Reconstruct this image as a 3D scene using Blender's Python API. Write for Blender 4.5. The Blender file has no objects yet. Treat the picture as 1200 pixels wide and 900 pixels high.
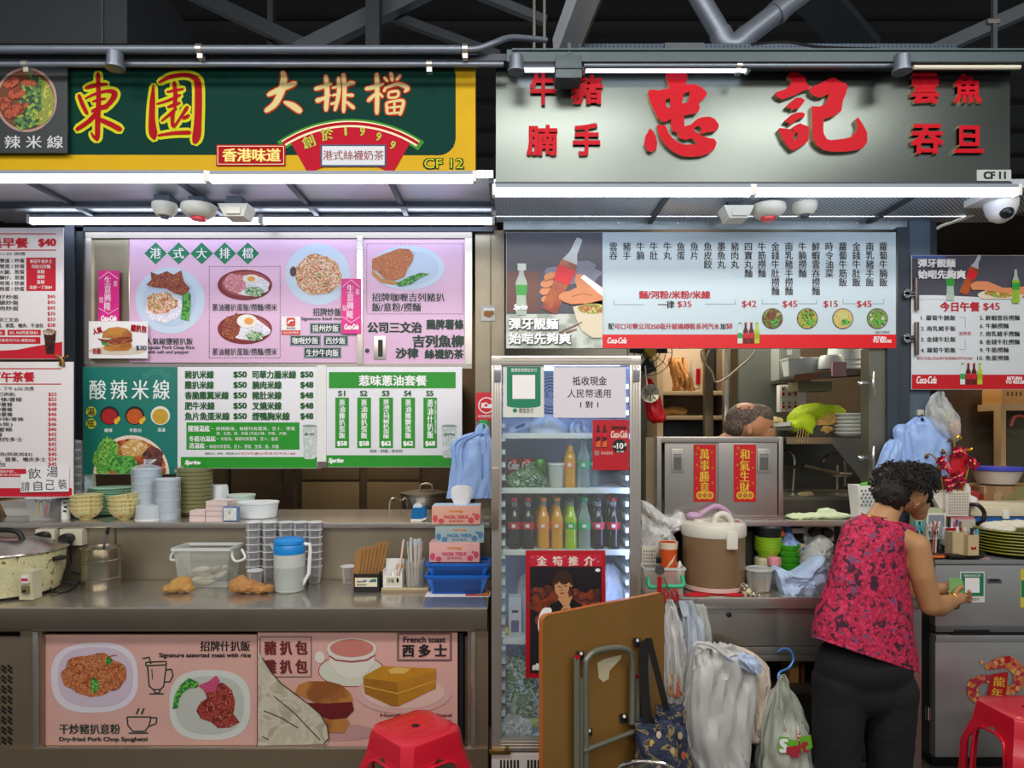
import bpy,bmesh,math,random
from mathutils import Vector,Matrix,noise
random.seed(7)
sc = bpy.context.scene
COL = sc.collection
PI = math.pi

# ------------------------------------------------------------------ camera, world, hall lights, exposure
F,HY,EYE = 800.0,505.0,1.6          # focal length in pixels (1200 wide), horizon row, eye height in metres
cd = bpy.data.cameras.new('camera'); cam = bpy.data.objects.new('camera',cd); COL.objects.link(cam)
cd.sensor_width = 36; cd.lens = 36*F/1200; cd.shift_y = (HY - 450)/1200; cd.clip_start = .05
cam.location = (0,0,EYE); cam.rotation_euler = (PI/2,0,0)
sc.camera = cam
W = bpy.data.worlds.new('hall_air'); sc.world = W; W.use_nodes = True
W.node_tree.nodes['Background'].inputs[0].default_value = (.93,.96,1,1)
W.node_tree.nodes['Background'].inputs[1].default_value = .30
sc.view_settings.view_transform = 'Standard'; sc.view_settings.look = 'None'
sc.view_settings.exposure = 0; sc.view_settings.gamma = 1; sc.view_settings.use_curve_mapping = False
sc.cycles.use_denoising = True
sc.cycles.max_bounces = 8; sc.cycles.transparent_max_bounces = 24; sc.cycles.sample_clamp_indirect = 6

def area_light(name,loc,rot,sx,sy,power,col=(1,1,1),spread=PI):
    l = bpy.data.lights.new(name,'AREA'); l.shape = 'RECTANGLE'; l.size = sx; l.size_y = sy
    l.energy = power; l.color = col; l.spread = spread
    o = bpy.data.objects.new(name,l); o.location = loc; o.rotation_euler = rot; COL.objects.link(o)
    return o
# the food hall's ceiling lamps over the aisle, and one lamp in each kitchen
HALL = 38
for hx in (-2.2,0.0,2.2):
    area_light('aisle_lamp',(hx,.7,4.0),(math.radians(38),0,0),1.6,.5,HALL,(1,.96,.90))
    area_light('aisle_lamp',(hx,-1.6,3.6),(math.radians(62),0,0),1.6,.5,HALL*.9,(1,.94,.86))
area_light('kitchen_lamp',(-1.2,4.9,2.66),(0,0,0),1.2,.3,30,(1,.86,.68))
area_light('kitchen_lamp',(1.2,4.6,2.66),(0,0,0),1.2,.3,26,(1,.90,.74))
area_light('kitchen_lamp',(2.75,4.4,2.66),(0,0,0),.6,.3,14,(1,.82,.60))

# ------------------------------------------------------------------ pixel rows and columns of a plane at distance d
def X(px,d): return (px - 600)/F*d
def Z(py,d): return EYE - (py - HY)/F*d
def P(px,py,d): return Vector((X(px,d),d,Z(py,d)))

# ------------------------------------------------------------------ materials
def lin(h):
    if not isinstance(h,str): return tuple(h) + (1,)
    h = h.lstrip('#')
    return tuple((lambda c: c/12.92 if c <= .04045 else ((c + .055)/1.055) ** 2.4)(int(h[i:i + 2],16)/255) for i in (0,2,4)) + (1,)
MATS = {}
def _new(name):
    m = bpy.data.materials.new(name); m.use_nodes = True
    return m,m.node_tree.nodes,m.node_tree.links,m.node_tree.nodes['Principled BSDF']
def mat(name,col='#888888',rough=.5,metal=0.,var=0.,scale=8.,stretch=(1,1,1),bump=0.,emit=0.,alpha=1.,trans=0.,coat=0.,bscale=None,thin=0.,spec=.5):
    """Plain surface with optional colour variation and bump from noise."""
    if name in MATS: return MATS[name]
    m,N,L,b = _new(name)
    c = lin(col)
    b.inputs['Base Color'].default_value = c; b.inputs['Roughness'].default_value = rough; b.inputs['Metallic'].default_value = metal
    b.inputs['Specular IOR Level'].default_value = spec
    if coat: b.inputs['Coat Weight'].default_value = coat; b.inputs['Coat Roughness'].default_value = .15
    if trans: b.inputs['Transmission Weight'].default_value = trans
    if alpha < 1: b.inputs['Alpha'].default_value = alpha
    if emit: b.inputs['Emission Color'].default_value = c; b.inputs['Emission Strength'].default_value = emit
    if thin: b.inputs['Subsurface Weight'].default_value = thin; b.inputs['Subsurface Radius'].default_value = (.02,.02,.02)
    if var or bump:
        tc = N.new('ShaderNodeTexCoord'); mp = N.new('ShaderNodeMapping'); mp.inputs['Scale'].default_value = stretch
        nz = N.new('ShaderNodeTexNoise'); nz.inputs['Scale'].default_value = scale; nz.inputs['Detail'].default_value = 6
        L.new(tc.outputs['Object'],mp.inputs[0]); L.new(mp.outputs[0],nz.inputs['Vector'])
        if var:
            mx = N.new('ShaderNodeMix'); mx.data_type = 'RGBA'
            mx.inputs['A'].default_value = tuple(max(0,k*(1 - var)) for k in c[:3]) + (1,)
            mx.inputs['B'].default_value = tuple(min(1,k*(1 + var)) for k in c[:3]) + (1,)
            L.new(nz.outputs[0],mx.inputs['Factor']); L.new(mx.outputs['Result'],b.inputs['Base Color'])
        if bump:
            bp = N.new('ShaderNodeBump'); bp.inputs['Strength'].default_value = bump; bp.inputs['Distance'].default_value = .01
            if bscale:
                n2 = N.new('ShaderNodeTexNoise'); n2.inputs['Scale'].default_value = bscale; n2.inputs['Detail'].default_value = 4
                L.new(mp.outputs[0],n2.inputs['Vector']); L.new(n2.outputs[0],bp.inputs['Height'])
            else: L.new(nz.outputs[0],bp.inputs['Height'])
            L.new(bp.outputs[0],b.inputs['Normal'])
    MATS[name] = m
    return m
def mottled(name,cols,scale=60,rough=.5,kind='voronoi',distort=0.,bump=0.):
    """Several colours in patches: food in a photo, printed cloth, rust, granite."""
    if name in MATS: return MATS[name]
    m,N,L,b = _new(name); b.inputs['Roughness'].default_value = rough
    tc = N.new('ShaderNodeTexCoord')
    if kind == 'voronoi':
        v = N.new('ShaderNodeTexVoronoi'); v.inputs['Scale'].default_value = scale
        sp = N.new('ShaderNodeSeparateColor'); L.new(v.outputs['Color'],sp.inputs[0]); out = sp.outputs[0]
    else:
        v = N.new('ShaderNodeTexNoise'); v.inputs['Scale'].default_value = scale; v.inputs['Detail'].default_value = 5
        v.inputs['Distortion'].default_value = distort; out = v.outputs[0]
    L.new(tc.outputs['Object'],v.inputs['Vector'])
    r = N.new('ShaderNodeValToRGB'); r.color_ramp.interpolation = 'CONSTANT' if kind != 'soft' else 'LINEAR'
    e = r.color_ramp.elements
    n = len(cols)
    lo,hi = (0,1) if kind == 'voronoi' else (.30,.70)
    e[0].position = 0; e[0].color = lin(cols[0]); e[1].position = lo + (hi - lo)/n*1.0; e[1].color = lin(cols[1 % n])
    for i in range(2,n):
        q = e.new(lo + (hi - lo)*i/n); q.color = lin(cols[i])
    L.new(out,r.inputs[0]); L.new(r.outputs[0],b.inputs['Base Color'])
    if bump:
        bp = N.new('ShaderNodeBump'); bp.inputs['Strength'].default_value = bump; bp.inputs['Distance'].default_value = .01
        L.new(v.outputs[0],bp.inputs['Height']); L.new(bp.outputs[0],b.inputs['Normal'])
    MATS[name] = m
    return m
def perforated(name,col,dark,pitch=.012):
    if name in MATS: return MATS[name]
    m,N,L,b = _new(name); b.inputs['Metallic'].default_value = .5; b.inputs['Roughness'].default_value = .4
    tc = N.new('ShaderNodeTexCoord'); v = N.new('ShaderNodeTexVoronoi'); v.inputs['Scale'].default_value = 1/pitch; v.inputs['Randomness'].default_value = 0
    mp = N.new('ShaderNodeMapping'); mp.inputs['Rotation'].default_value = (0,0,PI/4); L.new(tc.outputs['Object'],mp.inputs[0])
    L.new(mp.outputs[0],v.inputs['Vector'])
    r = N.new('ShaderNodeValToRGB'); r.color_ramp.elements[0].position = .3; r.color_ramp.elements[0].color = lin(dark)
    r.color_ramp.elements[1].position = .36; r.color_ramp.elements[1].color = lin(col)
    L.new(v.outputs['Distance'],r.inputs[0]); L.new(r.outputs[0],b.inputs['Base Color'])
    MATS[name] = m
    return m
def glassy(name,col=(1,1,1),rough=.05,opac=.12,ior_mix=.35):
    """Thin clear sheet: mostly see-through, with a glossy reflection that grows at grazing angles."""
    if name in MATS: return MATS[name]
    m,N,L,b = _new(name); N.remove(b)
    out = N['Material Output']
    t = N.new('ShaderNodeBsdfTransparent'); t.inputs[0].default_value = lin(col)
    g = N.new('ShaderNodeBsdfPrincipled'); g.inputs['Base Color'].default_value = lin(col); g.inputs['Roughness'].default_value = rough
    fr = N.new('ShaderNodeFresnel'); fr.inputs[0].default_value = 1.45
    ma = N.new('ShaderNodeMath'); ma.operation = 'MULTIPLY_ADD'; ma.inputs[1].default_value = ior_mix; ma.inputs[2].default_value = opac; ma.use_clamp = True
    mx = N.new('ShaderNodeMixShader')
    L.new(fr.outputs[0],ma.inputs[0]); L.new(ma.outputs[0],mx.inputs[0]); L.new(t.outputs[0],mx.inputs[1]); L.new(g.outputs[0],mx.inputs[2])
    L.new(mx.outputs[0],out.inputs[0])
    MATS[name] = m
    return m

steel = mat('brushed_steel','#c9c4bc',.24,.85,var=.12,scale=30,stretch=(1,1,14))
steel_h = mat('brushed_steel_across','#c4bdb3',.26,.85,var=.12,scale=26,stretch=(1,1,16))
steel_dark = mat('dull_steel','#6c655c',.42,.8,var=.18,scale=6)
steel_warm = mat('warm_steel','#857865',.40,.75,var=.15,scale=5)
alu = mat('aluminium','#cdc8c0',.32,.85,var=.08,scale=20)
chrome = mat('chrome','#d0d0d0',.15,1)
iron = mat('painted_iron','#39424c',.5,.2,var=.15,scale=6)
pipe_m = mat('galvanised_pipe','#767f8c',.42,.45,var=.15,scale=12)
beam_m = mat('grey_beam','#47565c',.5,.2,var=.15,scale=5)
blackp = mat('black_plastic','#141416',.45)
blackm = mat('black_metal','#1a1f26',.5,.3)
white = mat('white_plastic','#e8e8e6',.45)
cream = mat('cream_plastic','#dedbc8',.5)
paper = mat('paper','#f0eef0',.6)
K = mat('ink_black','#1b1a1c',.6)
R = mat('ink_red','#c8102a',.55)
WH = mat('ink_white','#f4f4f4',.55)
GR = mat('ink_green','#0e7a3c',.55)

# ------------------------------------------------------------------ object helpers
WL = {}
def tag(o,label,cat,group=None,kind=None):
    o['label'] = label
    if cat: o['category'] = cat
    if group: o['group'] = group
    if kind: o['kind'] = kind
    return o
def thing(name,label,cat,loc=(0,0,0),group=None):
    o = bpy.data.objects.new(name,None); o.empty_display_size = .05; COL.objects.link(o)
    o.location = loc; WL[o.name] = Vector(loc)
    return tag(o,label,cat,group)
def kids(o): return [c for c in bpy.data.objects if c.parent == o]
def dup(root,loc,label,rotz=0.,group=None):
    r = root.copy(); COL.objects.link(r); r.location = loc; r.rotation_euler = (0,0,rotz); r['label'] = label
    WL[r.name] = Vector(loc)
    if group: r['group'] = group
    for ch in kids(root):
        c = ch.copy(); COL.objects.link(c); c.parent = r
        for g in kids(ch):
            q = g.copy(); COL.objects.link(q); q.parent = c
    return r
GLY = {}
def glyphs(s,extrude=0.,shear=0.):
    key = (s,extrude,shear)
    if key not in GLY:
        c = bpy.data.curves.new('lettering','FONT'); c.body = s; c.size = 1; c.resolution_u = 3; c.extrude = extrude; c.shear = shear
        o = bpy.data.objects.new('lettering',c); COL.objects.link(o)
        bpy.context.view_layer.update()
        me = bpy.data.meshes.new_from_object(o.evaluated_get(bpy.context.evaluated_depsgraph_get()))
        GLY[key] = ([tuple(v.co) for v in me.vertices],[tuple(p.vertices) for p in me.polygons])
        bpy.data.objects.remove(o); bpy.data.curves.remove(c); bpy.data.meshes.remove(me)
    return GLY[key]
def spline(pts,n=8):
    """Catmull-Rom through points of any dimension."""
    if len(pts) < 3:
        a,b = pts[0],pts[-1]; return [tuple(p + (q - p)*i/n for p,q in zip(a,b)) for i in range(n + 1)]
    out = []
    for i in range(len(pts) - 1):
        p0,p1,p2,p3 = pts[max(i - 1,0)],pts[i],pts[i + 1],pts[min(i + 2,len(pts) - 1)]
        for k in range(n):
            t = k/n
            out.append(tuple(.5*((2*b) + (-a + c)*t + (2*a - 5*b + 4*c - d)*t*t + (-a + 3*b - 3*c + d)*t ** 3) for a,b,c,d in zip(p0,p1,p2,p3)))
    out.append(tuple(pts[-1]))
    return out

class B:
    """Collects shapes for ONE mesh object; d = distance of the plane on which flat prints lie."""
    def __init__(s,d=0.): s.v = []; s.f = []; s.m = []; s.ms = []; s.d = d
    def mi(s,m):
        if m not in s.ms: s.ms.append(m)
        return s.ms.index(m)
    def add(s,vs,fs,m):
        o = len(s.v); s.v += [tuple(v) for v in vs]; i = s.mi(m)
        for f in fs: s.f.append(tuple(o + k for k in f)); s.m.append(i)
        return s
    def box(s,x0,x1,y0,y1,z0,z1,m,bev=0.):
        if x1 < x0: x0,x1 = x1,x0
        if y1 < y0: y0,y1 = y1,y0
        if z1 < z0: z0,z1 = z1,z0
        s.bc = getattr(s,'bc',0) + 1; e = 5e-5*(s.bc % 11)   # no two faces of one mesh in the very same plane
        x0 -= e; x1 += e; y0 -= e; y1 += e; z1 += e
        bev = min(bev,(x1 - x0)*.45,(y1 - y0)*.45,(z1 - z0)*.45)
        if bev <= 0:
            vs = [(x,y,z) for x in (x0,x1) for y in (y0,y1) for z in (z0,z1)]
            return s.add(vs,[(0,1,3,2),(4,6,7,5),(0,4,5,1),(2,3,7,6),(0,2,6,4),(1,5,7,3)],m)
        bm = bmesh.new(); bmesh.ops.create_cube(bm,size=1)
        for v in bm.verts: v.co = Vector(((x0 + x1)/2 + v.co.x*(x1 - x0),(y0 + y1)/2 + v.co.y*(y1 - y0),(z0 + z1)/2 + v.co.z*(z1 - z0)))
        bmesh.ops.bevel(bm,geom=bm.edges[:],offset=bev,segments=2,profile=.7,affect='EDGES')
        return s.bm(bm,m)
    def bm(s,bm,m):
        bm.verts.index_update()
        s.add([v.co for v in bm.verts],[[v.index for v in f.verts] for f in bm.faces],m); bm.free(); return s
    def pbox(s,px0,py0,px1,py1,d0,d1,m,bev=0.):
        return s.box(X(px0,d0),X(px1,d0),d0,d1,Z(py1,d0),Z(py0,d0),m,bev)
    def prism(s,pts,y0,y1,m):
        """polygon of (x, z) points extruded from y0 to y1"""
        n = len(pts)
        a = sum(pts[i][0]*pts[(i + 1) % n][1] - pts[(i + 1) % n][0]*pts[i][1] for i in range(n))
        if a < 0: pts = pts[::-1]
        vs = [(x,y0,z) for x,z in pts] + [(x,y1,z) for x,z in pts]
        return s.add(vs,[tuple(range(n)),tuple(range(2*n - 1,n - 1,-1))] + [(i + n,(i + 1) % n + n,(i + 1) % n,i)[::1] for i in range(n)],m)
    def prism_x(s,pts,x0,x1,m):
        """polygon of (y, z) points extruded from x0 to x1"""
        n = len(pts)
        vs = [(x0,y,z) for y,z in pts] + [(x1,y,z) for y,z in pts]
        return s.add(vs,[tuple(range(n)),tuple(range(2*n - 1,n - 1,-1))] + [(i,(i + 1) % n,(i + 1) % n + n,i + n) for i in range(n)],m)
    def prism_z(s,pts,z0,z1,m):
        n = len(pts)
        vs = [(x,y,z0) for x,y in pts] + [(x,y,z1) for x,y in pts]
        return s.add(vs,[tuple(range(n))[::-1],tuple(range(n,2*n))] + [(i,(i + 1) % n,(i + 1) % n + n,i + n) for i in range(n)],m)
    def hexa(s,bot,top,m):
        """frustum between two quads"""
        return s.add(list(bot) + list(top),[(3,2,1,0),(4,5,6,7),(0,1,5,4),(1,2,6,5),(2,3,7,6),(3,0,4,7)],m)
    def loft(s,rings,m,cap0=True,cap1=True):
        n = len(rings[0]); vs = [p for r in rings for p in r]; fs = []
        for k in range(len(rings) - 1):
            for i in range(n): fs.append((k*n + i,k*n + (i + 1) % n,(k + 1)*n + (i + 1) % n,(k + 1)*n + i))
        if cap0: fs.append(tuple(range(n))[::-1])
        if cap1: fs.append(tuple(range((len(rings) - 1)*n,len(rings)*n)))
        return s.add(vs,fs,m)
    def tube(s,pts,r,m,seg=10,cap=True):
        pts = [Vector(p) for p in pts]; n = len(pts); rs = r if isinstance(r,(list,tuple)) else [r]*n
        rings = []; up = None
        for i,p in enumerate(pts):
            t = (pts[min(i + 1,n - 1)] - pts[max(i - 1,0)])
            t = t.normalized() if t.length > 1e-9 else Vector((0,0,1))
            if up is None:
                up = Vector((0,0,1)) if abs(t.z) < .9 else Vector((0,1,0))
            a = t.cross(up)
            if a.length < 1e-6: a = t.cross(Vector((1,0,0)))
            a.normalize(); b = a.cross(t).normalized(); up = b
            rings.append([p + rs[i]*(math.cos(k*2*PI/seg)*a + math.sin(k*2*PI/seg)*b) for k in range(seg)])
        return s.loft(rings,m,cap,cap)
    def curve(s,pts,r,m,n=8,seg=8): return s.tube(spline([tuple(p) for p in pts],n),r,m,seg)
    def bar(s,p,q,w,h,m):
        """straight bar of rectangular section"""
        p,q = Vector(p),Vector(q); t = (q - p).normalized()
        a = t.cross(Vector((0,0,1)))
        if a.length < 1e-4: a = Vector((1,0,0))
        a.normalize(); b = a.cross(t).normalized()
        R_ = lambda c: [c - a*w/2 - b*h/2,c + a*w/2 - b*h/2,c + a*w/2 + b*h/2,c - a*w/2 + b*h/2]
        return s.loft([R_(p),R_(q)],m)
    def lathe(s,prof,c,m,seg=28,sx=1.,sy=1.,axis='z'):
        rings = []
        for r,z in prof:
            r = max(r,1e-5); ring = []
            for k in range(seg):
                a = 2*PI*k/seg; u,v = r*math.cos(a),r*math.sin(a)
                ring.append((c[0] + u*sx,c[1] + v*sy,c[2] + z) if axis == 'z' else ((c[0] + u*sx,c[1] - z,c[2] + v*sy) if axis == 'y' else (c[0] + z,c[1] + u*sx,c[2] + v*sy)))
            rings.append(ring)
        return s.loft(rings,m,True,True)
    def ball(s,c,r,m,seg=14,squash=None):
        rx,ry,rz = r if isinstance(r,(tuple,list)) else (r,r,r)
        return s.lathe([(math.cos(t),math.sin(t)) for t in [(-.5 + i/(seg // 2))*PI for i in range(seg // 2 + 1)]] and
                       [(rx*math.cos(t),rz*math.sin(t)) for t in [(-.5 + i/(seg // 2))*PI for i in range(seg // 2 + 1)]],c,m,seg,1,ry/rx)
    # ---- flat prints on the plane at distance d, layer L in front of it
    def y(s,L): return s.d - .0011*L - 5e-6*(len(s.f) % 200)
    def pg(s,pts,m,L=1):
        n = len(pts); a = sum(pts[i][0]*pts[(i + 1) % n][1] - pts[(i + 1) % n][0]*pts[i][1] for i in range(n))
        if a > 0: pts = pts[::-1]
        yy = s.y(L); return s.add([(X(a_,s.d),yy,Z(b_,s.d)) for a_,b_ in pts],[tuple(range(n))],m)
    def r(s,x0,y0,x1,y1,m,L=1): return s.pg([(x0,y0),(x1,y0),(x1,y1),(x0,y1)],m,L)
    def el(s,cx,cy,rx,ry,m,L=1,n=32,p=2.,wob=0.,rot=0.):
        pts = []
        for k in range(n):
            a = 2*PI*k/n; c,q = math.cos(a),math.sin(a)
            w = 1 + (wob*noise.noise((cx + 2.3*c,cy + 2.3*q,1.7)) if wob else 0)
            u,v = rx*w*math.copysign(abs(c) ** (2/p),c),ry*w*math.copysign(abs(q) ** (2/p),q)
            pts.append((cx + u*math.cos(rot) - v*math.sin(rot),cy + u*math.sin(rot) + v*math.cos(rot)))
        return s.pg(pts,m,L)
    def line(s,pts,w,m,L=1):
        for (a,b),(c,d) in zip(pts,pts[1:]):
            t = math.hypot(c - a,d - b) or 1; nx,ny = -(d - b)/t*w/2,(c - a)/t*w/2
            s.pg([(a + nx,b + ny),(c + nx,d + ny),(c - nx,d - ny),(a - nx,b - ny)],m,L)
        return s
    def frame(s,x0,y0,x1,y1,w,m,L=1): return s.line([(x0,y0),(x1,y0)],w,m,L).line([(x1,y0),(x1,y1)],w,m,L).line([(x1,y1),(x0,y1)],w,m,L).line([(x0,y1),(x0,y0)],w,m,L)
    def brush(s,pts,m,L=1,o=(0,0),k=1.,grow=0.):
        """ink stroke through (x, y, width) points given in a magnified crop with origin o and scale k"""
        q = [(o[0] + a/k,o[1] + b/k,w/k + grow) for a,b,w in spline(pts,6)]; n = len(q); vs = []
        s.q = (getattr(s,'q',0) + 1) % 22; y0 = s.d - .0011*L - 4e-5*s.q
        for i,(a,b,w) in enumerate(q):
            c,e = q[max(i - 1,0)],q[min(i + 1,n - 1)]; t = math.hypot(e[0] - c[0],e[1] - c[1]) or 1
            tx,ty = (e[0] - c[0])/t,(e[1] - c[1])/t; sh = (-.28 if i == 0 else .28 if i == n - 1 else 0)*w
            for sg in (1,-1): vs.append((X(a + tx*sh - ty*w/2*sg*(.55 if sh else 1),s.d),y0 - 4e-7*i,Z(b + ty*sh + tx*w/2*sg*(.55 if sh else 1),s.d)))
        return s.add(vs,[(2*i,2*i + 2,2*i + 3,2*i + 1) for i in range(n - 1)],m)
    def t(s,txt,x0,y0,x1,y1,m,L=2,bold=.02,shear=0.,rot=0.):
        """writing that fills the pixel box; bold thickens the strokes sideways"""
        vs,fs = glyphs(txt,0.,shear)
        if not vs: return s
        a0,a1 = min(v[0] for v in vs),max(v[0] for v in vs); b0,b1 = min(v[1] for v in vs),max(v[1] for v in vs)
        kx,ky = (x1 - x0)/max(a1 - a0,1e-6),(y1 - y0)/max(b1 - b0,1e-6)
        cx,cy = (x0 + x1)/2,(y0 + y1)/2; cr,sr = math.cos(rot),math.sin(rot)
        for dx,dy in ([(0,0)] if not bold else [(-bold,0),(bold,0)] if bold < .035 else [(-bold,-bold*.6),(bold,-bold*.6),(-bold,bold*.6),(bold,bold*.6),(0,0)]):
            out = []; s.q = (getattr(s,'q',0) + 1) % 20; yy = s.d - .0011*L - 5e-5*s.q
            for v in vs:
                u = (v[0] - (a0 + a1)/2)*kx + dx*ky; w = -(v[1] - (b0 + b1)/2)*ky + dy*ky
                out.append((X(cx + u*cr - w*sr,s.d),yy,Z(cy + u*sr + w*cr,s.d)))
            s.add(out,fs,m)
        return s
    def cell(s,ch,cx,cy,h,m,L=2,bold=.02,w=None):
        """one character in its em cell of height h"""
        vs,fs = glyphs(ch); w = w or h
        a0,a1 = (min(v[0] for v in vs) + max(v[0] for v in vs))/2,0
        for dx in ((-bold,bold) if bold else (0,)):
            s.q = (getattr(s,'q',0) + 1) % 20; yy = s.d - .0011*L - 5e-5*s.q
            s.add([(X(cx + (v[0] - a0 + dx)*w,s.d),yy,Z(cy - (v[1] - .37)*h,s.d)) for v in vs],fs,m)
        return s
    def tv(s,txt,cx,y0,y1,w,m,L=2,bold=.02):
        h = (y1 - y0)/len(txt)
        for i,ch in enumerate(txt): s.cell(ch,cx,y0 + h*(i + .5),h*1.04,m,L,bold,w)
        return s
    def build(s,name,parent=None,label=None,smooth=38.,origin=None):
        me = bpy.data.meshes.new(name)
        if parent is not None: o0 = WL[parent.name]
        elif origin is not None: o0 = Vector(origin)
        else:
            xs,ys,zs = zip(*s.v); o0 = Vector(((min(xs) + max(xs))/2,(min(ys) + max(ys))/2,min(zs)))
        me.from_pydata([(a - o0.x,b - o0.y,c - o0.z) for a,b,c in s.v],[],s.f)
        for m in s.ms: me.materials.append(m)
        me.polygons.foreach_set('material_index',s.m)
        me.update()
        if smooth:
            me.polygons.foreach_set('use_smooth',[True]*len(me.polygons)); me.set_sharp_from_angle(angle=math.radians(smooth))
        o = bpy.data.objects.new(name,me); COL.objects.link(o); WL[o.name] = o0
        if parent is not None: o.parent = parent
        else: o.location = o0
        if label: o['label'] = label
        return o
    def fix(s):
        """outward normals"""
        bm = bmesh.new(); vv = [bm.verts.new(v) for v in s.v]
        for f,i in zip(s.f,s.m):
            try: q = bm.faces.new([vv[k] for k in f]); q.material_index = i
            except ValueError: pass
        bmesh.ops.recalc_face_normals(bm,faces=bm.faces[:]); bm.verts.index_update()
        s.v = [tuple(v.co) for v in bm.verts]; s.f = [tuple(v.index for v in f.verts) for f in bm.faces]; s.m = [f.material_index for f in bm.faces]; bm.free(); return s

def organic(shapes,m,voxel=.01,smooth_it=6,rough=0.,rscale=12.,sub=None):
    """One continuous surface grown over tapered limbs [(p, r, q, r2)] and balls [(c, (rx, ry, rz))]; returns a B."""
    b = B()
    for sh in shapes:
        if len(sh) == 2:
            c,r = sh; b.ball(c,r,m,18)
        else:
            p,r,q,r2 = Vector(sh[0]),sh[1],Vector(sh[2]),sh[3]
            n = max(2,int((q - p).length/(min(r,r2)*.35)))
            for i in range(n + 1): b.ball(p.lerp(q,i/n),r + (r2 - r)*i/n,m,14)
    b.fix()
    me = bpy.data.meshes.new('body'); me.from_pydata(b.v,[],b.f)
    o = bpy.data.objects.new('body',me); COL.objects.link(o)
    md = o.modifiers.new('r','REMESH'); md.mode = 'VOXEL'; md.voxel_size = voxel
    if smooth_it: sm = o.modifiers.new('s','SMOOTH'); sm.iterations = smooth_it; sm.factor = .5
    bpy.context.view_layer.update()
    e = o.evaluated_get(bpy.context.evaluated_depsgraph_get()); m2 = bpy.data.meshes.new_from_object(e)
    out = B()
    vs = [v.co.copy() for v in m2.vertices]
    if rough:
        m2.update()
        vs = [v.co + v.normal*rough*(noise.noise(v.co*rscale) + .5*noise.noise(v.co*rscale*2.3)) for v in m2.vertices]
    out.add(vs,[tuple(p.vertices) for p in m2.polygons],m)
    bpy.data.objects.remove(o); bpy.data.meshes.remove(me); bpy.data.meshes.remove(m2)
    return out

# ================================================================== THE HALL AND THE TWO STALLS (structure)
def struct(name,b,label):
    o = b.build(name); return tag(o,label,None,kind='structure')
tile = mottled('floor_tile',['#4a4742','#57534c','#504c46'],4,.5)
dark_ceiling = mat('ceiling_black','#0f1114',.9,0,var=.3,scale=3)
panel_brown = mat('kitchen_steel_panel','#6a5b48',.45,.6,var=.25,scale=3)
panel_grey = mat('kitchen_steel_grey','#787a74',.45,.6,var=.18,scale=3)
perf = perforated('perforated_sheet','#d5dde6','#3a444f',.016)
perf_d = perforated('perforated_fascia','#4c5a6c','#2b3440',.014)
struct('floor',B().box(-6,6,-3.5,6.2,-.1,0,tile),'dark tiled floor of the food hall')
c = B().box(-7,7,-3.5,8.5,4.6,4.7,dark_ceiling)
for i in range(9): c.box(-7,7,3.2 + i*.6,3.28 + i*.6,4.56,4.6,dark_ceiling)
struct('ceiling',c,'black corrugated roof far above the stall signs')
struct('wall_back',B().box(-6,X(575,5.6),5.6,5.7,0,2.8,panel_brown).box(X(575,5.6),2.0,5.6,5.7,0,2.8,panel_grey).box(2.0,6,5.6,5.7,0,2.8,panel_brown),'steel clad back wall of the kitchens')
struct('wall_left',B().box(-3.6,-3.5,3.75,5.6,0,2.8,panel_brown),'steel side wall at the end of the noodle stall')
struct('wall_right',B().box(4.1,4.2,3.4,5.6,0,2.8,panel_brown),'steel side wall past the small fridge')
struct('wall_middle',B().box(-.155,-.085,3.80,5.6,0,2.8,panel_brown),'partition wall between the two kitchens')
xr = X(1045,3.62)
struct('ceiling_2',B().box(-6,6,3.74,5.7,2.78,2.82,dark_ceiling),'dark ceiling over the stall kitchens')
# canopies: perforated soffits with ribs, hung behind the signs
b = B().box(X(-120,3.1),X(578,3.1),3.09,3.76,2.745,2.78,perf)
for px in (82,244,360,470,578): b.box(X(px,3.4) - .012,X(px,3.4) + .012,3.10,3.75,2.725,2.745,iron)
b.box(X(-120,3.4),X(578,3.4),3.41,3.44,2.72,2.745,iron)
struct('trim_1',b,'perforated soffit under the green sign')
b = B().box(X(579,3.1),X(1260,3.1),3.09,3.60,2.70,2.74,perf)
for px in (770,1040): b.box(X(px,3.4) - .012,X(px,3.4) + .012,3.10,3.6,2.685,2.70,iron)
struct('trim_2',b,'perforated soffit under the steel sign')
b = B().pbox(590,254,1065,269,3.58,3.66,mat('pale_steel','#a9b4b6',.35,.7,var=.15,scale=9))
for i in range(13): b.lathe([(.006,0),(.006,.004),(.001,.006)],(X(620 + i*35,3.58),3.58,Z(261,3.58)),alu,8,axis='y')
struct('trim_3',b,'pale steel beam over the white menu board')
struct('trim_4',B().pbox(-60,266,578,271,3.70,3.76,iron),'thin dark beam over the pink menu panels')
# posts
struct('column_1',B().pbox(86,262,97.5,900,3.70,3.76,blackm).pbox(76,262,87,900,3.69,3.75,iron),'black post between the red menus and the pink panel')
b = B().pbox(557,270,591,900,3.74,3.80,mat('stained_steel','#8b8371',.38,.75,var=.3,scale=7))
b.pbox(574,271,576,900,3.736,3.74,steel_dark)
struct('column_2',b,'stained steel post between the two stalls')
b = B().pbox(1052,266,1066,900,3.53,3.62,iron).pbox(1066,252,1090,900,3.56,3.66,mat('post_grey','#5e6f80',.45,.3,var=.1,scale=4)).pbox(1090,258,1098,900,3.58,3.66,iron)
b.pbox(1018,408,1040,610,3.52,3.60,mat('post_steel','#7c7c70',.4,.7,var=.2,scale=5)).pbox(1040,408,1052,610,3.50,3.60,iron)
struct('column_3',b,'grey steel posts beside the white menu board')

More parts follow.
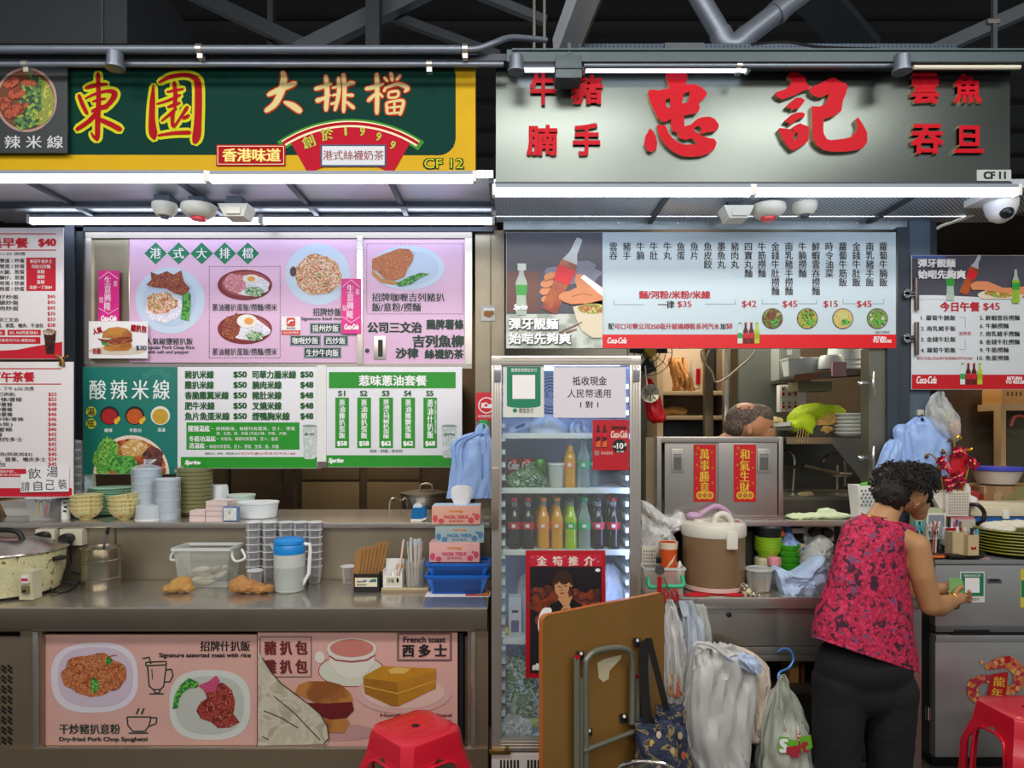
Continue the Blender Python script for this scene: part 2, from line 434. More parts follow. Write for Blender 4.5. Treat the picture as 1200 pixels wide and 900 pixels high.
# ================================================================== ROOF STEEL AND PIPES ABOVE THE SIGNS
t = thing('ventilation_duct','big dark grey box duct above the bowl photo banner','duct',(X(60,3.5),3.7,Z(50,3.5)))
B().pbox(-60,-60,149,51,3.5,4.2,mat('duct_dark','#2b3037',.6,.2,var=.2,scale=4)).build('duct_casing',t)
B().pbox(118,-60,121,51,3.492,3.5,iron).build('seam',t)
def roof_bar(name,p,q,w,h,m,label,d0=4.1,d1=4.1,flange=0):
    a,b_ = P(p[0],p[1],d0),P(q[0],q[1],d1)
    k = B().bar(a,b_,w,h,m)
    if flange:
        for sgn in (-1,1):
            off = Vector((0,0,sgn*h/2)); k.bar(a + off,b_ + off,flange,.012,m)
    return tag(k.build(name),label,'roof beam')
steelg = mat('truss_steel','#30363d',.55,.2,var=.2,scale=4)
steell = mat('truss_light','#4c545c',.5,.2,var=.2,scale=4)
roof_bar('roof_post',(438,-30),(438,62),.08,.08,steelg,'upright dark truss post above the cream characters',4.0,4.0)
roof_bar('roof_brace',(350,62),(520,-22),.07,.10,steell,'pale sloping brace rising past the upright truss post',4.15,4.15)
roof_bar('roof_brace',(430,8),(585,66),.05,.05,steelg,'thin truss brace sloping down towards the steel sign',4.25,4.2)
roof_bar('roof_brace',(200,-20),(372,62),.06,.08,steelg,'dark brace sloping down from beside the box duct',4.2,4.2)
roof_bar('roof_brace',(540,-15),(640,25),.05,.05,steell,'short brace high above the gap between the signs',4.3,4.3)
roof_bar('roof_brace',(318,-30),(318,60),.035,.05,steelg,'thin hanging bar over the dark gap beside the duct',4.3,4.3)
k = B(); a,e = P(660,60,3.35),P(692,-25,2.95)
k.bar(a,e,.10,.13,mat('beam_pale','#c3cad4',.5,.1,var=.12,scale=5)); k.bar(a + Vector((.055,-.05,0)),e + Vector((.055,-.05,0)),.012,.17,alu)
tag(k.build('roof_girder'),'broad pale grey girder rising above the junction box','roof beam')
for i,px in enumerate((626,638)):
    tag(B().tube([P(px,-20,3.5),P(px,58,3.5)],.008,alu,8).build('hanger_rod'),'thin steel hanger rod, ' + ('farther from' if i == 0 else 'next to') + ' the pale girder','rod','hanger rods by the girder')
tag(B().bar(P(940,-20,4.2),P(1010,60,4.5),.25,.05,mat('purlin_dark','#232b33',.7)).build('roof_purlin'),'wide dark purlin across the roof above the steel sign','roof beam')  # one even dark grey over the whole purlin
roof_bar('roof_brace',(1090,62),(1225,2),.05,.07,steell,'sloping brace above the fish and egg characters',3.9,3.7)
tag(B().bar(P(1165,-120,3.4),P(1165,62,3.4),.02,.02,steell).pbox(1158,22,1172,27,3.39,3.41,alu).build('hanger_bracket'),'short slotted hanger above the far end of the steel sign','bracket')
# two fat pipes meeting in a V
t = thing('drain_pipe','fat grey drain pipes meeting in a V above the steel sign','pipe',P(856,57,3.3))
B().tube([P(814,-12,3.3),P(846,42,3.3)],.047,pipe_m,18).tube([P(843,38,3.3),P(848,46,3.3)],.052,pipe_m,18).build('pipe_length',t)
B().tube([P(872,44,3.3),P(945,-12,3.3)],.05,pipe_m,18).tube([P(908,17,3.3),P(915,11,3.3)],.056,pipe_m,18).build('pipe_length',t)
B().curve([P(844,39,3.3),P(851,52,3.3),P(862,53,3.3),P(875,42,3.3)],.055,pipe_m,6,18).build('elbow',t)
# conduit runs in front of the signs
def hpipe(name,x0,x1,y,r_px,d,m,label,clamps=()):
    t = thing(name,label,'pipe',P((x0 + x1)/2,y,d))
    B().tube([P(x0,y,d),P(x1,y,d)],r_px/F*d,m,14).build('conduit',t)
    for cx in clamps:
        B().lathe([(r_px/F*d*1.35,-.012),(r_px/F*d*1.35,.012)],P(cx,y,d),alu,14,axis='x').pbox(cx - 3,y + r_px,cx + 3,y + r_px + 5,d - .02,d + .01,alu).build('clamp',t)
    return t
hpipe('conduit_pipe',-60,540,58,4.6,2.93,pipe_m,'topmost grey conduit above the green sign',(234,545))
hpipe('conduit_pipe',-60,590,75.5,3.2,2.95,pipe_m,'lower grey conduit along the top of the green sign',(30,503))
tag(B().pbox(-60,63,595,71,2.97,3.03,mat('rail_dark','#3a414c',.5,.3,var=.15,scale=6)).build('rail'),'dark steel rail between the conduits over the green sign','rail')
tag(B().curve([P(540,58,2.93),P(560,57,2.93),P(580,50,2.95),P(600,44,3.0),P(640,47,3.1)],.013,pipe_m,8,10).build('bent_conduit'),'conduit bending upwards above the end of the green sign','pipe')
k = B().pbox(594,58,1260,72,2.94,3.02,beam_m).pbox(600,56.5,1260,58.5,2.93,3.03,beam_m)
tag(k.build('rail'),'grey steel channel along the top of the steel sign','rail')
k = B()
k.pbox(678,51,1122,58,3.2,3.22,perf_d); tag(k.build('cable_tray'),'long perforated cable tray behind the channel over the steel sign','cable tray')
tag(B().pbox(779,50,825,58,3.12,3.18,steell).build('tray_cover'),'short grey cover on the cable tray beside the V of pipes','tray cover')
tag(B().curve([P(880,52,3.15),P(920,49,3.1),P(960,55,3.05),P(1030,57.5,3.0)],.006,blackp,8,6).build('cable'),'thin black cable lying along the channel above the big red characters','cable')
hpipe('conduit_pipe',684,1050,77,3.0,2.96,pipe_m,'thin conduit under the channel over the big red characters',(866,))
hpipe('conduit_pipe',1070,1195,79,2.6,2.96,cream,'pale conduit above the cloud and fish characters',())
t = thing('junction_box','square grey junction box hanging between the pig character and girder','junction box',P(666,91,2.93))
B().pbox(651,64,682,91,2.90,3.0,beam_m,.008).build('box_casing',t); B().pbox(650,78,683,80,2.895,3.0,iron).build('cover_seam',t)
B().tube([P(667,52,2.95),P(667,65,2.95)],.014,beam_m,10).build('pipe_stub',t)
def roundcap(px,py,r_px,label):
    t = thing('conduit_box',label,'conduit box',P(px,py + 5,2.9))
    c = P(px,py,2.9); r = r_px/F*2.9
    B().lathe([(r*.8,.035),(r*.85,-.02),(r,-.022),(r,-.032),(.001,-.034)],c,pipe_m,20).build('round_box',t)
    B().tube([c + Vector((0,0,.03)),c + Vector((0,.03,.06))],.01,pipe_m,8).build('stem',t)
roundcap(135,72,11,'round conduit box hanging over the green banner')
roundcap(605,76,10,'round conduit box at the near end of the steel sign')
roundcap(1057,76,11,'round conduit box before the cloud character')

# ================================================================== TUBE LIGHTS
def tube_light(name,x0,x1,y,r_px,d,label,strength,col='#e4ecff',holder=True):
    t = thing(name,label,'tube light',P((x0 + x1)/2,y,d))
    m = mat('tube_glow_%d' % int(strength*10),col,.4,emit=strength)
    r = r_px/F*d
    B().tube([P(x0 + 2,y,d),P(x1 - 2,y,d)],r,m,12).build('tube',t)
    k = B().box(X(x0,d),X(x1,d),d - .02,d + .025,Z(y,d) + r,Z(y,d) + r + .016,mat('batten_grey','#8d97a4',.5))
    k.build('batten',t)
    for px in (x0,x1): B().box(X(px,d) - .008,X(px,d) + .008,d - .022,d + .022,Z(y,d) - r,Z(y,d) + r + .016,white,.004).build('end_cap',t)
    return t
GS = 'tube lights of the stalls'
tube_light('tube_light',-60,243,210,4.4,3.02,'tube light directly under the bowl photo and the first two characters',9)
tube_light('tube_light',246,556,210.5,4.2,3.02,'tube light under the fan emblem of the green sign',9)
tube_light('tube_light',36,306,259.5,3.6,3.6,'tube light above the pink panel, behind the smoke detectors',9)
tube_light('tube_light',308,578,259.5,3.6,3.6,'tube light above the curry cutlet panel',9)
tube_light('tube_light',579,880,226,4.6,3.05,'tube light under the first half of the steel sign',10)
tube_light('tube_light',883,1192,226,4.6,3.05,'tube light under the far half of the steel sign',10)
tube_light('tube_light',580,842,250.5,3.2,3.5,'tube light over the soda photo of the white menu',10)
tube_light('tube_light',846,1136,250.5,3.2,3.5,'tube light over the rice columns of the white menu',10)
tube_light('tube_light',604,652,82,2.6,3.0,'short tube light over the beef character',3)
tube_light('tube_light',684,876,83,2.2,3.0,'tube light half hidden over the first big red character',2)
# wedge at the end of the far tube, CCTV dome, detectors
t = thing('tube_holder','white wedge shaped end holder of the tube beside the dome camera','lamp holder',P(1148,252,3.48))
B().prism([(X(1134,3.48),Z(252,3.48)),(X(1134,3.48),Z(246,3.48)),(X(1150,3.48),Z(238,3.48)),(X(1157,3.48),Z(238,3.48)),(X(1157,3.48),Z(250,3.48))],3.45,3.50,white).build('holder_casing',t)
B().pbox(1140,243,1147,247,3.444,3.45,cream).build('cover',t)
B().curve([P(1157,244,3.47),P(1130,256,3.5),P(1105,264,3.53),P(1098,268,3.55)],.008,cream,6,8).build('cable',t)
t = thing('dome_camera','white dome security camera under the CF 11 end of the sign','security camera',P(1172,262,3.2))
B().pbox(1156,220,1190,231,3.12,3.28,white,.008).build('mount',t)
c = P(1173,243,3.2)
B().lathe([(.068,.05),(.072,.03),(.07,.0),(.06,-.03),(.045,-.055),(.02,-.07),(.001,-.073)],c,white,26).build('housing',t)
B().ball(c + Vector((-.004,-.038,-.034)),(.034,.03,.03),blackp,16).ball(c + Vector((-.004,-.062,-.044)),(.012,.01,.012),mat('lens','#202a3a',.08),12).build('lens',t)
def detector(px,py,d,label,kind):
    t = thing('smoke_detector' if kind != 'lamp' else 'emergency_lamp',label,'smoke detector' if kind != 'lamp' else 'emergency lamp',P(px,py + 9,d))
    c = P(px,py,d); k = d/F
    B().box(c.x - 9*k,c.x + 9*k,d - .03,d + .05,c.z + 5*k,c.z + 16*k,iron).build('bracket',t)
    if kind == 'lamp':
        B().hexa([(c.x - 9*k,d - .05,c.z - 9*k),(c.x + 13*k,d - .05,c.z - 9*k),(c.x + 13*k,d + .05,c.z - 9*k),(c.x - 9*k,d + .05,c.z - 9*k)],
                 [(c.x - 16*k,d - .06,c.z + 5*k),(c.x + 19*k,d - .06,c.z + 5*k),(c.x + 19*k,d + .05,c.z + 5*k),(c.x - 16*k,d + .05,c.z + 5*k)],cream).build('housing',t)
        B().box(c.x - 6*k,c.x + 10*k,d - .062,d - .05,c.z - 7*k,c.z + 1*k,cream,.004).build('lens_cover',t)
    else:
        s = 20 if kind == 'alarm' else 14
        B().lathe([(s*k*.98,7*k),(s*k,2*k),(s*k*.9,-2*k),(s*k*.6,-7*k),(.001,-8*k)],c,cream,26).build('housing',t)
        if kind == 'alarm': B().lathe([(9*k,-4*k),(8.5*k,-10*k),(.001,-11*k)],c,mat('alarm_red','#e0202a',.3,emit=.15),18).build('red_beacon',t)
        else: B().lathe([(5*k,-7*k),(4.6*k,-10*k),(.001,-10.5*k)],c,iron,14).build('sensor',t)
detector(193,246,3.3,'small round smoke detector over the five green diamonds','smoke')
detector(233,248,3.3,'round smoke detector with red beacon over the pink panel','alarm')
detector(277,248,3.3,'cream emergency lamp beside the red beacon over the pink panel','lamp')
detector(860,250,3.3,'cream emergency lamp hanging over the white menu board','lamp')
detector(900,248,3.3,'round smoke detector with red beacon over the white menu board','alarm')
detector(943,245,3.3,'small round smoke detector over the white menu board','smoke')

# ================================================================== THE TWO BIG SIGNS
D = 3.05
t = thing('sign_banner','green and yellow banner sign with red and cream brush characters','sign',P(250,205,D))
gmat = mat('banner_green','#0b3830',.7,var=.12,scale=5,spec=.1); ymat = mat('banner_yellow','#cfa50c',.6,spec=.2,var=.10,scale=7)
B().pbox(-120,72,557,202,D,D + .06,ymat).build('board',t)
b = B(D)
pts = [(-118,74),(524,74)] + [(534 - 10 + 10*math.sin(a),90 - 16*math.cos(a)) for a in [i*PI/12 for i in range(7)]] + [(534,160)] + \
      [(514 + 20*math.cos(a),162 + 20*math.sin(a)) for a in [i*PI/12 for i in range(7)]] + [(-118,181)]
b.pg(pts,gmat,1); b.build('green_field',t)
DONG = [[(145,238,16),(230,215,28),(325,205,14)],[(250,115,22),(252,200,28),(255,350,32),(248,480,36),(245,630,32),(238,668,16)],[(195,605,6),(215,640,18),(242,655,26)],
        [(92,295,20),(120,370,26),(160,450,22)],[(145,325,8),(230,285,16),(330,262,22),(385,280,40),(370,330,36),(320,385,30),(265,395,22)],[(205,352,8),(250,335,16),(310,325,12)],
        [(200,430,18),(250,410,24),(325,398,22)],[(245,440,34),(170,515,30),(75,580,26)],[(255,495,28),(340,530,34),(435,580,36)]]
YUAN = [[(708,215,10),(700,350,36),(695,500,46),(705,610,60),(716,660,14)],[(755,190,12),(850,145,26),(960,128,26),(1035,145,34),(1074,195,50),(1080,350,52),(1075,520,54),(1065,630,62),(1050,685,36)],
        [(745,630,12),(880,610,22),(1010,605,28)],[(880,190,26),(890,300,28),(882,390,28)],[(820,270,10),(880,258,16),(955,245,12)],[(735,370,8),(830,340,16),(930,295,16)],
        [(830,395,20),(925,360,20)],[(775,510,8),(850,450,20),(895,405,18)],[(875,420,22),(865,490,26),(873,555,18),(920,500,14),(988,395,26)],[(955,490,22),(1000,465,24)]]
DA = [[(200,60,28),(208,120,44),(185,215,46),(140,300,40),(75,350,30)],[(92,232,26),(180,190,38),(292,145,34)],[(212,285,16),(270,310,42),(328,352,40)]]
PAI = [[(518,92,26),(528,200,32),(520,345,28)],[(440,187,24),(500,170,26),(560,150,14)],[(452,275,32),(500,258,22),(552,232,14)],[(648,82,28),(656,200,28),(650,358,22)],[(612,105,22),(614,220,26),(586,345,20)],
       [(566,180,12),(612,170,16)],[(566,236,12),(612,226,16)],[(556,300,14),(608,284,16)],[(660,165,14),(700,145,26),(728,145,18)],[(664,232,12),(718,235,24)],[(668,280,14),(724,328,26)]]
DANG = [[(815,187,22),(880,172,28),(945,150,12)],[(895,78,26),(898,200,30),(896,370,26)],[(890,220,16),(832,275,26)],[(915,220,12),(938,246,16)],[(1000,72,24),(1010,125,22)],[(952,102,18),(975,132,14)],[(1068,88,20),(1040,122,12)],
        [(962,175,14),(948,205,18)],[(965,178,14),(1050,152,22),(1122,180,28),(1100,208,12)],[(985,212,14),(1050,205,16),(1046,245,14),(985,250,12),(985,212,12)],
        [(968,290,14),(1030,276,14),(1090,278,20),(1080,340,20),(1066,378,16)],[(966,292,18),(972,368,18)],[(1026,280,14),(1024,365,12)],[(972,328,12),(1080,316,12)],[(975,370,14),(1065,362,14)]]
halo = mat('banner_lime','#c6c824',.6,spec=.1); redb = mat('banner_red','#a50a1c',.6,spec=.1); creamb = mat('banner_cream','#d3c48c',.6,spec=.1); org_ = mat('banner_vermilion','#b5300f',.6,spec=.1)
def brushed(name,strokes,o,k,inks):
    q = B(D)
    for i,(m,grow) in enumerate(inks):
        for s_ in strokes: q.brush(s_,m,2 + i,o,k,grow)
    q.build(name,t)
for s_ in (DONG,YUAN): brushed('lettering',s_,(80,70),7.06,((halo,8.2),(redb,1.2)))
for s_ in (DA,PAI,DANG): brushed('lettering',s_,(300,75),6.316,((org_,3.8),(creamb,.6)))
# fan emblem, plates
b = B(D); red = mat('fan_red','#b5122c',.6,spec=.1); fan_w = mat('fan_edge','#efd9b8',.5)
def arc(cx,cy,r,a0,a1,n=24): return [(cx + r*math.sin(a),cy - r*math.cos(a)) for a in [a0 + (a1 - a0)*i/n for i in range(n + 1)]]
cx,cy = 411,291
for r1,r0,m,L,da in ((151.5,139,mat('fan_glow','#3f8a2b',.6,spec=.1),2,.03),(149,141.5,fan_w,4,0),(147.5,144,redb,5,0),(143,100,red,3,-.06)):
    A = .575 + da
    b.pg(arc(cx,cy,r1,-A,A) + arc(cx,cy,r0,A,-A),m,L)
b.build('fan_emblem',t)
b = B(D); lime = mat('fan_lime','#a9bd2c',.55)
for ch,px,py,rot,h in (('創',362,167,-.38,14),('於',384,158,-.22,14),('1',405.5,154.5,-.04,10),('9',425,155,.12,10),('9',444,161,.28,10),('9',460.5,171,.42,10)):
    w = h if ord(ch) > 255 else (2 if ch == '1' else 5)
    b.t(ch,px - w/2,py - h/2,px + w/2,py + h/2,lime,6,.03,rot=rot)
b.build('lettering',t)
b = B(D); navy = mat('ink_navy','#1d2a55',.5)
b.r(376,170,453,196,navy,5); b.r(378,172,451,194,mat('plate_grey','#cfd5de',.5),6); b.build('tea_plate',t)
B(D).t('港式絲襪奶茶',379,177,450,188.5,mat('ink_maroon','#8a2a2c',.5),7,.012).build('lettering',t)
b = B(D); b.r(254,170,335,195,redb,5); b.frame(256,172,333,193,.8,fan_w,6); b.build('flavour_plate',t)
B(D).t('香港味道',262,175,329,190,mat('ink_amber','#e8a21c',.5),6,.05).t('香港味道',262,175,329,190,mat('ink_pale','#f7ee8e',.5),7,.01).build('lettering',t)
B(D).t('CF 12',497,186,543,198,gmat,3,.07).t('CF 12',497.3,186.3,542.7,197.7,halo,4,.0).build('lettering',t)
# photo banner at its end
t = thing('photo_banner','dark banner with a bowl of red noodles beside the green banner','banner',P(30,178,3.02))
B().pbox(-60,76,79,179,3.02,3.028,mat('banner_slate','#2c3338',.5,var=.2,scale=6)).build('cloth',t)
b = B(3.02); b.el(31,117,36,38,mat('bowl_rim','#a88a80',.5),1,40); b.el(31,117,33,35,mat('bowl_soup','#6a3d26',.4),2,40); b.build('printed_bowl',t)
chick = mottled('print_wings',['#8c3a24','#6d2a18','#b2553a','#a0452a'],60,.4,'noise'); herb = mottled('print_herb',['#2d5a35','#1f4029','#55803f','#8fa33a'],70,.5)
b = B(3.02)
b.el(46,120,18,27,mottled('print_noodle',['#93983c','#7c8a35','#b7b04e'],50,.5,'noise'),3,24); b.el(37,112,13,26,herb,4,22,wob=.5); b.el(30,143,15,9,herb,4,20,wob=.5)
for x_,y_,rx,ry,ro in ((14,98,10,6,-.4),(20,110,10,7,-.2),(19,130,16,7,-.5),(6,122,8,8,0),(36,98,9,4,.2)): b.el(x_,y_,rx,ry,chick,5,18,wob=.3,rot=ro)
b.build('printed_food',t)
B(3.02).t('辣 米 線',6,159,74,174,mat('ink_silver','#c9cbce',.5),2,.02).build('lettering',t)

# steel sign with raised characters
t = thing('steel_sign','brushed steel fascia sign with raised red characters','sign',P(880,215,D))
sst = mat('sign_steel','#6f7773',.34,.92,var=.06,scale=18,stretch=(1,1,10))
B().pbox(581,76,1184,214,D,D + .08,sst,.004).pbox(580,213,1186,218,D - .01,D + .08,iron).build('board',t)
raised = mat('raised_red','#c4061f',.5,spec=.15); edge = mat('raised_edge','#b9a87e',.35,.5)
ZHONG = [[(268,145),(285,108),(310,95),(370,100),(425,120),(447,150),(430,222),(415,290),(400,375),(418,470),(420,560),(430,660),(385,655),(370,640),(365,610),(325,595),(310,560),(312,500),(308,400),(303,330),(300,250),(280,190)],
  [(125,290),(135,268),(160,262),(215,268),(300,250),(335,250),(335,330),(303,330),(265,345),(278,407),(305,408),(335,410),(335,500),(312,500),(270,520),(240,522),(205,490),(160,400),(135,340)],
  [(330,250),(420,222),(500,218),(560,245),(600,285),(600,305),(570,340),(530,372),(445,368),(462,310),(460,278),(420,290),(330,290)],
  [(330,372),(400,376),(445,366),(530,370),(547,410),(530,440),(510,455),(440,465),(400,475),(330,475)],
  [(195,555),(210,545),(260,548),(278,570),(290,610),(320,650),(370,690),(420,705),(500,705),(520,700),(490,665),(470,655),(430,668),(395,655),(420,560),(470,545),(520,500),(560,485),(620,480),(660,495),(695,540),(695,570),(660,600),(600,608),(562,620),(545,607),(556,575),(530,553),(500,570),(500,595),(525,612),(543,614),(558,634),(620,655),(660,658),(680,690),(665,735),(620,775),(550,800),(470,805),(400,800),(330,765),(270,715),(230,660),(205,600)],
  [(140,575),(165,595),(190,640),(200,690),(195,740),(155,768),(120,755),(95,705),(105,640)]]
JI = [[(160,90),(185,62),(230,55),(280,72),(325,110),(335,165),(365,185),(350,215),(300,230),(230,265),(115,308),(75,290),(42,258),(60,240),(140,215),(190,175),(195,130),(165,110)],
  [(145,370),(190,330),(240,292),(290,292),(322,318),(300,345),(265,390),(225,392),(205,410),(190,385),(165,388)],
  [(135,500),(190,450),(240,427),(300,425),(322,445),(310,470),(250,490),(205,525),(175,545),(180,520),(150,515)],
  [(75,580),(90,568),(185,578),(233,615),(215,650),(230,682),(250,660),(256,615),(237,610),(192,572),(230,545),(275,525),(310,540),(355,555),(358,600),(350,680),(330,705),(260,750),(205,775),(170,745),(120,680)],
  [(360,205),(450,165),(540,120),(580,105),(650,150),(695,165),(708,195),(690,260),(665,320),(650,410),(590,455),(490,490),(485,560),(490,620),(520,670),(560,680),(680,665),(740,650),(785,600),(800,550),(780,490),(800,470),(850,540),(885,610),(885,700),(850,745),(810,765),(700,782),(570,785),(490,770),(430,730),(395,680),(385,600),(380,370),(450,372),(490,360),(520,320),(540,255),(500,275),(450,290),(400,275),(360,240)]]
for strokes,o,k in ((ZHONG,(740,70),6.925),(JI,(900,80),7.824)):
    b = B()
    for si,s_ in enumerate(strokes):
        dz = .022 + .0003*si
        q = [(X(o[0] + x_/k,D),Z(o[1] + y_/k,D)) for x_,y_ in s_]
        n = len(q); a = sum(q[i][0]*q[(i + 1) % n][1] - q[(i + 1) % n][0]*q[i][1] for i in range(n))
        if a < 0: q = q[::-1]
        b.add([(x_,D - dz,z_) for x_,z_ in q],[tuple(range(n))],raised)
        b.add([(x_,D - dz,z_) for x_,z_ in q] + [(x_,D,z_) for x_,z_ in q],[(i,(i + 1) % n,n + (i + 1) % n,n + i) for i in range(n)],edge)
    b.build('lettering',t,'big raised red character',smooth=0)
def raised_text(ch,x0,y0,x1,y1,bold):
    vs,fs = glyphs(ch,.5)
    a0,a1 = min(v[0] for v in vs),max(v[0] for v in vs); b0,b1 = min(v[1] for v in vs),max(v[1] for v in vs)
    b = B(); kx,ky = (x1 - x0)/(a1 - a0 + 2*bold),(y1 - y0)/(b1 - b0 + 2*bold)
    for i,(dx,dy) in enumerate(((-bold,-bold),(bold,-bold),(-bold,bold),(bold,bold),(0,0))):
        q = [(X(x0 + (v[0] - a0 + dx + bold)*kx,D),D - (.016 + .0003*i if v[2] > 0 else 0),Z(y1 - (v[1] - b0 + dy + bold)*ky,D)) for v in vs]
        fr = [f for f in fs if all(vs[i][2] > 0 for i in f)]; sd = [f for f in fs if not all(vs[i][2] > 0 for i in f) and not all(vs[i][2] < 0 for i in f)]
        b.add(q,fr,raised); b.add(q,sd,edge)
    b.build('lettering',t,smooth=0)
for ch,*r_ in (('牛',621,87,651,125),('豬',669,90,706,124),('腩',617,148,653,184),('手',671,146,703,184),('雲',1065,87,1098,124),('魚',1115,89,1148,123),('吞',1065,147,1103,182),('旦',1116,149,1150,181)):
    raised_text(ch,*r_,.028)
b = B(D); b.pbox(1145,199,1185,212,D - .004,D,mat('plate_pale','#b9c2bf',.4)); b.build('stall_plate',t); B(D - .004).t('CF 11',1153,201.5,1178,209.5,K,1,.06).build('lettering',t)

# ================================================================== MENU BOARDS OF THE NOODLE STALL
pink = mat('menu_pink','#e3bcdb',.45,var=.04,scale=3); dgreen = mat('ink_dark_green','#13382b',.55); pgreen = mat('sign_green','#0f8458',.5)
plate_w = mat('print_plate','#c9dbee',.45); plate_sh = mat('print_plate_inner','#bcd0e8',.45)
pork = mottled('print_pork',['#7e2f22','#a2492f','#5d211c','#b8683c','#8c3526'],70,.4,'noise'); rice_w = mottled('print_rice',['#e6e2ee','#d6d0e2','#f3f0f6'],160,.5)
friedrice = mottled('print_fried_rice',['#e2b08c','#c9815e','#efd3b4','#d8a06a','#e9c6c0','#b4553c','#8fa65a'],150,.5)
greens = mottled('print_greens',['#2f8a3a','#1f6a2c','#6cb548','#4aa03e'],60,.5,'noise'); yolk = mat('print_yolk','#eaa04c',.5); ham = mottled('print_ham',['#d98f9a','#c77582','#e6b0b4'],90,.5,'noise')
bowl_r = mat('print_bowl_red','#7d2026',.45); cutlet = mottled('print_cutlet',['#b5653a','#c98050','#9c4f2c','#d69a66'],110,.5,'noise'); gravy = mat('print_gravy','#c28a4a',.5)
DP = 3.72
# steel frame that holds the pink panels
t = thing('window_frame','steel frame around the pink menu panels','frame',P(330,428,DP))
B().pbox(99,269,553,279,DP - .01,DP + .04,mat('frame_steel','#8f8a80',.4,.8)).build('top_rail',t)
B().pbox(99,426,553,432,DP - .004,DP + .04,steel).build('bottom_rail',t)
B().pbox(99,279,107,427,DP - .008,DP + .04,alu).build('side_rail',t); B().pbox(545,279,553,427,DP - .008,DP + .04,alu).build('side_rail',t)
B().pbox(418.5,277,425,427,DP - .012,DP + .03,steel).build('middle_rail',t)
B().pbox(107,277,151,427,DP + .006,DP + .03,mat('end_panel_steel','#a59c86',.3,.8,var=.2,scale=5)).build('end_panel',t)
def board(name,x0,y0,x1,y1,d,m,label,cat='menu board',th=.012,face='panel'):
    t = thing(name,label,cat,P((x0 + x1)/2,y1,d + th/2))
    B().pbox(x0,y0,x1,y1,d,d + th,m,.002).build(face,t)
    return t
t = board('menu_board',151.5,277.5,418.5,425,DP,pink,'wide pink menu panel with five green diamonds and plated rice photos')
b = B(DP)
for i in range(5):
    cx = 182.5 + i*27; b.pg([(cx,284),(cx + 13.3,297),(cx,310),(cx - 13.3,297)],pgreen,1)
b.build('diamond_row',t)
b = B(DP)
for i,ch in enumerate('港式大排檔'): b.cell(ch,182.5 + i*27,297,13.5,WH,2,.02)
b.build('lettering',t,'white heading characters')
b = B(DP)
b.el(199.5,352,40.5,39,plate_w,1,40); b.el(199,352,31,30,plate_sh,2,36); b.build('printed_plate',t)
b = B(DP)
b.el(192,361,22,17,rice_w,3,30,wob=.15); b.el(190,355,17,13,friedrice,4,26,wob=.25)
b.pg([(177,319),(186,322),(196,318),(204,322),(213,317),(216,330),(223,338),(218,348),(205,344),(195,338),(182,337),(172,334),(178,328)],pork,5)
b.pg([(214,345),(224,343),(224,360),(222,376),(212,374),(214,360)],greens,5); b.build('printed_food',t)
b = B(DP)
for x0,x1,y0,y1 in ((245,328,312,419),): 
    for i in range(28): b.r(x0 + i*3,y0,x0 + i*3 + 1.6,y0 + .8,dgreen,1); b.r(x0 + i*3,y1,x0 + i*3 + 1.6,y1 + .8,dgreen,1)
    for i in range(36): b.r(x0,y0 + i*3,x0 + .8,y0 + i*3 + 1.6,dgreen,1); b.r(x1,y0 + i*3,x1 + .8,y0 + i*3 + 1.6,dgreen,1)
b.build('dashed_border',t)
for cy in (334,385.5):
    b = B(DP); b.el(287,cy,32,18,bowl_r,1,36); b.el(288,cy - 1,28,14.5,mat('print_bowl_inner','#a5494a',.5),2,32); b.build('printed_bowl',t)
    b = B(DP); b.el(292,cy + 1,24,12,rice_w,3,28,wob=.15)
    if cy < 350: b.el(276,cy - 2,13,11,ham,4,22,wob=.3); b.el(295,cy - 7,10,5,mat('print_eggwhite','#efe9e0',.5),5); b.el(295,cy - 7,4.5,3,yolk,6)
    else: b.el(272,cy - 2,10,15,pork,4,22,wob=.4,rot=.4); b.el(290,cy - 9,12,8,mat('print_eggwhite','#efe9e0',.5),5); b.el(292,cy - 9,5.5,4,yolk,6)
    b.el(299,cy + 8,11,6,mottled('print_scallion',['#4d8a4a','#2c6b38','#a9c79a','#d5e2d0'],200),5,20,wob=.3); b.build('printed_food',t)
b = B(DP); b.el(372.5,321.5,38,36,plate_w,1,40); b.build('printed_plate',t)
B(DP).el(373,322,27,24,friedrice,3,34,wob=.12).el(344,318,4,6,mat('print_garnish','#5b3d45',.5),3,14,wob=.3).build('printed_food',t)
b = B(DP)
b.t('人氣椒鹽豬扒飯',171,396,226,404,dgreen,2,.02); b.t('Popular Pork Chop Rice',171,405,228,410.5,dgreen,2,.03); b.t('with salt and pepper',172,410.5,222,415.5,dgreen,2,.03)
b.t('蔥油雞扒蛋飯/撈麵/撈米',249,356,325,364.5,dgreen,2,.012); b.t('蔥油豬扒蛋飯/撈麵/撈米',249,408,325,416.5,dgreen,2,.012)
b.t('招牌炒飯',367,361,400,370.5,dgreen,2,.02); b.t('Signature fried rice',353,371.5,400,376.5,dgreen,2,.03); b.build('lettering',t)
b = B(DP)
for s_,x0,y0,x1,y1 in (('揚州炒飯',363,378.5,400,391),('咖喱炒飯',340,393,376,405.5),('西炒飯',379,393,408,405.5),('生炒牛肉飯',356,407,400,420)):
    b.r(x0,y0,x1,y1,dgreen,1); b.frame(x0 + .8,y0 + .8,x1 - .8,y1 - .8,.5,plate_w,2); b.t(s_,x0 + 3,y0 + 2.2,x1 - 3,y1 - 2.2,WH,3,.015)
b.build('price_label',t)
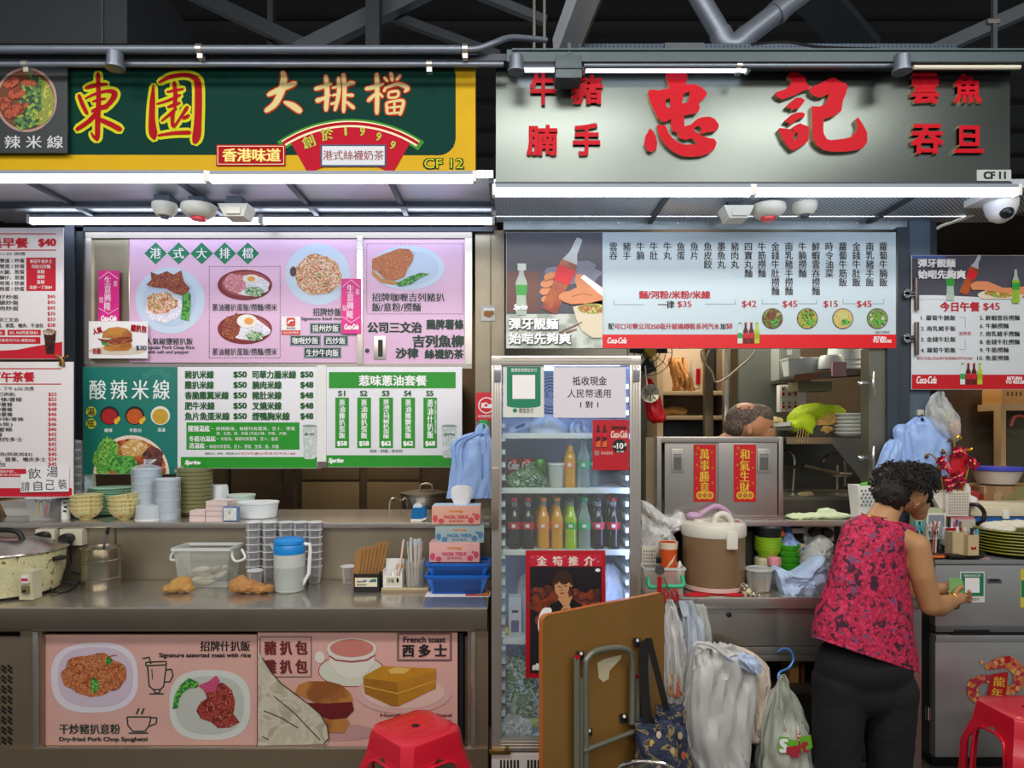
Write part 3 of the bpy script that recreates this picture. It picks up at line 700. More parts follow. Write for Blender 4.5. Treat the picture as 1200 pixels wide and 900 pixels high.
b = B(DP); b.r(330,371,352,387,paper,1); b.r(330,387,352,392.5,mat('sticker_orange','#d3452c',.5),1); b.el(341,377.5,5.2,5.2,mat('sticker_orange'),2,24,5.); b.brush([(337.5,379,1.6),(340,376,1.8),(344,375.5,1.4)],WH,3); b.t('美食推薦',336,383.5,346,386,K,2,0); b.t('本店支持外賣服務',332,388.5,350,391.2,WH,2,0); b.build('sticker',t)

t = board('menu_board',425.5,279,548.5,426.5,DP,pink,'narrower pink menu panel with the curry cutlet photo and a sliding handle')
b = B(DP)
for i in range(38): b.r(430 + i*3,285.5,431.6 + i*3,286.2,dgreen,1); b.r(430 + i*3,367.5,431.6 + i*3,368.2,dgreen,1)
for i in range(27): b.r(429.5,286 + i*3,430.2,287.6 + i*3,dgreen,1); b.r(542.5,286 + i*3,543.2,287.6 + i*3,dgreen,1)
b.build('dashed_border',t)
B(DP).el(478,314,43,26,plate_w,1,40).el(478,314,36,20,plate_sh,2,36).build('printed_plate',t)
b = B(DP); b.pg([(436,316),(448,327),(470,331),(460,334),(446,331),(436,322)],gravy,3)
b.pg([(436,304),(452,297),(468,291.5),(480,292),(485,299),(484,306),(478,315),(474,325),(462,329),(450,327),(442,318),(436,316)],cutlet,4)
b.pg([(464,333),(478,325),(492,320),(504,321),(492,326),(482,333),(468,336)],greens,5); b.build('printed_food',t)
b = B(DP)
b.t('招牌咖喱吉列豬扒',436,343.5,521,353.5,dgreen,2,.022); b.t('飯/意粉/撈麵',436,355,493,365,dgreen,2,.022)
b.t('公司三文治',431,377.5,494,390,dgreen,2,.045); b.t('鷄脾薯條',500,374.5,543,386,dgreen,2,.04); b.t('吉列魚柳',484,393,543,407,dgreen,2,.045); b.t('沙律',464,408,490,420,dgreen,2,.045); b.t('絲襪奶茶',498,409.5,543,420.5,dgreen,2,.04)
b.build('lettering',t)
b = B(); b.pbox(438,394,452,421,DP - .006,DP,alu,.002).pbox(443,398,448.5,418,DP - .007,DP - .006,blackp).lathe([(.012,0),(.012,.004),(.001,.006)],P(430.5,411,DP),iron,14,axis='y'); b.build('recessed_handle',t)
# pink lucky strips
def strip(x0,y0,x1,y1,label):
    t = thing('lucky_strip',label,'wall sign',P((x0 + x1)/2,y1,DP - .017),'magenta lucky strips')
    B().pbox(x0,y0,x1,y1,DP - .017,DP - .014,mat('strip_magenta','#e0208a',.4)).build('strip_panel',t)
    b = B(DP - .017); b.tv('生意興隆',(x0 + x1)/2 - 1,y0 + 7,y0 + 47,8.5,mat('ink_pinkwhite','#f9d9ec',.5),1,.03)
    b.t('Coca-Cola',x0 + 4,y1 - 11,x1 - 3,y1 - 5,WH,1,.05,.3); b.t('業',x1 - 6.5,y0 + 12,x1 - 1.5,y0 + 19,mat('ink_pinkwhite'),1,0); b.t('駿',x0 + 1.5,y0 + 31,x0 + 6.5,y0 + 38,mat('ink_pinkwhite'),1,0); b.build('lettering',t)
    c = (x0 + x1)/2; b = B(DP - .017); b.line([(x0 + 1,y0 + 10),(c,y0 + 1.5),(x1 - 1,y0 + 10)],.6,mat('ink_pinkwhite'),1).line([(x0 + 1,y1 - 20),(c,y1 - 13),(x1 - 1,y1 - 20)],.6,mat('ink_pinkwhite'),1); b.build('border_pattern',t)
strip(115,317,139.5,381,'magenta lucky strip on the bare steel end panel')
strip(400,326.5,423,391,'magenta lucky strip overlapping the two pink panels')
# burger card
t = thing('burger_card','small white card with a pork burger photo taped below the magenta strip','sign',P(138,421,DP - .03))
B().pbox(104,376.5,173,420,DP - .03,DP - .027,paper).build('card',t)
bun = mottled('print_bun',['#b8742f','#c98a3e','#a5622a'],9,.4,'soft')
b = B(DP - .03); b.el(138,411,34,5,mat('print_saucer','#d8c9b8',.5),1)
b.pg([(120,396),(121,389),(128,384.5),(138,383),(149,385),(155,391),(155,397)],bun,2); b.pg([(114,396.5),(126,398),(140,395),(154,395),(156,400),(148,402),(136,404),(122,402)],pork,3); b.pg([(119,400),(127,402),(128,405),(120,404)],greens,3)
b.pg([(123,404),(139,403.5),(154,401),(155,407),(150,411),(128,411.5),(121,409)],bun,2); b.build('printed_burger',t)
B(DP - .03).t('人氣',109,384,120,391,redb,4,.04,rot=-.3).t('豬扒包',154,381,172,389,redb,4,.04,rot=.1).t('$30',160,405,172,411,navy,4,.03).t('香脆',109,408,119,415,redb,4,.02).build('lettering',t)

# teal noodle poster, green price boards (hung a little in front)
DG = 3.69
teal = mat('poster_teal','#0d7468',.5,var=.05,scale=4)
t = board('poster',97,430,208,556,DG,teal,'teal poster of sour spicy noodles with three soup cups','poster',.006)
tw = mat('ink_mint','#eaf4f0',.5)
b = B(DG)
for i,ch in enumerate('酸辣米線'): b.cell(ch,115 + i*24.8,457,25,tw,2,.012,21)
for ch,px,py in (('湯',107,482.5),('底',107,496)): b.cell(ch,px,py,10,dgreen,3,.02)
b.t('酸辣',123,502,132,506.5,tw,2,.02); b.t('冬陰功',152,502,166,506.5,tw,2,.02); b.t('清湯',185,501.5,194,506,tw,2,.02); b.build('lettering',t)
b = B(DG); 
for cy in (482.5,496.5): b.el(107,cy,6,6,mat('ink_yellow','#d9d23a',.5),1,24)
b.build('soup_badge',t)
for px,rim,soup,m in ((128.5,'#1c1a18','#a81e22','a'),(158,'#1c1a18','#c2571f','b'),(188,'#e8e4da','#c9a032','c')):
    b = B(DG); b.el(px,487,11.3,11,mat('cup_' + m,rim,.5),1,28); b.el(px,488,9.3,9,mat('soup_' + m,soup,.4,var=.2,scale=40),2,26)
    if m != 'c': b.el(px + 8,494,2.6,3.4,mat('pepper','#e2b22a',.5),3,12).el(px + 11,491,2,3,mat('pepper'),3,12)
    b.build('printed_cup',t)
b = B(DG); b.el(154,556,44.5,46,mat('bowl_edge','#e7d6c4',.5),1,48)
b.v = [(x_,y_,max(z_,Z(555.5,DG))) for x_,y_,z_ in b.v]; b.build('printed_bowl',t)
b = B(DG); soup = mottled('print_broth',['#a3401e','#c26a34','#8a2f16','#d49a5a'],40,.4,'noise',1.)
for sh in ((154,552,41,38,soup,2,0),(124,535,14,22,mottled('print_lettuce',['#5aa03a','#3d8a34','#8cc050','#2d6f2c'],50,.5,'noise'),3,.3),(158,525,16,10,mottled('print_tofu',['#d8b57a','#c79a58','#e6cf9c'],40,.5,'noise'),3,0),(180,535,12,12,mottled('print_mushroom',['#3a211c','#57302a','#7c3f34'],60,.5,'noise'),3,.2),(145,545,17,12,greens,4,.1),(165,550,13,10,pork,3,.2)):
    b.el(*sh[:4],sh[4],sh[5],26,wob=.3 if sh[5] > 2 else 0,rot=sh[6])
b.v = [(x_,y_,max(z_,Z(555,DG))) for x_,y_,z_ in b.v]; b.build('printed_food',t)
b = B(DG)
for k in range(3): b.line([(167 + 4*i,443 - k*2.5 - 6*math.exp(-((i - 4)/2) ** 2) + .8*math.sin(i*2)) for i in range(9)],.5,mat('ink_tealline','#4fa898',.5),1)
b.build('wave_pattern',t)

pw = mat('board_white','#e6e6ec',.45); green = mat('board_green','#1f9322',.45,var=.08,scale=6); ink = mat('ink_price','#155c24',.55)
def glass_print(b,x,y0,y1,w):
    g = mottled('print_soda',['#a3b0ac','#c9d3cf','#b3bfbb','#dde4e2'],60,.4,'soft')
    b.pg([(x - w/2,y0),(x + w/2,y0),(x + w*.4,y0 + (y1 - y0)*.7),(x + w*.42,y1 - 2),(x + w*.3,y1),(x - w*.3,y1),(x - w*.42,y1 - 2),(x - w*.4,y0 + (y1 - y0)*.7)],g,4)
    b.el(x,y0,w/2,1.4,mat('print_glass_rim','#8f9c98',.4),5,20)
t = board('menu_board',208,430,376,549,DG - .008,pw,'white and green price board listing ten rice noodle dishes',th=.008)
d = DG - .008
B(d).r(212,535.5,374,548.5,green,1).r(218.5,495,351,527,green,1).build('green_field',t)
b = B(d)
for i,(a,p1,q,p2) in enumerate((('豬扒米線',250.5,'司華力腸米線',347),('雞扒米線',250.5,'腩肉米線',330),('香脆雞翼米線',268,'豬肚米線',330),('肥牛米線',251.5,'叉燒米線',330),('魚片魚蛋米線',269,'煙鴨胸米線',339.5))):
    y = 434.5 + i*12.2
    b.t(a,217,y,p1,y + 9,ink,2,.035); b.t('$50',274,y + 1,289,y + 8.5,ink,2,.05); b.t(q,296,y,p2,y + 9,ink,2,.035); b.t('$50' if i == 0 else '$48',352.5,y + 1,367,y + 8.5,ink,2,.05)
b.build('lettering',t,'dark green dish names and prices')
b = B(d)
b.t('酸辣湯底',221,498.5,246,506,WH,3,.03); b.t('冬蔭功湯底',222,511,253,517.5,WH,3,.03); b.t('清湯底',222,519,240,525.5,WH,3,.03)
for s_,x0,y0,x1 in (('－ 麻辣鷄湯、每碗均有雲耳、豆卜、芽菜',247,500,346),('菜、生菜、腐、炸醬 (可加小辣、中辣、大辣)',254,506,336),('－ 冬陰功、每碗均有雲耳、豆卜、金菇',254,512,326),('－ 每碗均有雲耳、豆卜、芽菜、生菜、腐、炸醬',241,521,327)): b.t(s_,x0,y0,x1,y0 + 4.5,WH,3,.0)
b.t('Sprite',217,539.5,235,545.5,WH,2,.06,.3); b.build('lettering',t)
b = B(d); b.t('凍飲$16、熱飲、通菜底+$10',240,530,281,533,ink,2,0); b.t('可口可樂公司系列汽水+$8',282,530,346,533,R,2,0); b.build('lettering',t)
b = B(d); glass_print(b,363,499,538,17); b.t('Sprite',357,507,369,511,ink,6,.03,.3); b.build('printed_glass',t)
t = board('menu_board',378.5,430,541.5,547.5,DG - .008,pw,'white board with five numbered green columns of scallion oil set meals',th=.008)
B(d).r(381,533.5,540,547,green,1).r(385.5,436,534,455,green,1).build('green_field',t)
b = B(d)
for i,(s_,pr) in enumerate((('蔥油雞扒蛋飯','$58'),('蔥油豬扒蛋飯','$58'),('蔥油吉列豬扒蛋飯','$62'),('蔥油雞髀蛋飯','$62'),('蔥油什扒飯','$68'))):
    cx = 401 + i*25.8; b.r(cx - 8,466,cx + 8,525,green,1); b.tv(s_,cx,468,514,7.6,WH,2,.03); b.t(pr,cx - 5.5,517,cx + 5.5,523,WH,2,.05)
    if i == 4: b.tv('雞扒豬扒腸煎蛋',cx + 6.2,469,508,2.6,WH,2,0)
b.build('set_meal_column',t)
b = B(d)
for i in range(5): b.t('S%d' % (i + 1),396.5 + i*25.8,458,404.5 + i*25.8,464,ink,2,.04)
b.t('撈飯 / 撈麵 / 撈米粉',433,526.5,472,530.5,ink,2,.0); b.build('lettering',t,'dark green set numbers')
B(d).t('惹味蔥油套餐',421,440,500,452,WH,2,.035).t('Sprite',385,537,402.5,543.5,WH,2,.06,.3).build('lettering',t)
b = B(d); glass_print(b,526.5,499,536.5,18); b.t('Sprite',520,507,533,511.5,ink,6,.03,.3); b.build('printed_glass',t)
tag(B().pbox(371.5,428,382,547,DG - .016,DG - .009,white).pbox(372,541,383,548,DG - .02,DG - .016,mat('clip_grey','#6a5a5a',.5)).build('joining_strip'),'white strip joining the two white and green price boards','strip')

# red and white menus at the end
DR = 3.50
rw = mat('menu_white','#e9e4e6',.45)
t = board('menu_poster',-60,267,74,421,DR,rw,'upper red and white breakfast menu with an iced cola glass','menu board',.008)
b = B(DR)
for y in (273.5,292.5): b.r(-60,y,66,y + 1.2,R,1)
b.pg([(-60,414),(0,411),(20,410),(40,406),(58,403),(73,400.5),(73,420.5),(-60,420.5)],R,1); b.r(31,302,65.5,341,R,1); b.r(-40,386.5,6,393,R,1); b.r(9,386.5,48,393,R,1); b.r(-40,395,47.5,403,R,1); b.build('red_field',t)
B(DR).t('晨早餐',-12,279,33,290.5,R,2,.04).t('$40',46,280,65.5,289.5,R,2,.06).build('lettering',t,'red heading and price')
b = B(DR)
b.t('7:00 — 11:30 供應',-24,295.5,30,299.5,K,2,0)
for i,s_ in enumerate(('配雙蛋 / 炒蛋','配雙蛋 / 炒蛋','配火腿、煎蛋','配腸仔、煎蛋','配煎蛋 / 炒蛋','配煎蛋 / 炒蛋')): b.t('A餐 ' + s_,-18,303 + i*6.6,29,308 + i*6.6,K,2,.02)
for i,s_ in enumerate(('腸仔炒蛋','火腿炒蛋','餐肉炒蛋','','雜拼三文治','油醬、果醬、嗰央、牛油包')):
    if s_: b.t(s_,-8,345.5 + i*6.7,22 if i < 5 else 51,350.5 + i*6.7,K,2,.02)
b.build('lettering',t,'black dish lines')
b = B(DR)
for i,s_ in enumerate(('$45','$45','$45','$35','$33','$28')): b.t(s_,56,345.5 + i*6.7,65,350 + i*6.7,R,2,.03)
b.build('lettering',t,'red prices')
b = B(DR)
for i,s_ in enumerate(('奉送牛油多士','可改公仔麵','米粉','通粉','意粉','出前一丁加$4')):
    w = 13 if len(s_) > 5 else 11 if len(s_) > 2 else 4.5; b.t(s_,48.3 - w,304 + i*6.1,48.3 + w,308.5 + i*6.1,WH,2,.02)
b.t('B5, B6烘底加$2',12,388,45,391.8,WH,2,.02); b.t('奶茶、咖啡、可口可樂系列汽水/凍飲加$2',-36,397,42,401,WH,2,0); b.t('多士',-6,388,4,391.8,WH,2,.02); b.build('lettering',t,'white writing on red')
b = B(DR); b.pg([(51.5,389),(66,389),(65,402),(63.5,415),(54.5,415),(53,402)],mottled('print_cola',['#2c1712','#4a261c','#1d0f0c'],60,.3,'noise'),3); b.el(58.7,389,7.6,4,mottled('print_ice',['#b49a88','#8a6a58','#d2c4b8'],90,.3),4,20,wob=.2); b.build('printed_glass',t)
t = board('menu_poster',-60,424,85.5,583,DR - .012,rw,'lower red and white afternoon tea menu with a handwritten note over it','menu board',.008)
d = DR - .012; b = B(d)
for y in (431.5,449.5): b.r(-60,y,72,y + 1.2,R,1)
b.r(-60,572,84.5,582,R,1); b.r(-60,549.5,31,559,R,1); b.build('red_field',t)
B(d).t('下午茶餐',-11,436,40.5,447.5,R,2,.04).build('lettering',t,'red heading')
b = B(d); b.t('下午 2:00 - 下午 6:00 供應',-24,453,40,458,K,2,0)
for i,(s_,w) in enumerate((('多士(已烘底)',18),('牌沙律/薯條',26),('沙律/薯條',15),('沙律/薯條',15),('沙律/薯條',15),('扒)沙律/薯條',28),('尾(6隻)',15),('條/薯條',15),('拼盤',3),('火腿西多士',27),('',0),('',0),('三文治(烘底加$2)',38),('花生、醬果、嗰央多士',54),('六包',7))):
    if s_: b.t(s_,-14 if w > 4 else -9,459.8 + i*5.85,w,464.8 + i*5.85,K,2,.02)
b.build('lettering',t,'black dish lines')
b = B(d)
for i,s_ in enumerate('55 52 48 48 46 46 46 46 42 42 42 42 40 34 45'.split()): b.t('$' + s_,57,460 + i*5.85,66.5,464.6 + i*5.85,R,2,.03)
b.build('lettering',t,'red prices')
B(d).t('奶茶咖啡、',-20,551,20,554,WH,2,0).t('可口可樂系列加$2',-20,555,29,558,WH,2,0).build('lettering',t,'white writing on red')
t = thing('handwritten_note','white paper note handwritten about helping yourself to soup','note',P(52,577,d - .01))
B().prism([(X(a_,d - .01),Z(b_,d - .01)) for a_,b_ in ((30,547),(81,546),(80.5,576),(24,577),(24,556),(31,555))],d - .01,d - .008,paper).build('sheet',t)
gk = mat('ink_pencil','#3c3a44',.6)
b = B(d - .01); b.t('飲',33,548.5,48,561,gk,1,0,rot=-.08); b.t('湯',55,546.5,68,559,gk,1,0,rot=.05)
for i,ch in enumerate('請自己裝'): b.t(ch,25 + i*14.5,564.5 - i,35 + i*14.5,576 - i,gk,1,0,rot=.06*(-1) ** i)
b.build('lettering',t)
def clip(name,px,py,d,label,ang=0.,col=None):
    t = thing(name,label,'clip',P(px,py,d)); m = col or chrome; c = P(px,py,d)
    for sgn in (-1,1):
        b = B(); b.curve([c + Vector((0,-.004*sgn,0)),c + Vector((-.018,-.012*sgn,.004)),c + Vector((-.03,-.012*sgn,.006))],.005,m,5,8); b.lathe([(.011,-.003),(.011,.003)],c + Vector((-.032,-.012*sgn,.006)),m,14,axis='y'); b.build('clip_arm',t)
    B().box(c.x - .002,c.x + .014,d - .008,d + .012,c.z - .05,c.z + .05,m,.003).build('jaw',t)
    return t
brass = mat('old_brass','#8a6b3a',.35,.8)
t = thing('bulldog_clip','brass bulldog clip between the two red and white menus','clip',P(73,425,DR - .02))
c = P(73,421,DR - .02); B().curve([c + Vector((-.03,0,.02)),c,c + Vector((.005,0,-.035))],.008,brass,5,8).build('clip_arm',t); B().curve([c + Vector((.028,0,.018)),c,c + Vector((-.012,0,-.03))],.007,brass,5,8).build('clip_arm',t)
t = thing('bulldog_clip','silver bulldog clip under the teal poster and price board','clip',P(211,557,DG - .02))
c = P(212,552,DG - .02); B().bar(c + Vector((-.03,0,-.004)),c + Vector((.016,0,.022)),.012,.02,alu).build('jaw',t); B().lathe([(.014,-.004),(.014,.004)],c + Vector((-.002,-.012,-.016)),chrome,14,axis='y').build('clip_arm',t)

# ================================================================== COUNTER OF THE NOODLE STALL
CF = 2.90; CB = 3.43; CT = .85; ST = 1.141
t = thing('worktop','long stainless steel worktop carrying the rice cooker and water jug','counter',(-1.8,3.15,CT))
x1c = X(571,CF)
B().box(-3.6,x1c,CF,CB,CT - .03,CT,steel,.004).build('top_sheet',t)
B().box(-3.6,x1c,CF - .003,CF + .02,Z(737,CF),CT - .006,mat('worktop_lip','#8a8071',.32,.8,var=.15,scale=5),.004).build('front_lip',t)
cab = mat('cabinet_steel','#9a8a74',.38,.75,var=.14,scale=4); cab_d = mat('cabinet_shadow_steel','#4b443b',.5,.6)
t = thing('base_cabinet','steel base cabinet with two sliding doors covered in pink food posters','cabinet',(-1.8,3.1,0))
d = CF + .03; b = B()
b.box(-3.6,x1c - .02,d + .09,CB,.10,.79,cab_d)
b.pbox(-200,736,571,740,d,d + .1,cab).pbox(-200,878,571,990,d - .015,d + .1,cab).pbox(24,740,49,990,d,d + .1,cab).pbox(548,740,572,990,d,d + .1,cab)
b.build('carcass',t)
B().pbox(38,735.5,556,739.5,d - .012,d,steel_h,.003).pbox(38,741,44,880,d - .012,d,steel_h,.003).pbox(552,741,557,880,d - .012,d,steel_h,.003).pbox(38,876,557,881,d - .012,d,steel_h,.003).build('door_frame',t)
b = B().pbox(-120,746,24,884,d + .004,d + .02,cab)
for r_ in range(9):
    for c_ in range(5):
        cx,cy = 12 - c_*7,784 + r_*12; b.d = d + .004
        for k in (0,4.5): b.line([(cx + 2.5,cy + k),(cx - 3,cy + k - 4.5)],2.6,blackp,1)
b.build('vent_panel',t)
dp = d + .024
poster = mat('poster_pink','#d3a59c',.5,var=.12,scale=7); b1 = B().pbox(50,744,301,878,dp,dp + .02,poster)
door1 = b1.build('sliding_door',t,'sliding door with poster of spaghetti and assorted meat'); b = B()
spag = mottled('print_spaghetti',['#8c3b22','#b35c36','#d6905c','#6a2718','#c77646'],55,.4,'noise',2.5)
dw = mat('print_dish_white','#d8d2dc',.45); dsh = mat('print_dish_inner','#c8b8ca',.45)
b = B(dp); b.el(111,794,51,41,dw,1,44,2.7,rot=-.05); b.el(112,793,44,35,dsh,2,40,2.6); b.el(246,826,47.5,41,mat('print_dish_b','#ccd2cc',.45),1,44,2.8); b.el(246,826,40,34,mat('print_dish_b2','#b9bdb6',.45),2,40,2.6); b.build('printed_plate',door1)
b = B(dp); b.el(111,791,36,26,spag,3,40,wob=.22)
for k in range(34):
    cx,cy = 111 + random.uniform(-26,26),791 + random.uniform(-17,17); r_ = random.uniform(4,12); a0 = random.uniform(0,6)
    b.line([(cx + r_*math.cos(a0 + i*.45),cy + r_*.75*math.sin(a0 + i*.45)) for i in range(8)],.9,(mat('strand_a','#d08a5a',.5),mat('strand_b','#9a4526',.5))[k % 2],4)
b.el(112,803,5,8,greens,5,14,wob=.4); b.el(128,774,4,4,greens,5,12,wob=.4)
steak = mottled('print_steak',['#8c2f28','#a84a3c','#6a2022','#c0685a'],45,.35,'noise')
b.pg([(237,803),(250,800),(262,800),(272,808),(276,822),(274,836),(281,846),(270,852),(256,853),(248,846),(236,842),(230,832),(236,822),(243,818)],steak,3)
b.pg([(232,803),(245,798),(254,791),(258,797),(253,810),(243,811)],mat('print_ham_pink','#c04a72',.4,var=.2,scale=60),4)
b.pg([(203,830),(205,815),(212,802),(222,794),(233,799),(232,805),(222,806),(214,812),(210,820),(209,829)],greens,4); b.build('printed_food',door1)
b = B(dp)
def icon(pts,w=1.6): b.line(pts,w,dgreen,1)
icon([(167,772),(175,770),(177,778)]); icon([(171,776),(195,775),(195,779),(171,780),(171,776)]); icon([(173,780),(175,804),(180,808),(188,808),(192,804),(195,780)]); icon([(195,785),(201,784),(203,792),(199,799),(193,799)]); icon([(180,808),(182,812),(187,812),(188,808)]); icon([(175,813),(192,813)]); icon([(178,784),(179,796)],1)
icon([(149,840),(177,840)]); icon([(149,840),(150,850),(156,857),(170,857),(175,850),(177,840)]); icon([(176,841),(184,841),(183,848),(175,851)]); icon([(151,859),(174,859)]); icon([(160,837),(163,830)],2); icon([(166,837),(169,830)],2); b.build('cup_drawing',door1)
b = B(dp)
b.t('招牌什扒飯',235,751,293,763,K,2,.025); b.t('Signature assorted meat with rice',187,765,294,771.5,K,2,.035); b.t('干炒豬扒意粉',70,848,141,860,dgreen,2,.025); b.t('Dry-fried Pork Chop Spughetti',70,863.5,173,869.5,dgreen,2,.04); b.build('lettering',door1)
dq = d + .014
door2 = B().pbox(302,741,536,875,dq,dq + .02,poster).build('sliding_door',t,'sliding door with torn poster of burger and French toast')
b = B(dq); cupw = mat('print_cup_white','#d9d6cc',.45); saucer = mat('print_saucer_b','#cdd0bf',.45)
b.el(412,786,39,19,redb,1,40); b.el(412,786,38,18,saucer,2,40); b.pg([(384,757),(441,757),(438,778),(425,793),(410,796),(398,791),(387,778)],cupw,3); b.el(375,770,6,7,cupw,3,20)
b.el(412.5,760,29,13,cupw,4,36); b.el(412.5,759,25.5,10.5,mat('print_tea','#c47a70',.45,var=.12,scale=20),5,36); b.line([(386,768),(394,773),(412,775),(430,773),(440,767)],1.4,redb,5); b.build('printed_cup',door2)
b = B(dq); b.el(473,812,56,24,mat('print_plate_rose','#cfa8a2',.45),3,40); b.el(473,811,48,19,mat('print_plate_rose2','#d8b8b0',.45),4,40)
b.pg([(426,792),(448,780),(511,783),(511,789),(466,799),(430,799)],mat('toast_top','#b98420',.45,var=.15,scale=40),5); b.pg([(426,794),(466,799),(467,827),(460,827),(428,812)],mat('toast_side','#9a671c',.45,var=.2,scale=30),6); b.pg([(466,799),(511,786),(511,806),(467,827)],mat('toast_side2','#ad7a22',.45,var=.2,scale=30),6); b.line([(426,803),(466,812),(511,797)],1.2,mat('toast_line','#d2a848',.5),7)
b.pg([(455,784),(466,781),(482,783),(474,789),(458,789)],mat('print_butter','#d5b45e',.4),6); b.build('printed_food',door2)
b = B(dq); bun2 = mottled('print_bun_dark',['#a0632f','#b67a3e','#8c5226'],7,.4,'soft')
b.pg([(346,812),(350,802),(362,798),(385,798),(400,802),(411,812),(414,820),(411,824),(372,824)],bun2,3); b.pg([(358,823),(385,824),(413,822),(415,832),(405,842),(388,843),(374,840),(364,832)],mat('print_patty','#6a1c20',.3,var=.4,scale=40),4)
b.pg([(372,838),(388,843),(406,841),(410,846),(404,858),(385,858),(378,848)],bun2,5); b.el(392,858,52,10,mat('print_tray','#b98f8c',.5),2,30); b.build('printed_burger',door2)
b = B(dq); torn = mottled('torn_backing',['#c4bda8','#b9b29d','#c8c2af','#aaa28c'],9,.6,'soft',1.5)
b.pg([(303,762),(308,770),(318,786),(330,800),(346,812),(362,824),(376,836),(384,850),(386,862),(384,871),(303,873)],torn,7); tear = mat('torn_edge','#4a4034',.6); b.line([(308,770),(318,786),(330,800),(346,812),(362,824),(376,836),(384,850),(386,864),(380,871)],1.4,tear,8)
for q in ([(310,832),(330,840),(350,852)],[(322,815),(346,835),(366,856)],[(308,862),(316,866)],[(360,850),(376,866)]): b.line(q,1.2,tear,8)
b.build('torn_patch',door2)
b = B(dq); ro = mat('ink_oxblood','#6a1f26',.55)
b.frame(305,746,365,793,.8,dgreen,2); b.t('豬 扒 包',310.5,751,360,767,ro,2,.04); b.t('雞 扒 包',310.5,773,360,789,ro,2,.04); b.frame(466,742,529,774,.9,K,2); b.frame(467.5,743.5,527.5,772.5,.5,K,2)
b.t('French toast',473,746,522,752.5,K,2,.035); b.t('西 多 士',472,755,523,769.5,K,2,.045); b.t('Hongkong style food',446,836,529,841,ro,2,.04); b.t('with cha chaan flavour',452,842,529,846,ro,2,.03); b.build('lettering',door2)
B().pbox(538,742,543,876,dq + .01,dq + .03,blackm).pbox(545,746,548,874,dq,dq + .02,steel_dark).build('door_rail',t)
B().pbox(41,745,49,878,dp,dp + .02,blackm).pbox(44.5,745,46,878,dp - .004,dp,steel).build('door_rail',t)

# splashback and pass-through shelf
t = thing('splashback','stained steel splashback behind the worktop, holding up the shelf','splashback',(-1.8,3.5,CT))
splash = mat('splash_steel','#9c917d',.42,.65,var=.18,scale=4)
B().box(-3.45,-.11,CB + .012,CB + .03,CT - .03,ST - .025,splash).box(-3.45,-.11,3.93,3.97,0,ST - .025,splash).build('panel',t)
for px in (135,333): B().pbox(px - 1,620,px + 1,680,CB + .008,CB + .012,steel_dark).build('seam',t)
t = thing('serving_shelf','long steel serving shelf carrying bowls and tissue boxes','shelf',(-1.8,3.7,ST))
B().box(-3.45,-.11,CB - .01,4.0,ST - .02,ST,steel,.003).build('shelf_top',t)
B().box(-3.6,-.11,CB - .013,CB,ST - .028,ST - .002,steel_h,.003).build('front_edge',t)

# dim kitchen behind: steel fridges and uprights
t = thing('kitchen_fridge','dim brown steel kitchen fridge behind the green price boards','fridge',(X(440,5.3),5.3,0))
B().box(X(352,5.2),X(535,5.2),5.2,5.58,.05,2.0,panel_brown,.01).build('casing',t)
for a_,b_ in ((354,421),(430,492)): B().pbox(a_,440,b_,562,5.18,5.2,mat('fridge_brown','#93805f',.4,.6,var=.2,scale=3),.004).pbox(a_,565,b_,700,5.18,5.2,mat('fridge_brown'),.004).build('door',t)
t = thing('kitchen_rack','dark wire rack with hanging pans behind the white tubs','rack',(X(305,4.8),4.8,0))
b = B()
for px in (268,330,345): b.box(X(px,4.8) - .012,X(px,4.8) + .012,4.78,4.81,0,2.2,steel_dark)
for z_ in (.4,1.0,1.34,1.75): b.box(X(262,4.8),X(350,4.8),4.6,5.0,z_,z_ + .02,steel_dark)
b.build('rack_frame',t)
for px,z_,r_ in ((282,1.36,.10),(305,1.36,.08),(322,1.36,.09)):
    tag(B().lathe([(r_*.8,0),(r_,.03),(r_,.12),(r_*.95,.125),(.001,.12)],(X(px,4.75),4.75,z_),steel_dark,18).build('saucepan'),'dark saucepan on the kitchen rack, ' + {282: 'nearest the serving bowls',305: 'middle of the three',322: 'closest to the brown fridge'}[px],'pan','saucepans on the kitchen rack')
tag(B().pbox(0,586,28,606,3.98,4.1,mat('crate_wood','#a7814a',.7,var=.3,scale=20)).build('wooden_tray'),'yellowish wooden tray under the lower red menu','tray')
# big pot behind the shelf
t = thing('stock_pot','large steel stock pot with lid behind the tissue boxes','pot',(X(497,4.25),4.25,1.02))
c = (X(497,4.25),4.25,.97)
B().lathe([(.12,0),(.138,.01),(.14,.23),(.148,.235),(.146,.24),(.001,.238)],c,mat('pot_steel','#b0aca4',.25,.9,var=.1,scale=10),36).build('pot_body',t)
B().lathe([(.15,.24),(.15,.247),(.08,.262),(.001,.266)],c,mat('pot_lid','#8d887d',.3,.85),36).curve([(c[0] - .02,4.2,c[2] + .262),(c[0] - .01,4.2,c[2] + .30),(c[0] + .05,4.2,c[2] + .30),(c[0] + .06,4.2,c[2] + .262)],.006,alu,5,8).build('lid',t)
B().curve([(c[0] - .135,4.2,c[2] + .2),(c[0] - .19,4.17,c[2] + .21),(c[0] - .19,4.13,c[2] + .12),(c[0] - .15,4.15,c[2] + .1)],.008,alu,6,8).build('handle',t)
tag(B().box(c[0] - .3,c[0] + .3,4.03,4.45,0,.97,steel_dark,.01).build('kitchen_stand'),'steel stand under the stock pot','stand')

# ------------------------------------------------------------------ on the serving shelf
def X2(px,d=3.6): return X(px,d)
ds = 3.62
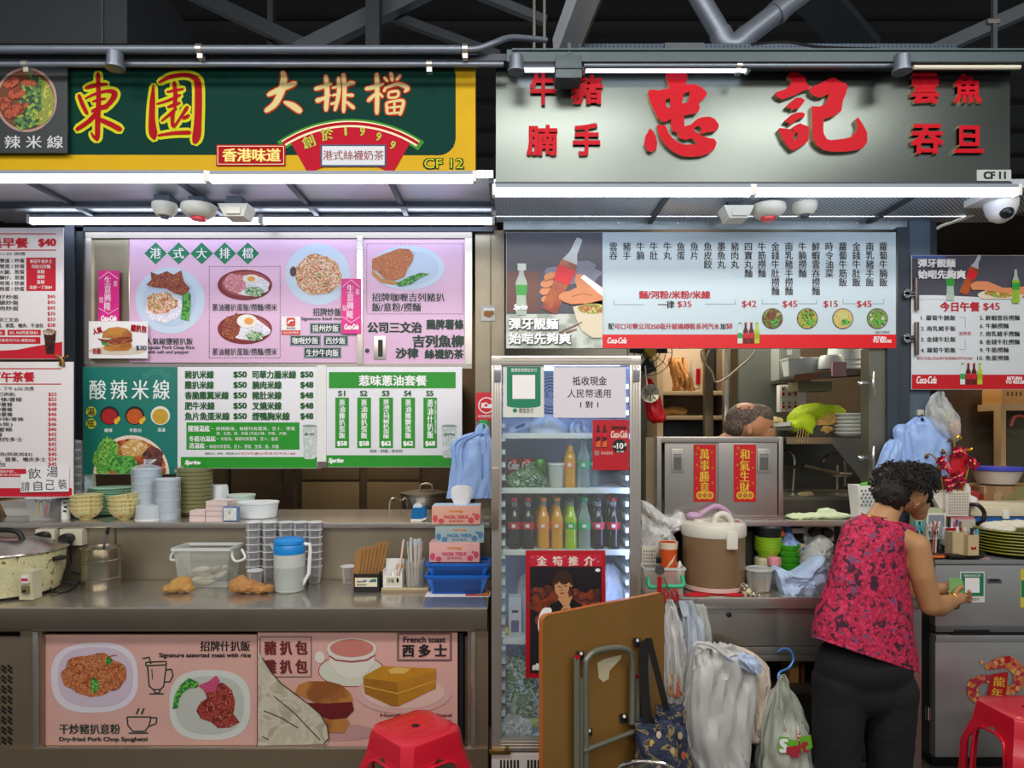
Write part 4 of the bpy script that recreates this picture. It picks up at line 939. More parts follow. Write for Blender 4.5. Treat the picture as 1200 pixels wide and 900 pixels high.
# tall wrapped cup towers
frost = mat('frosted_cup','#cfdbe6',.35,var=.05,scale=30,thin=.3); wrap = glassy('wrap_film','#f3f7fa',.25,.22,.6)
def cup_tower(px,py_top,py_bot,w,d,label,n,knot=True):
    t = thing('cup_stack',label,'cup stack',P(px,py_bot,d)); t.location.z = ST; WL[t.name] = Vector(t.location)
    r_ = w/2/F*d; h = (py_bot - py_top)/F*d; c = (X(px,d),d,ST)
    prof = []
    for i in range(n):
        z0 = h*i/n; prof += [(r_*.86,z0),(r_*.9,z0 + h/n*.7),(r_*.97,z0 + h/n*.75),(r_*.97,z0 + h/n*.98)]
    B().lathe(prof + [(.001,h)],c,frost,24).build('nested_cup',t)
    rr = []
    for i in range(13):
        z_ = h*i/12; rr.append([(c[0] + (r_ + .004 + .004*noise.noise((i*.9,k*.8,px)))*math.cos(k*2*PI/22),c[1] + (r_ + .004 + .004*noise.noise((i*.9,k*.8,px)))*math.sin(k*2*PI/22),c[2] + z_ + .001) for k in range(22)])
    bb = B().loft(rr,wrap,False,False)
    if knot: bb.loft([[(c[0] + q*r_*math.cos(k*2*PI/12) + dx,c[1] + q*r_*math.sin(k*2*PI/12),c[2] + h + z_) for k in range(12)] for q,z_,dx in ((1,.001,0),(.7,.012,0),(.25,.02,.0),(.32,.03,.01),(.45,.045,.02))],wrap,False,False)
    bb.build('plastic_wrap',t)
    return t
cup_tower(97,517,604,24,3.75,'tall wrapped tower of frosted cups beside the black post',9)
cup_tower(172,540,598,31,3.62,'wrapped tower of frosted cups before the lettuce of the teal poster',7)
cup_tower(196,558,606,27,3.56,'shorter wrapped stack of clear cups beside the olive bowl tower',4,False)
# bowls
bowlm = mat('melamine_cream','#d9cf95',.35,var=.06,scale=20); bowl_p = mottled('bowl_brush_pattern',['#d9cf95','#d9cf95','#d9cf95','#b06a30'],26,.35,'noise',2.)
bowl_proto = None
def bowl_at(px,z_,label,tilt=0.,d=3.55):
    global bowl_proto
    c = (X(px,d),d,z_)
    if bowl_proto is None:
        t = thing('soup_bowl',label,'bowl',c,'cream soup bowls')
        B().lathe([(.028,0),(.03,.006),(.05,.016),(.07,.042),(.0765,.062),(.0775,.064),(.074,.062),(.066,.042),(.045,.02),(.001,.012)],c,bowl_p,32).build('bowl_shell',t)
        B().lathe([(.0765,.061),(.0785,.064),(.0765,.067),(.074,.064)],c,bowlm,32).build('rim',t); bowl_proto = t
    else: t = dup(bowl_proto,c,label)
    t.rotation_euler = (0,tilt,random.random()*0)
    return t
for i,w_ in enumerate(('lowest','second from the bottom','third from the bottom','topmost')):
    bowl_at(101,ST + i*.021,'cream soup bowl beside the marker bottle, %s of its stack' % w_)
    bowl_at(146,ST + i*.021,'cream soup bowl before the mint plates, %s of its stack' % w_,tilt=0 if i < 3 else -.16)
# mint plates
mint = mat('melamine_mint','#9ed0b8',.35); mint2 = mat('melamine_mint_rim','#7fb79c',.35)
pl0 = None
names20 = ['lowest','second','third','fourth','fifth','sixth','seventh','eighth','ninth','tenth','eleventh','twelfth','thirteenth','fourteenth','fifteenth','sixteenth']
for i in range(12):
    c = (X(131,3.75),3.75,ST + .015 + i*.0118); lab = 'mint green plate, %s from the bottom of the stack behind the cream bowls' % names20[i] if i else 'mint green plate at the very bottom of the stack behind the cream bowls'
    if pl0 is None:
        pl0 = B().lathe([(.06,-.012),(.065,-.012),(.07,-.002),(.108,.0),(.112,.006),(.110,.007),(.07,.004),(.001,.003)],c,mint,36).build('dinner_plate',origin=c); tag(pl0,lab,'plate','mint plates')
    else: dup(pl0,c,lab)
# olive bowl tower
olive = mat('melamine_olive','#86855c',.4,var=.06,scale=10); ob0 = None
for i in range(11):
    c = (X(228,3.72),3.72,ST + i*.0215); lab = 'olive grey serving bowl, %s from the bottom of the tower under the price board' % names20[i] if i else 'olive grey serving bowl at the bottom of the tower under the price board'
    if ob0 is None:
        ob0 = B().lathe([(.05,0),(.054,.004),(.088,.024),(.093,.04),(.095,.044),(.091,.043),(.084,.03),(.05,.01),(.001,.008)],c,olive,36).build('serving_bowl',origin=c); tag(ob0,lab,'bowl','olive serving bowls')
    else: dup(ob0,c,lab)
# scissors cup, tub, marker bottle
t = thing('cutlery_tub','clear plastic tub standing in front of the lower red menu','tub',(X(53,3.52),3.52,ST)); clearp = glassy('clear_plastic','#f2f5f5',.12,.16,.6)
c = (X(53,3.52),3.52,ST); h = .115
B().hexa([(c[0] - .05,c[1] - .04,ST + .001),(c[0] + .05,c[1] - .04,ST + .001),(c[0] + .05,c[1] + .04,ST + .001),(c[0] - .05,c[1] + .04,ST + .001)],[(c[0] - .066,c[1] - .052,ST + h),(c[0] + .066,c[1] - .052,ST + h),(c[0] + .066,c[1] + .052,ST + h),(c[0] - .066,c[1] + .052,ST + h)],clearp).build('tub_wall',t)
b = B()
for q in range(4):
    s_ = ((-1,-1),(1,-1),(1,1),(-1,1),(-1,-1)); b.tube([(c[0] + .066*s_[q][0],c[1] + .052*s_[q][1],ST + h),(c[0] + .066*s_[q + 1][0],c[1] + .052*s_[q + 1][1],ST + h)],.004,mat('tub_rim','#d6dbe0',.3),8)
b.build('rim',t)
t = thing('scissors','blue handled scissors standing in the clear tub','scissors',(c[0],c[1],ST + .01)); blueh = mat('blue_handle','#28449a',.4)
for sgn in (-1,1):
    ctr = Vector((c[0] - .005 + sgn*.026,c[1],ST + .12)); B().curve([ctr + Vector((.022*math.cos(a),0,.03*math.sin(a))) for a in [i*PI/4 for i in range(9)]],.006,blueh,4,8).build('finger_loop',t)
    B().tube([ctr + Vector((-sgn*.012,0,-.028)),(c[0] - sgn*.01,c[1],ST + .012)],.006,alu,6).build('blade',t)
for i,(dx,colr,w_,m) in enumerate(((-.03,'#e5c12f','yellow marker pen','pen_yellow'),(.012,'#c92c50','crimson pen','pen_crimson'),(.03,'#1d2a50','navy pen','pen_navy'))):
    tag(B().tube([(c[0] + dx,c[1] - .02,ST + .012),(c[0] + dx*1.2,c[1] + .01,ST + .14)],.006,mat(m,colr,.4),10).build('pen'),w_ + ' standing in the clear tub with the scissors','pen')
t = thing('plastic_tray','white plastic tray behind the clear tub of scissors','tray',(X(30,3.72),3.72,ST)); c = (X(32,3.72),3.72,ST)
B().hexa([(c[0] - .075,c[1] - .05,ST + .001),(c[0] + .075,c[1] - .05,ST + .001),(c[0] + .075,c[1] + .05,ST + .001),(c[0] - .075,c[1] + .05,ST + .001)],[(c[0] - .095,c[1] - .07,ST + .075),(c[0] + .095,c[1] - .07,ST + .075),(c[0] + .095,c[1] + .07,ST + .075),(c[0] - .095,c[1] + .07,ST + .075)],white).build('tray_body',t)
B().box(c[0] - .1,c[0] + .1,c[1] - .075,c[1] + .075,ST + .075,ST + .082,white,.003).build('tray_rim',t)
t = thing('marker_bottle','small white bottle beside the cream bowls and scissors tub','bottle',(X(77,3.56),3.56,ST)); c = (X(77,3.56),3.56,ST)
B().lathe([(.021,0),(.022,.003),(.022,.07),(.02,.075)],c,white,18).build('bottle_body',t); B().lathe([(.021,.07),(.021,.088),(.014,.098),(.001,.1)],c,mat('cap_pale','#d2d6d3',.35),18).build('cap',t); b = B(3.56 - .0225); [b.r(74 + (i % 2),588 + i*5,78 + (i % 2),590 + i*5,K,1) for i in range(3)]; b.build('lettering',t)
# clear lidded tub, paper stacks, alarm clock, white tubs
t = thing('deli_tub','clear round deli tub upside down before the wrapped cup towers','tub',(X(176,3.53),3.53,ST)); c = (X(176,3.53),3.53,ST)
B().lathe([(.068,.001),(.07,.004),(.065,.078),(.001,.08)],c,mat('frost_tub','#c9d2da',.3,thin=.2),32).build('tub_wall',t); B().lathe([(.068,.0005),(.0715,.001),(.0715,.008),(.069,.009)],c,white,32).build('rim',t)
order = mat('order_paper','#dcc6c4',.6)
def padstack(px0,px1,py,d,label,n,m,dep=.10):
    t = thing('order_pad',label,'paper pad',P((px0 + px1)/2,612,d)); h = ST + (612 - py)/F*d - .0
    t.location.z = ST; WL[t.name] = Vector(t.location)
    for i in range(n):
        z0,z1 = ST + (h - ST)*i/n,ST + (h - ST)*(i + .92)/n; B().box(X(px0,d) + .001*(i % 2),X(px1,d) + .001*(i % 2),d,d + dep,z0,z1,m).build('pad',t)
padstack(222,240,599,3.47,'low pink pad of order slips beside the alarm clock stack',2,order,.08)
padstack(241,266,588,3.47,'tall stack of pink order pads behind the alarm clock',4,order,.12)
t = thing('alarm_clock','small blue square alarm clock with white dial','clock',(X(270,3.45),3.45,ST)); c = P(270,603,3.455)
B().box(c.x - .04,c.x + .04,c.y - .004,c.y + .03,ST + .001,ST + .076,mat('clock_blue','#5c7ba6',.35),.012).build('clock_case',t)
fy = c.y - .0055; zc = ST + .038; B().box(c.x - .032,c.x + .032,fy,fy + .002,zc - .031,zc + .031,mat('clock_face','#dfe3e0',.4),.006).build('dial',t)
b = B()
for i in range(12): a = i*PI/6; b.bar((c.x + .022*math.sin(a),fy - .001,zc + .022*math.cos(a)),(c.x + .027*math.sin(a),fy - .001,zc + .027*math.cos(a)),.002,.001,K)
b.build('hour_mark',t); B().bar((c.x,fy - .002,zc),(c.x - .011,fy - .002,zc + .014),.003,.001,K).bar((c.x,fy - .002,zc),(c.x + .004,fy - .002,zc + .024),.002,.001,K).build('clock_hand',t)
tubw = mat('tub_white','#dde5ea',.35,thin=.2)
def round_tub(px,d,r_,h,m,label,name='food_tub',group=None,sx=1.):
    t = thing(name,label,'tub',(X(px,d),d,ST),group); c = (X(px,d),d,ST)
    B().lathe([(r_*.8,.001),(r_*.86,.006),(r_*.96,h - .01),(r_*.93,h - .01),(r_*.8,.01),(.001,.008)],c,m,36,sx).build('tub_wall',t); B().lathe([(r_*.96,h - .011),(r_,h - .009),(r_,h),(r_*.93,h)],c,m,36,sx).build('rim',t)
round_tub(303,3.62,.098,.085,tubw,'oval white plastic tub beside the alarm clock',sx=1.08)
round_tub(283,3.82,.075,.105,mat('tub_mint','#c2d9d4',.3,thin=.2),'pale mint tub behind the alarm clock and oval white tub')
t = thing('upturned_cup','clear cup upside down behind the stack of order pads','cup',(X(257,3.8),3.8,ST)); c = (X(257,3.8),3.8,ST)
B().lathe([(.056,.001),(.056,.006),(.046,.15),(.04,.16),(.001,.161)],c,mat('cup_frost','#c6d2d8',.25,thin=.2),26).build('cup_wall',t)
# tape dispenser
t = thing('tape_dispenser','blue tape dispenser on the shelf before the stock pot','tape dispenser',(X(490,3.47),3.47,ST))
x0 = X(482,3.46); z0 = ST
B().prism([(x0,z0 + .012),(x0 + .004,z0 + .062),(x0 + .018,z0 + .072),(x0 + .045,z0 + .07),(x0 + .062,z0 + .078),(x0 + .07,z0 + .07),(x0 + .074,z0 + .02),(x0 + .05,z0 + .012)],3.45,3.5,mat('dispenser_blue','#0f6fae',.35)).build('dispenser_body',t)
B().prism([(x0 - .002,z0 + .001),(x0,z0 + .014),(x0 + .05,z0 + .014),(x0 + .075,z0 + .022),(x0 + .076,z0 + .012),(x0 + .05,z0 + .001)],3.448,3.502,white).build('base',t)
B().lathe([(.014,-.012),(.024,-.012),(.024,.012),(.014,.012)],(x0 + .032,3.475,z0 + .07),mat('tape_clear','#dfe8ea',.2),20,axis='y').build('tape_roll',t)
# tissue boxes and baskets
def tissue(px0,px1,py0,py1,d,col,ink,label,dep=.12,tip=0.):
    t = thing('tissue_box',label,'tissue box',P((px0 + px1)/2,py1,d)); m = mat('tissue_' + ink[0],col,.55)
    B().pbox(px0,py0,px1,py1,d,d + dep,m,.003).build('carton',t)
    b = B(d); im = mat('tissue_ink_' + ink[0],ink[1],.55); w = px1 - px0
    b.el(px0 + 4,py1 - 7,3,4,im,1,12); b.el(px0 + 11,py1 - 4,3.5,3,im,1,12); b.el(px1 - 11,py1 - 5,3.5,3.5,im,1,12); b.el(px1 - 4,py1 - 9,3,4,im,1,12); b.el(px1 - 8,py1 - 12,1.6,1.6,im,1,10); b.build('leaf_print',t)
    c = (px0 + px1)/2; b = B(d); b.t('mornings',c - 8,py0 + 4.5,c + 8,py0 + 8,mat('tissue_gold','#d98b2a',.5),1,.04); b.t('FACIAL TISSUE',c - 14,py0 + 11,c + 14,py0 + 14.5,im,1,.05); b.t('盒裝面紙',c - 9,py0 + 16,c + 9,py0 + 19,im,1,.0); b.build('lettering',t)
    return t
pinkt = ('pink','#d0456a'); 
tp = tissue(506,563,593,614.6,3.17,'#e0a893',('peach','#cf4a5a'),'peach tissue box at the top of the pile with a tissue sticking out')
tb = tissue(510,567,614.8,636,3.18,'#9fb4b8',('blue','#4a7fa8'),'grey blue tissue box in the middle of the pile')
tissue(503,562,636.2,659,3.165,'#e2aaa6',('rose','#d0456a'),'rose pink tissue box at the bottom of the pile in the blue baskets')
B().box(X(507,3.17),X(562,3.17),3.172,3.288,Z(593,3.17),Z(593,3.17) + .0015,mat('tissue_lightblue','#b9cfe4',.5)).build('top_panel',tp,'pale blue top')
c = P(541,591,3.23)
tis = B().loft([[(c.x + w*math.cos(a) + .004*math.sin(5*a),3.23 + .012*math.sin(a),c.z + z_) for a in [k*2*PI/20 for k in range(20)]] for w,z_ in ((.03,-.006),(.045,.03),(.05,.06),(.042,.082),(.02,.09))],mat('tissue_paper','#e6e4e6',.7,thin=.3),False,True)
tis.build('tissue_sheet',tp)

# ================================================================== ON THE WORKTOP OF THE NOODLE STALL
# rice cooker
t = thing('rice_cooker','big cream rust spotted rice cooker with steel lid','rice cooker',(X(6,3.17),3.17,CT)); c = (X(6,3.17),3.17,CT)
rusty = mottled('cooker_enamel',['#d3cfa4','#d9d5ae','#cfca9c','#d6d2a8','#8a6a38'],34,.4,'noise',1.)
B().lathe([(.20,.012),(.214,.016),(.236,.10),(.242,.19),(.236,.195),(.001,.19)],c,rusty,48).build('cooker_body',t)
B().lathe([(.19,.001),(.19,.014),(.001,.014)],c,blackp,36).build('base_ring',t)
B().lathe([(.238,.192),(.252,.20),(.25,.206),(.235,.212),(.12,.25),(.05,.258),(.001,.26)],c,mat('lid_steel','#b5b2ac',.22,.95),48).build('lid',t)
B().curve([(c[0] - .09,c[1] - .03,c[2] + .25),(c[0] - .07,c[1] - .03,c[2] + .285),(c[0],c[1] - .03,c[2] + .295),(c[0] + .08,c[1] - .03,c[2] + .285),(c[0] + .105,c[1] - .03,c[2] + .243)],.012,blackp,6,10).build('lid_handle',t)
B().prism([(c[0] + .235,c[2] + .17),(c[0] + .275,c[2] + .165),(c[0] + .28,c[2] + .155),(c[0] + .24,c[2] + .15)],c[1] - .03,c[1] + .03,blackp).build('side_handle',t)
fy = c[1] - .212; xs = X(32.5,fy)
b = B().hexa([(xs - .034,fy - .004,CT + .02),(xs + .027,fy - .004,CT + .02),(xs + .027,fy + .05,CT + .02),(xs - .034,fy + .05,CT + .02)],[(xs - .026,fy - .018,CT + .143),(xs + .03,fy - .018,CT + .143),(xs + .03,fy + .05,CT + .143),(xs - .026,fy + .05,CT + .143)],mat('switch_cream','#cfc8a8',.45)); b.build('switch_plate',t)
b = B(); b.box(xs - .014,xs + .018,fy - .022,fy - .0,CT + .095,CT + .128,white).box(xs - .012,xs + .016,fy - .0235,fy - .02,CT + .104,CT + .116,mat('switch_red','#c23a4a',.4)).box(xs - .014,xs + .016,fy - .020,fy,CT + .05,CT + .082,mat('switch_bronze','#8a7c55',.4,.3)).box(xs - .006,xs + .006,fy - .026,fy - .01,CT + .058,CT + .066,blackp); b.build('switch',t)
# sockets, plugs and their leads
for px0,px1,py1,pcx,pcy,lab in ((47,69,637,56,628,'cream wall socket under the shelf directly above the rice cooker lid'),(75,101,638,84,630,'cream wall socket under the shelf above the dangling black lead')):
    t = thing('wall_socket',lab,'socket',P((px0 + px1)/2,py1,CB)); B().box(X(px0,CB),X(px1,CB),CB - .035,CB + .012,Z(py1,CB),ST - .03,mat('socket_cream','#cfc9b4',.45),.004).build('socket_box',t)
    pt = tag(B().lathe([(.026,.03),(.028,.0),(.022,-.03),(.001,-.032)],(X(pcx,CB - .03),CB - .065,Z(pcy,CB - .03)),blackp,16,axis='y').build('plug'),'black plug in the ' + ('socket above the rice cooker' if pcx < 60 else 'socket with the dangling lead'),'plug')
q = CB - .08
tag(B().curve([P(84,634,q),P(83,645,q),P(82,662,q),P(70,664,q - .06),P(62,675,q - .12),P(75,670,3.28),P(96,674,3.28),P(92,684,3.24),P(76,694,3.16),P(62,693,3.14),P(60,686,3.2),P(72,682,3.26),P(90,687,3.26)],.0055,blackp,8,8).build('power_lead'),'black power lead looping down from the socket onto the worktop','cable')
# steel canister and ladle
t = thing('steel_canister','ribbed steel canister behind the rice cooker lead','canister',(X(118.5,3.27),3.27,CT)); c = (X(118.5,3.27),3.27,CT)
B().lathe([(.082,.001),(.084,.005),(.084,.04),(.087,.043),(.087,.052),(.084,.055),(.084,.125),(.087,.128),(.087,.137),(.084,.14),(.085,.19),(.088,.194),(.084,.194),(.08,.18),(.08,.02),(.001,.02)],c,mat('canister_steel','#a39b8a',.25,.95),36).build('canister_wall',t)
tag(B().curve([(c[0] + .02,c[1] + .02,CT + .03),(c[0] + .02,c[1],CT + .16),P(122,640,3.26),P(126,622,3.27)],[.006]*24 + [.006],mat('ladle_steel','#8e8c88',.3,.9),8,8).tube([P(125.5,626,3.268),P(127,618,3.27)],.008,blackp,8).build('ladle'),'ladle with black grip standing in the ribbed canister','ladle')
# clear box of pale pieces
t = thing('food_box','clear open plastic box full of pale grey pieces','box',(X(238,3.3),3.32,CT)); d0,d1 = 3.27,3.40
boxp = glassy('milky_plastic','#f4f6f4',.2,.17,.4)
x0,x1 = X(210,d0),X(265,d0); z1 = CT + .185
b = B().hexa([(x0,d0,CT + .001),(x1,d0,CT + .001),(x1,d1,CT + .001),(x0,d1,CT + .001)],[(x0 - .02,d0 - .015,z1),(x1 + .02,d0 - .015,z1),(x1 + .02,d1 + .015,z1),(x0 - .02,d1 + .015,z1)],boxp); del b.f[1]; del b.m[1]; b.build('box_wall',t)
q = [(x0 - .025,d0 - .02),(x1 + .025,d0 - .02),(x1 + .025,d1 + .015),(x0 - .025,d1 + .015)]; b = B()
for i in range(4): b.bar((*q[i],z1),(*q[(i + 1) % 4],z1),.012,.014,mat('box_rim','#cfd4d2',.3))
b.build('rim',t)
b = B()
b.curve([(x0 - .025,d0 + .03,z1 - .01),(x0 - .05,d0 + .03,z1 - .03),(x0 - .055,d0 + .03,z1 - .055),(x0 - .035,d0 + .03,z1 - .058),(x0 - .015,d0 + .03,z1 - .04)],.006,white,4,8); b.build('clip_handle',t)
B().curve([(x1 + .02,d0 + .02,z1 - .01),(x1 + .03,d0 + .0,z1 - .04),(x1 + .05,d0 + .0,z1 - .06),(x1 + .075,d0 + .04,z1 - .05),(x1 + .05,d0 + .06,z1 - .012)],.006,white,4,8).build('clip_handle',t)
for i in range(12):
    a = random.uniform(-.6,.6); cx,cy = random.uniform(x0 + .05,x1 - .05),random.uniform(d0 + .025,d1 - .03); cz = CT + .02 + .012*(i // 2)
    e = Vector((math.cos(a)*.045,.01,math.sin(a)*.02 + .005))
    tag(B().tube([Vector((cx,cy,cz)) - e,Vector((cx,cy,cz)) - e*.5,Vector((cx,cy,cz)),Vector((cx,cy,cz)) + e*.5,Vector((cx,cy,cz)) + e],[.003,.014,.017,.014,.003],mat('pale_piece_%d' % (i % 3),('#b9b29c','#a39c88','#cfc8b4')[i % 3],.5),10).build('mushroom_piece'),'pale grey food piece in the clear open box','food','pale pieces in the clear box')
# cloths
tan = mat('rag_tan','#bd8f4e',.9,var=.18,scale=30,bump=.6,bscale=140); tan2 = mat('rag_brown','#b4814c',.9,var=.22,scale=30,bump=.6,bscale=120)
def rag(name,label,blobs,m,d,rough=.006):
    o = organic([((X(px,d) ,d + dy,CT + .004 + h),(rx,ry,h)) for px,dy,rx,ry,h in blobs],m,.006,3,rough,42).build(name)
    return tag(o,label,'cloth')
rag('dish_rag','folded tan rag in front of the clear food box',((203,0,.045,.04,.02),(212,.01,.05,.045,.035),(220,0,.03,.03,.02),(197,0,.022,.03,.014)),tan,3.16)
rag('dish_rag','crumpled brown rag beside the water jug',((278,0,.04,.04,.035),(290,0,.05,.045,.03),(304,.005,.05,.04,.02),(314,0,.028,.03,.02),(283,.0,.03,.03,.042)),tan2,3.15,.010)
# clear cups, five columns
clearc = glassy('clear_cup','#fbfbfc',.08,.05,.45); cup0 = None
for j,px in enumerate((297,316,335,352,369)):
    for i in range(7):
        c = (X(px,3.37),3.37,CT + .001 + i*.036); w_ = ('lowest','second','third','fourth','fifth','sixth','topmost')[i]
        lab = 'clear cup, %s of the column %s' % (w_ if i in (0,6) else w_ + ' from the bottom',('nearest the food box','second from the food box','directly behind the jug lid','second from the bare splashback','closest to the bare splashback')[j])
        if cup0 is None:
            cup0 = thing('clear_cup',lab,'cup',c,'clear plastic cups'); B().lathe([(.026,0),(.027,.002),(.036,.082),(.034,.082),(.025,.004),(.001,.003)],c,clearc,20).build('cup_wall',cup0); B().lathe([(.036,.081),(.0385,.0825),(.036,.085),(.034,.083)],c,mat('cup_rim','#dcdfe2',.2),20).build('rim',cup0)
        else: dup(cup0,c,lab)
dup(cup0,(X(408,3.36),3.36,CT + .001),'single clear cup alone behind the box of paper sleeves'); dup(cup0,(X(299,3.26),3.26,CT + .001),'single clear cup in front of the clear cup columns by the brown rag')
# water jug
t = thing('water_jug','translucent water jug with blue lid and white handle','jug',(X(339,3.2),3.2,CT)); c = (X(339,3.2),3.2,CT); dj = 3.2
jugm = mat('jug_milky','#d3d9d6',.3,thin=.25,alpha=.86); z_ = lambda py: Z(py,dj) - CT
B().lathe([(.058,.001),(.066,.008),(.069,.12),(.071,z_(646)),(.067,z_(646)),(.001,z_(647))],c,jugm,36).prism([(c[0] - .066,CT + z_(648)),(c[0] - .088,CT + z_(637)),(c[0] - .066,CT + z_(640))],dj - .012,dj + .012,jugm).build('jug_body',t)
B().lathe([(.0672,.012),(.0702,.118),(.001,.119)],c,mat('jug_water','#b9c2bd',.2,alpha=.7),36).build('water',t)
lidb = mat('lid_blue','#1687d6',.35)
B().lathe([(.0715,z_(648)),(.0725,z_(644)),(.07,z_(638)),(.067,z_(637)),(.072,z_(636)),(.07,z_(633)),(.055,z_(630)),(.03,z_(629)),(.001,z_(628.5))],c,lidb,36).build('lid',t)
B().tube([P(355,637,dj),P(363,638,dj),P(363.5,645,dj),P(362,672,dj),P(355,684,dj),P(351,688,dj)],.009,white,10).build('handle',t)
# black box with paper sleeves, white box, clear cylinder, tray
kraft = mat('kraft_paper','#9a6f3e',.8,var=.2,scale=25)
t = thing('sleeve_box','black open box with a white label, holding brown paper sleeves','box',(X(430,3.2),3.22,CT)); d0 = 3.17; x0,x1 = X(414.5,d0),X(444,d0)
b = B()
for a_ in ((x0,x1,d0,d0 + .004),(x0,x1,d0 + .086,d0 + .09),(x0,x0 + .004,d0,d0 + .09),(x1 - .004,x1,d0,d0 + .09)): b.box(*a_,CT + .001,CT + .085,blackp)
b.box(x0,x1,d0,d0 + .09,CT + .001,CT + .005,blackp); b.build('box_wall',t)
b = B(d0); b.r(416,677,442,687.5,mat('label_cream','#ddd8bc',.5),1); b.t('chopsticks',418,680,428,683,K,2,.02); b.el(428,680.5,2,1.2,mat('label_blue','#3a7fc0',.5),2,12); b.pg([(432,682),(435,679),(441,678),(441,682)],mat('label_teal','#2a6a7a',.5),2); b.t('環保餐具',418,684,430,686.5,K,2,0); b.build('sticker',t)
for i in range(8):
    px = 416 + i*3.6; top = 646 - (i*1.9) + random.uniform(-2,2); lean = 5 + i*.9; dd = d0 + .015 + .008*i
    a,e = P(px,676,dd),P(px + lean,top,dd); a.z = CT + .02
    tag(B().bar(a,e,.011,.03,kraft).build('paper_sleeve'),'brown paper sleeve leaning in the black box, ' + ('nearest the small clear cup' if i == 0 else 'tallest, closest to the white box' if i == 7 else '%s from the clear cup side' % names20[i]),'paper sleeve','brown paper sleeves')
t = thing('cutlery_tray','shallow beige tray under the toothpick box and chopstick holder','tray',(X(475,3.2),3.22,CT)); d0 = 3.17
B().box(X(447,d0),X(502,d0),d0,d0 + .11,CT + .001,CT + .012,mat('tray_beige','#b8a684',.5),.004).build('tray_base',t); B().box(X(447,d0),X(502,d0),d0,d0 + .004,CT + .001,CT + .022,mat('tray_beige'),.001).build('tray_rim',t)
t = thing('toothpick_box','white open box with toothpicks and white paper packets','box',(X(460,3.2),3.21,CT + .013)); d0 = 3.185; x0,x1 = X(449,d0),X(471,d0); zb = CT + .0125
b = B()
for a_,h in (((x0,x1,d0,d0 + .003),.06),((x0,x1,d0 + .07,d0 + .073),.13),((x0,x0 + .003,d0,d0 + .073),.09),((x1 - .003,x1,d0,d0 + .073),.09)): b.box(*a_,zb,zb + h,white)
b.box(x0,x1,d0,d0 + .073,zb,zb + .004,white); b.build('box_wall',t)
b = B(d0); b.r(452,676,470,686,mat('label_grey','#cfc9b8',.5),1); b.t('牙籤',454,678,462,683,K,2,.0); b.el(466,680,1.5,3,blackp,2,12); b.build('sticker',t)
for i in range(7):
    tag(B().bar((x0 + .012 + i*.010,d0 + .012 + .004*(i % 3),zb + .01),(x0 + .004 + i*.013,d0 + .02,zb + .075 + .012*(i % 3)),.012,.003,paper).build('paper_packet'),'white paper packet sticking out of the toothpick box','packet','white packets in the toothpick box')
for i in range(8):
    tag(B().bar((x0 + .045 + i*.004,d0 + .05,zb + .02),(x0 + .055 + i*.006,d0 + .055,zb + .105),.003,.003,mat('toothpick_wood','#c39358',.6)).build('toothpick'),'wooden toothpick in the white box','toothpick','toothpicks in the white box')
tag(B().bar((x0 + .06,d0 + .064,zb + .01),(x0 + .085,d0 + .066,Z(633,3.25)),.045,.008,mat('packet_pink','#dcc3b4',.5)).build('tissue_packet'),'pale pink wrapped packet standing behind the toothpicks','packet')
t = thing('chopstick_holder','clear holder crowded with plastic wrapped wooden chopsticks','holder',(X(487,3.22),3.23,CT + .013)); c = (X(486.5,3.23),3.235,CT + .0125)
B().lathe([(.04,.001),(.043,.004),(.046,.13),(.044,.13),(.041,.006),(.001,.005)],c,clearp,24).build('holder_wall',t)
wood = mat('chopstick_wood','#d6b58c',.6,var=.1,scale=20)
for i in range(14):
    a = i*2.4; r_ = .012 + .02*((i*7) % 10)/10
    p0 = Vector((c[0] + r_*.8*math.cos(a),c[1] + r_*.8*math.sin(a),c[2] + .008)); p1 = Vector((c[0] + r_*1.25*math.cos(a),c[1] + r_*math.sin(a),c[2] + .185 + .02*((i*3) % 4)/4))
    o = tag(B().bar(p0,p1,.010,.005,wood).build('chopsticks'),'pair of wrapped wooden chopsticks in the clear holder','chopsticks','wrapped chopsticks')
    WL[o.name] = o.location.copy(); B().bar(p0.lerp(p1,.62),p1 + (p1 - p0)*.15,.014,.007,wrap).build('wrapper',o)
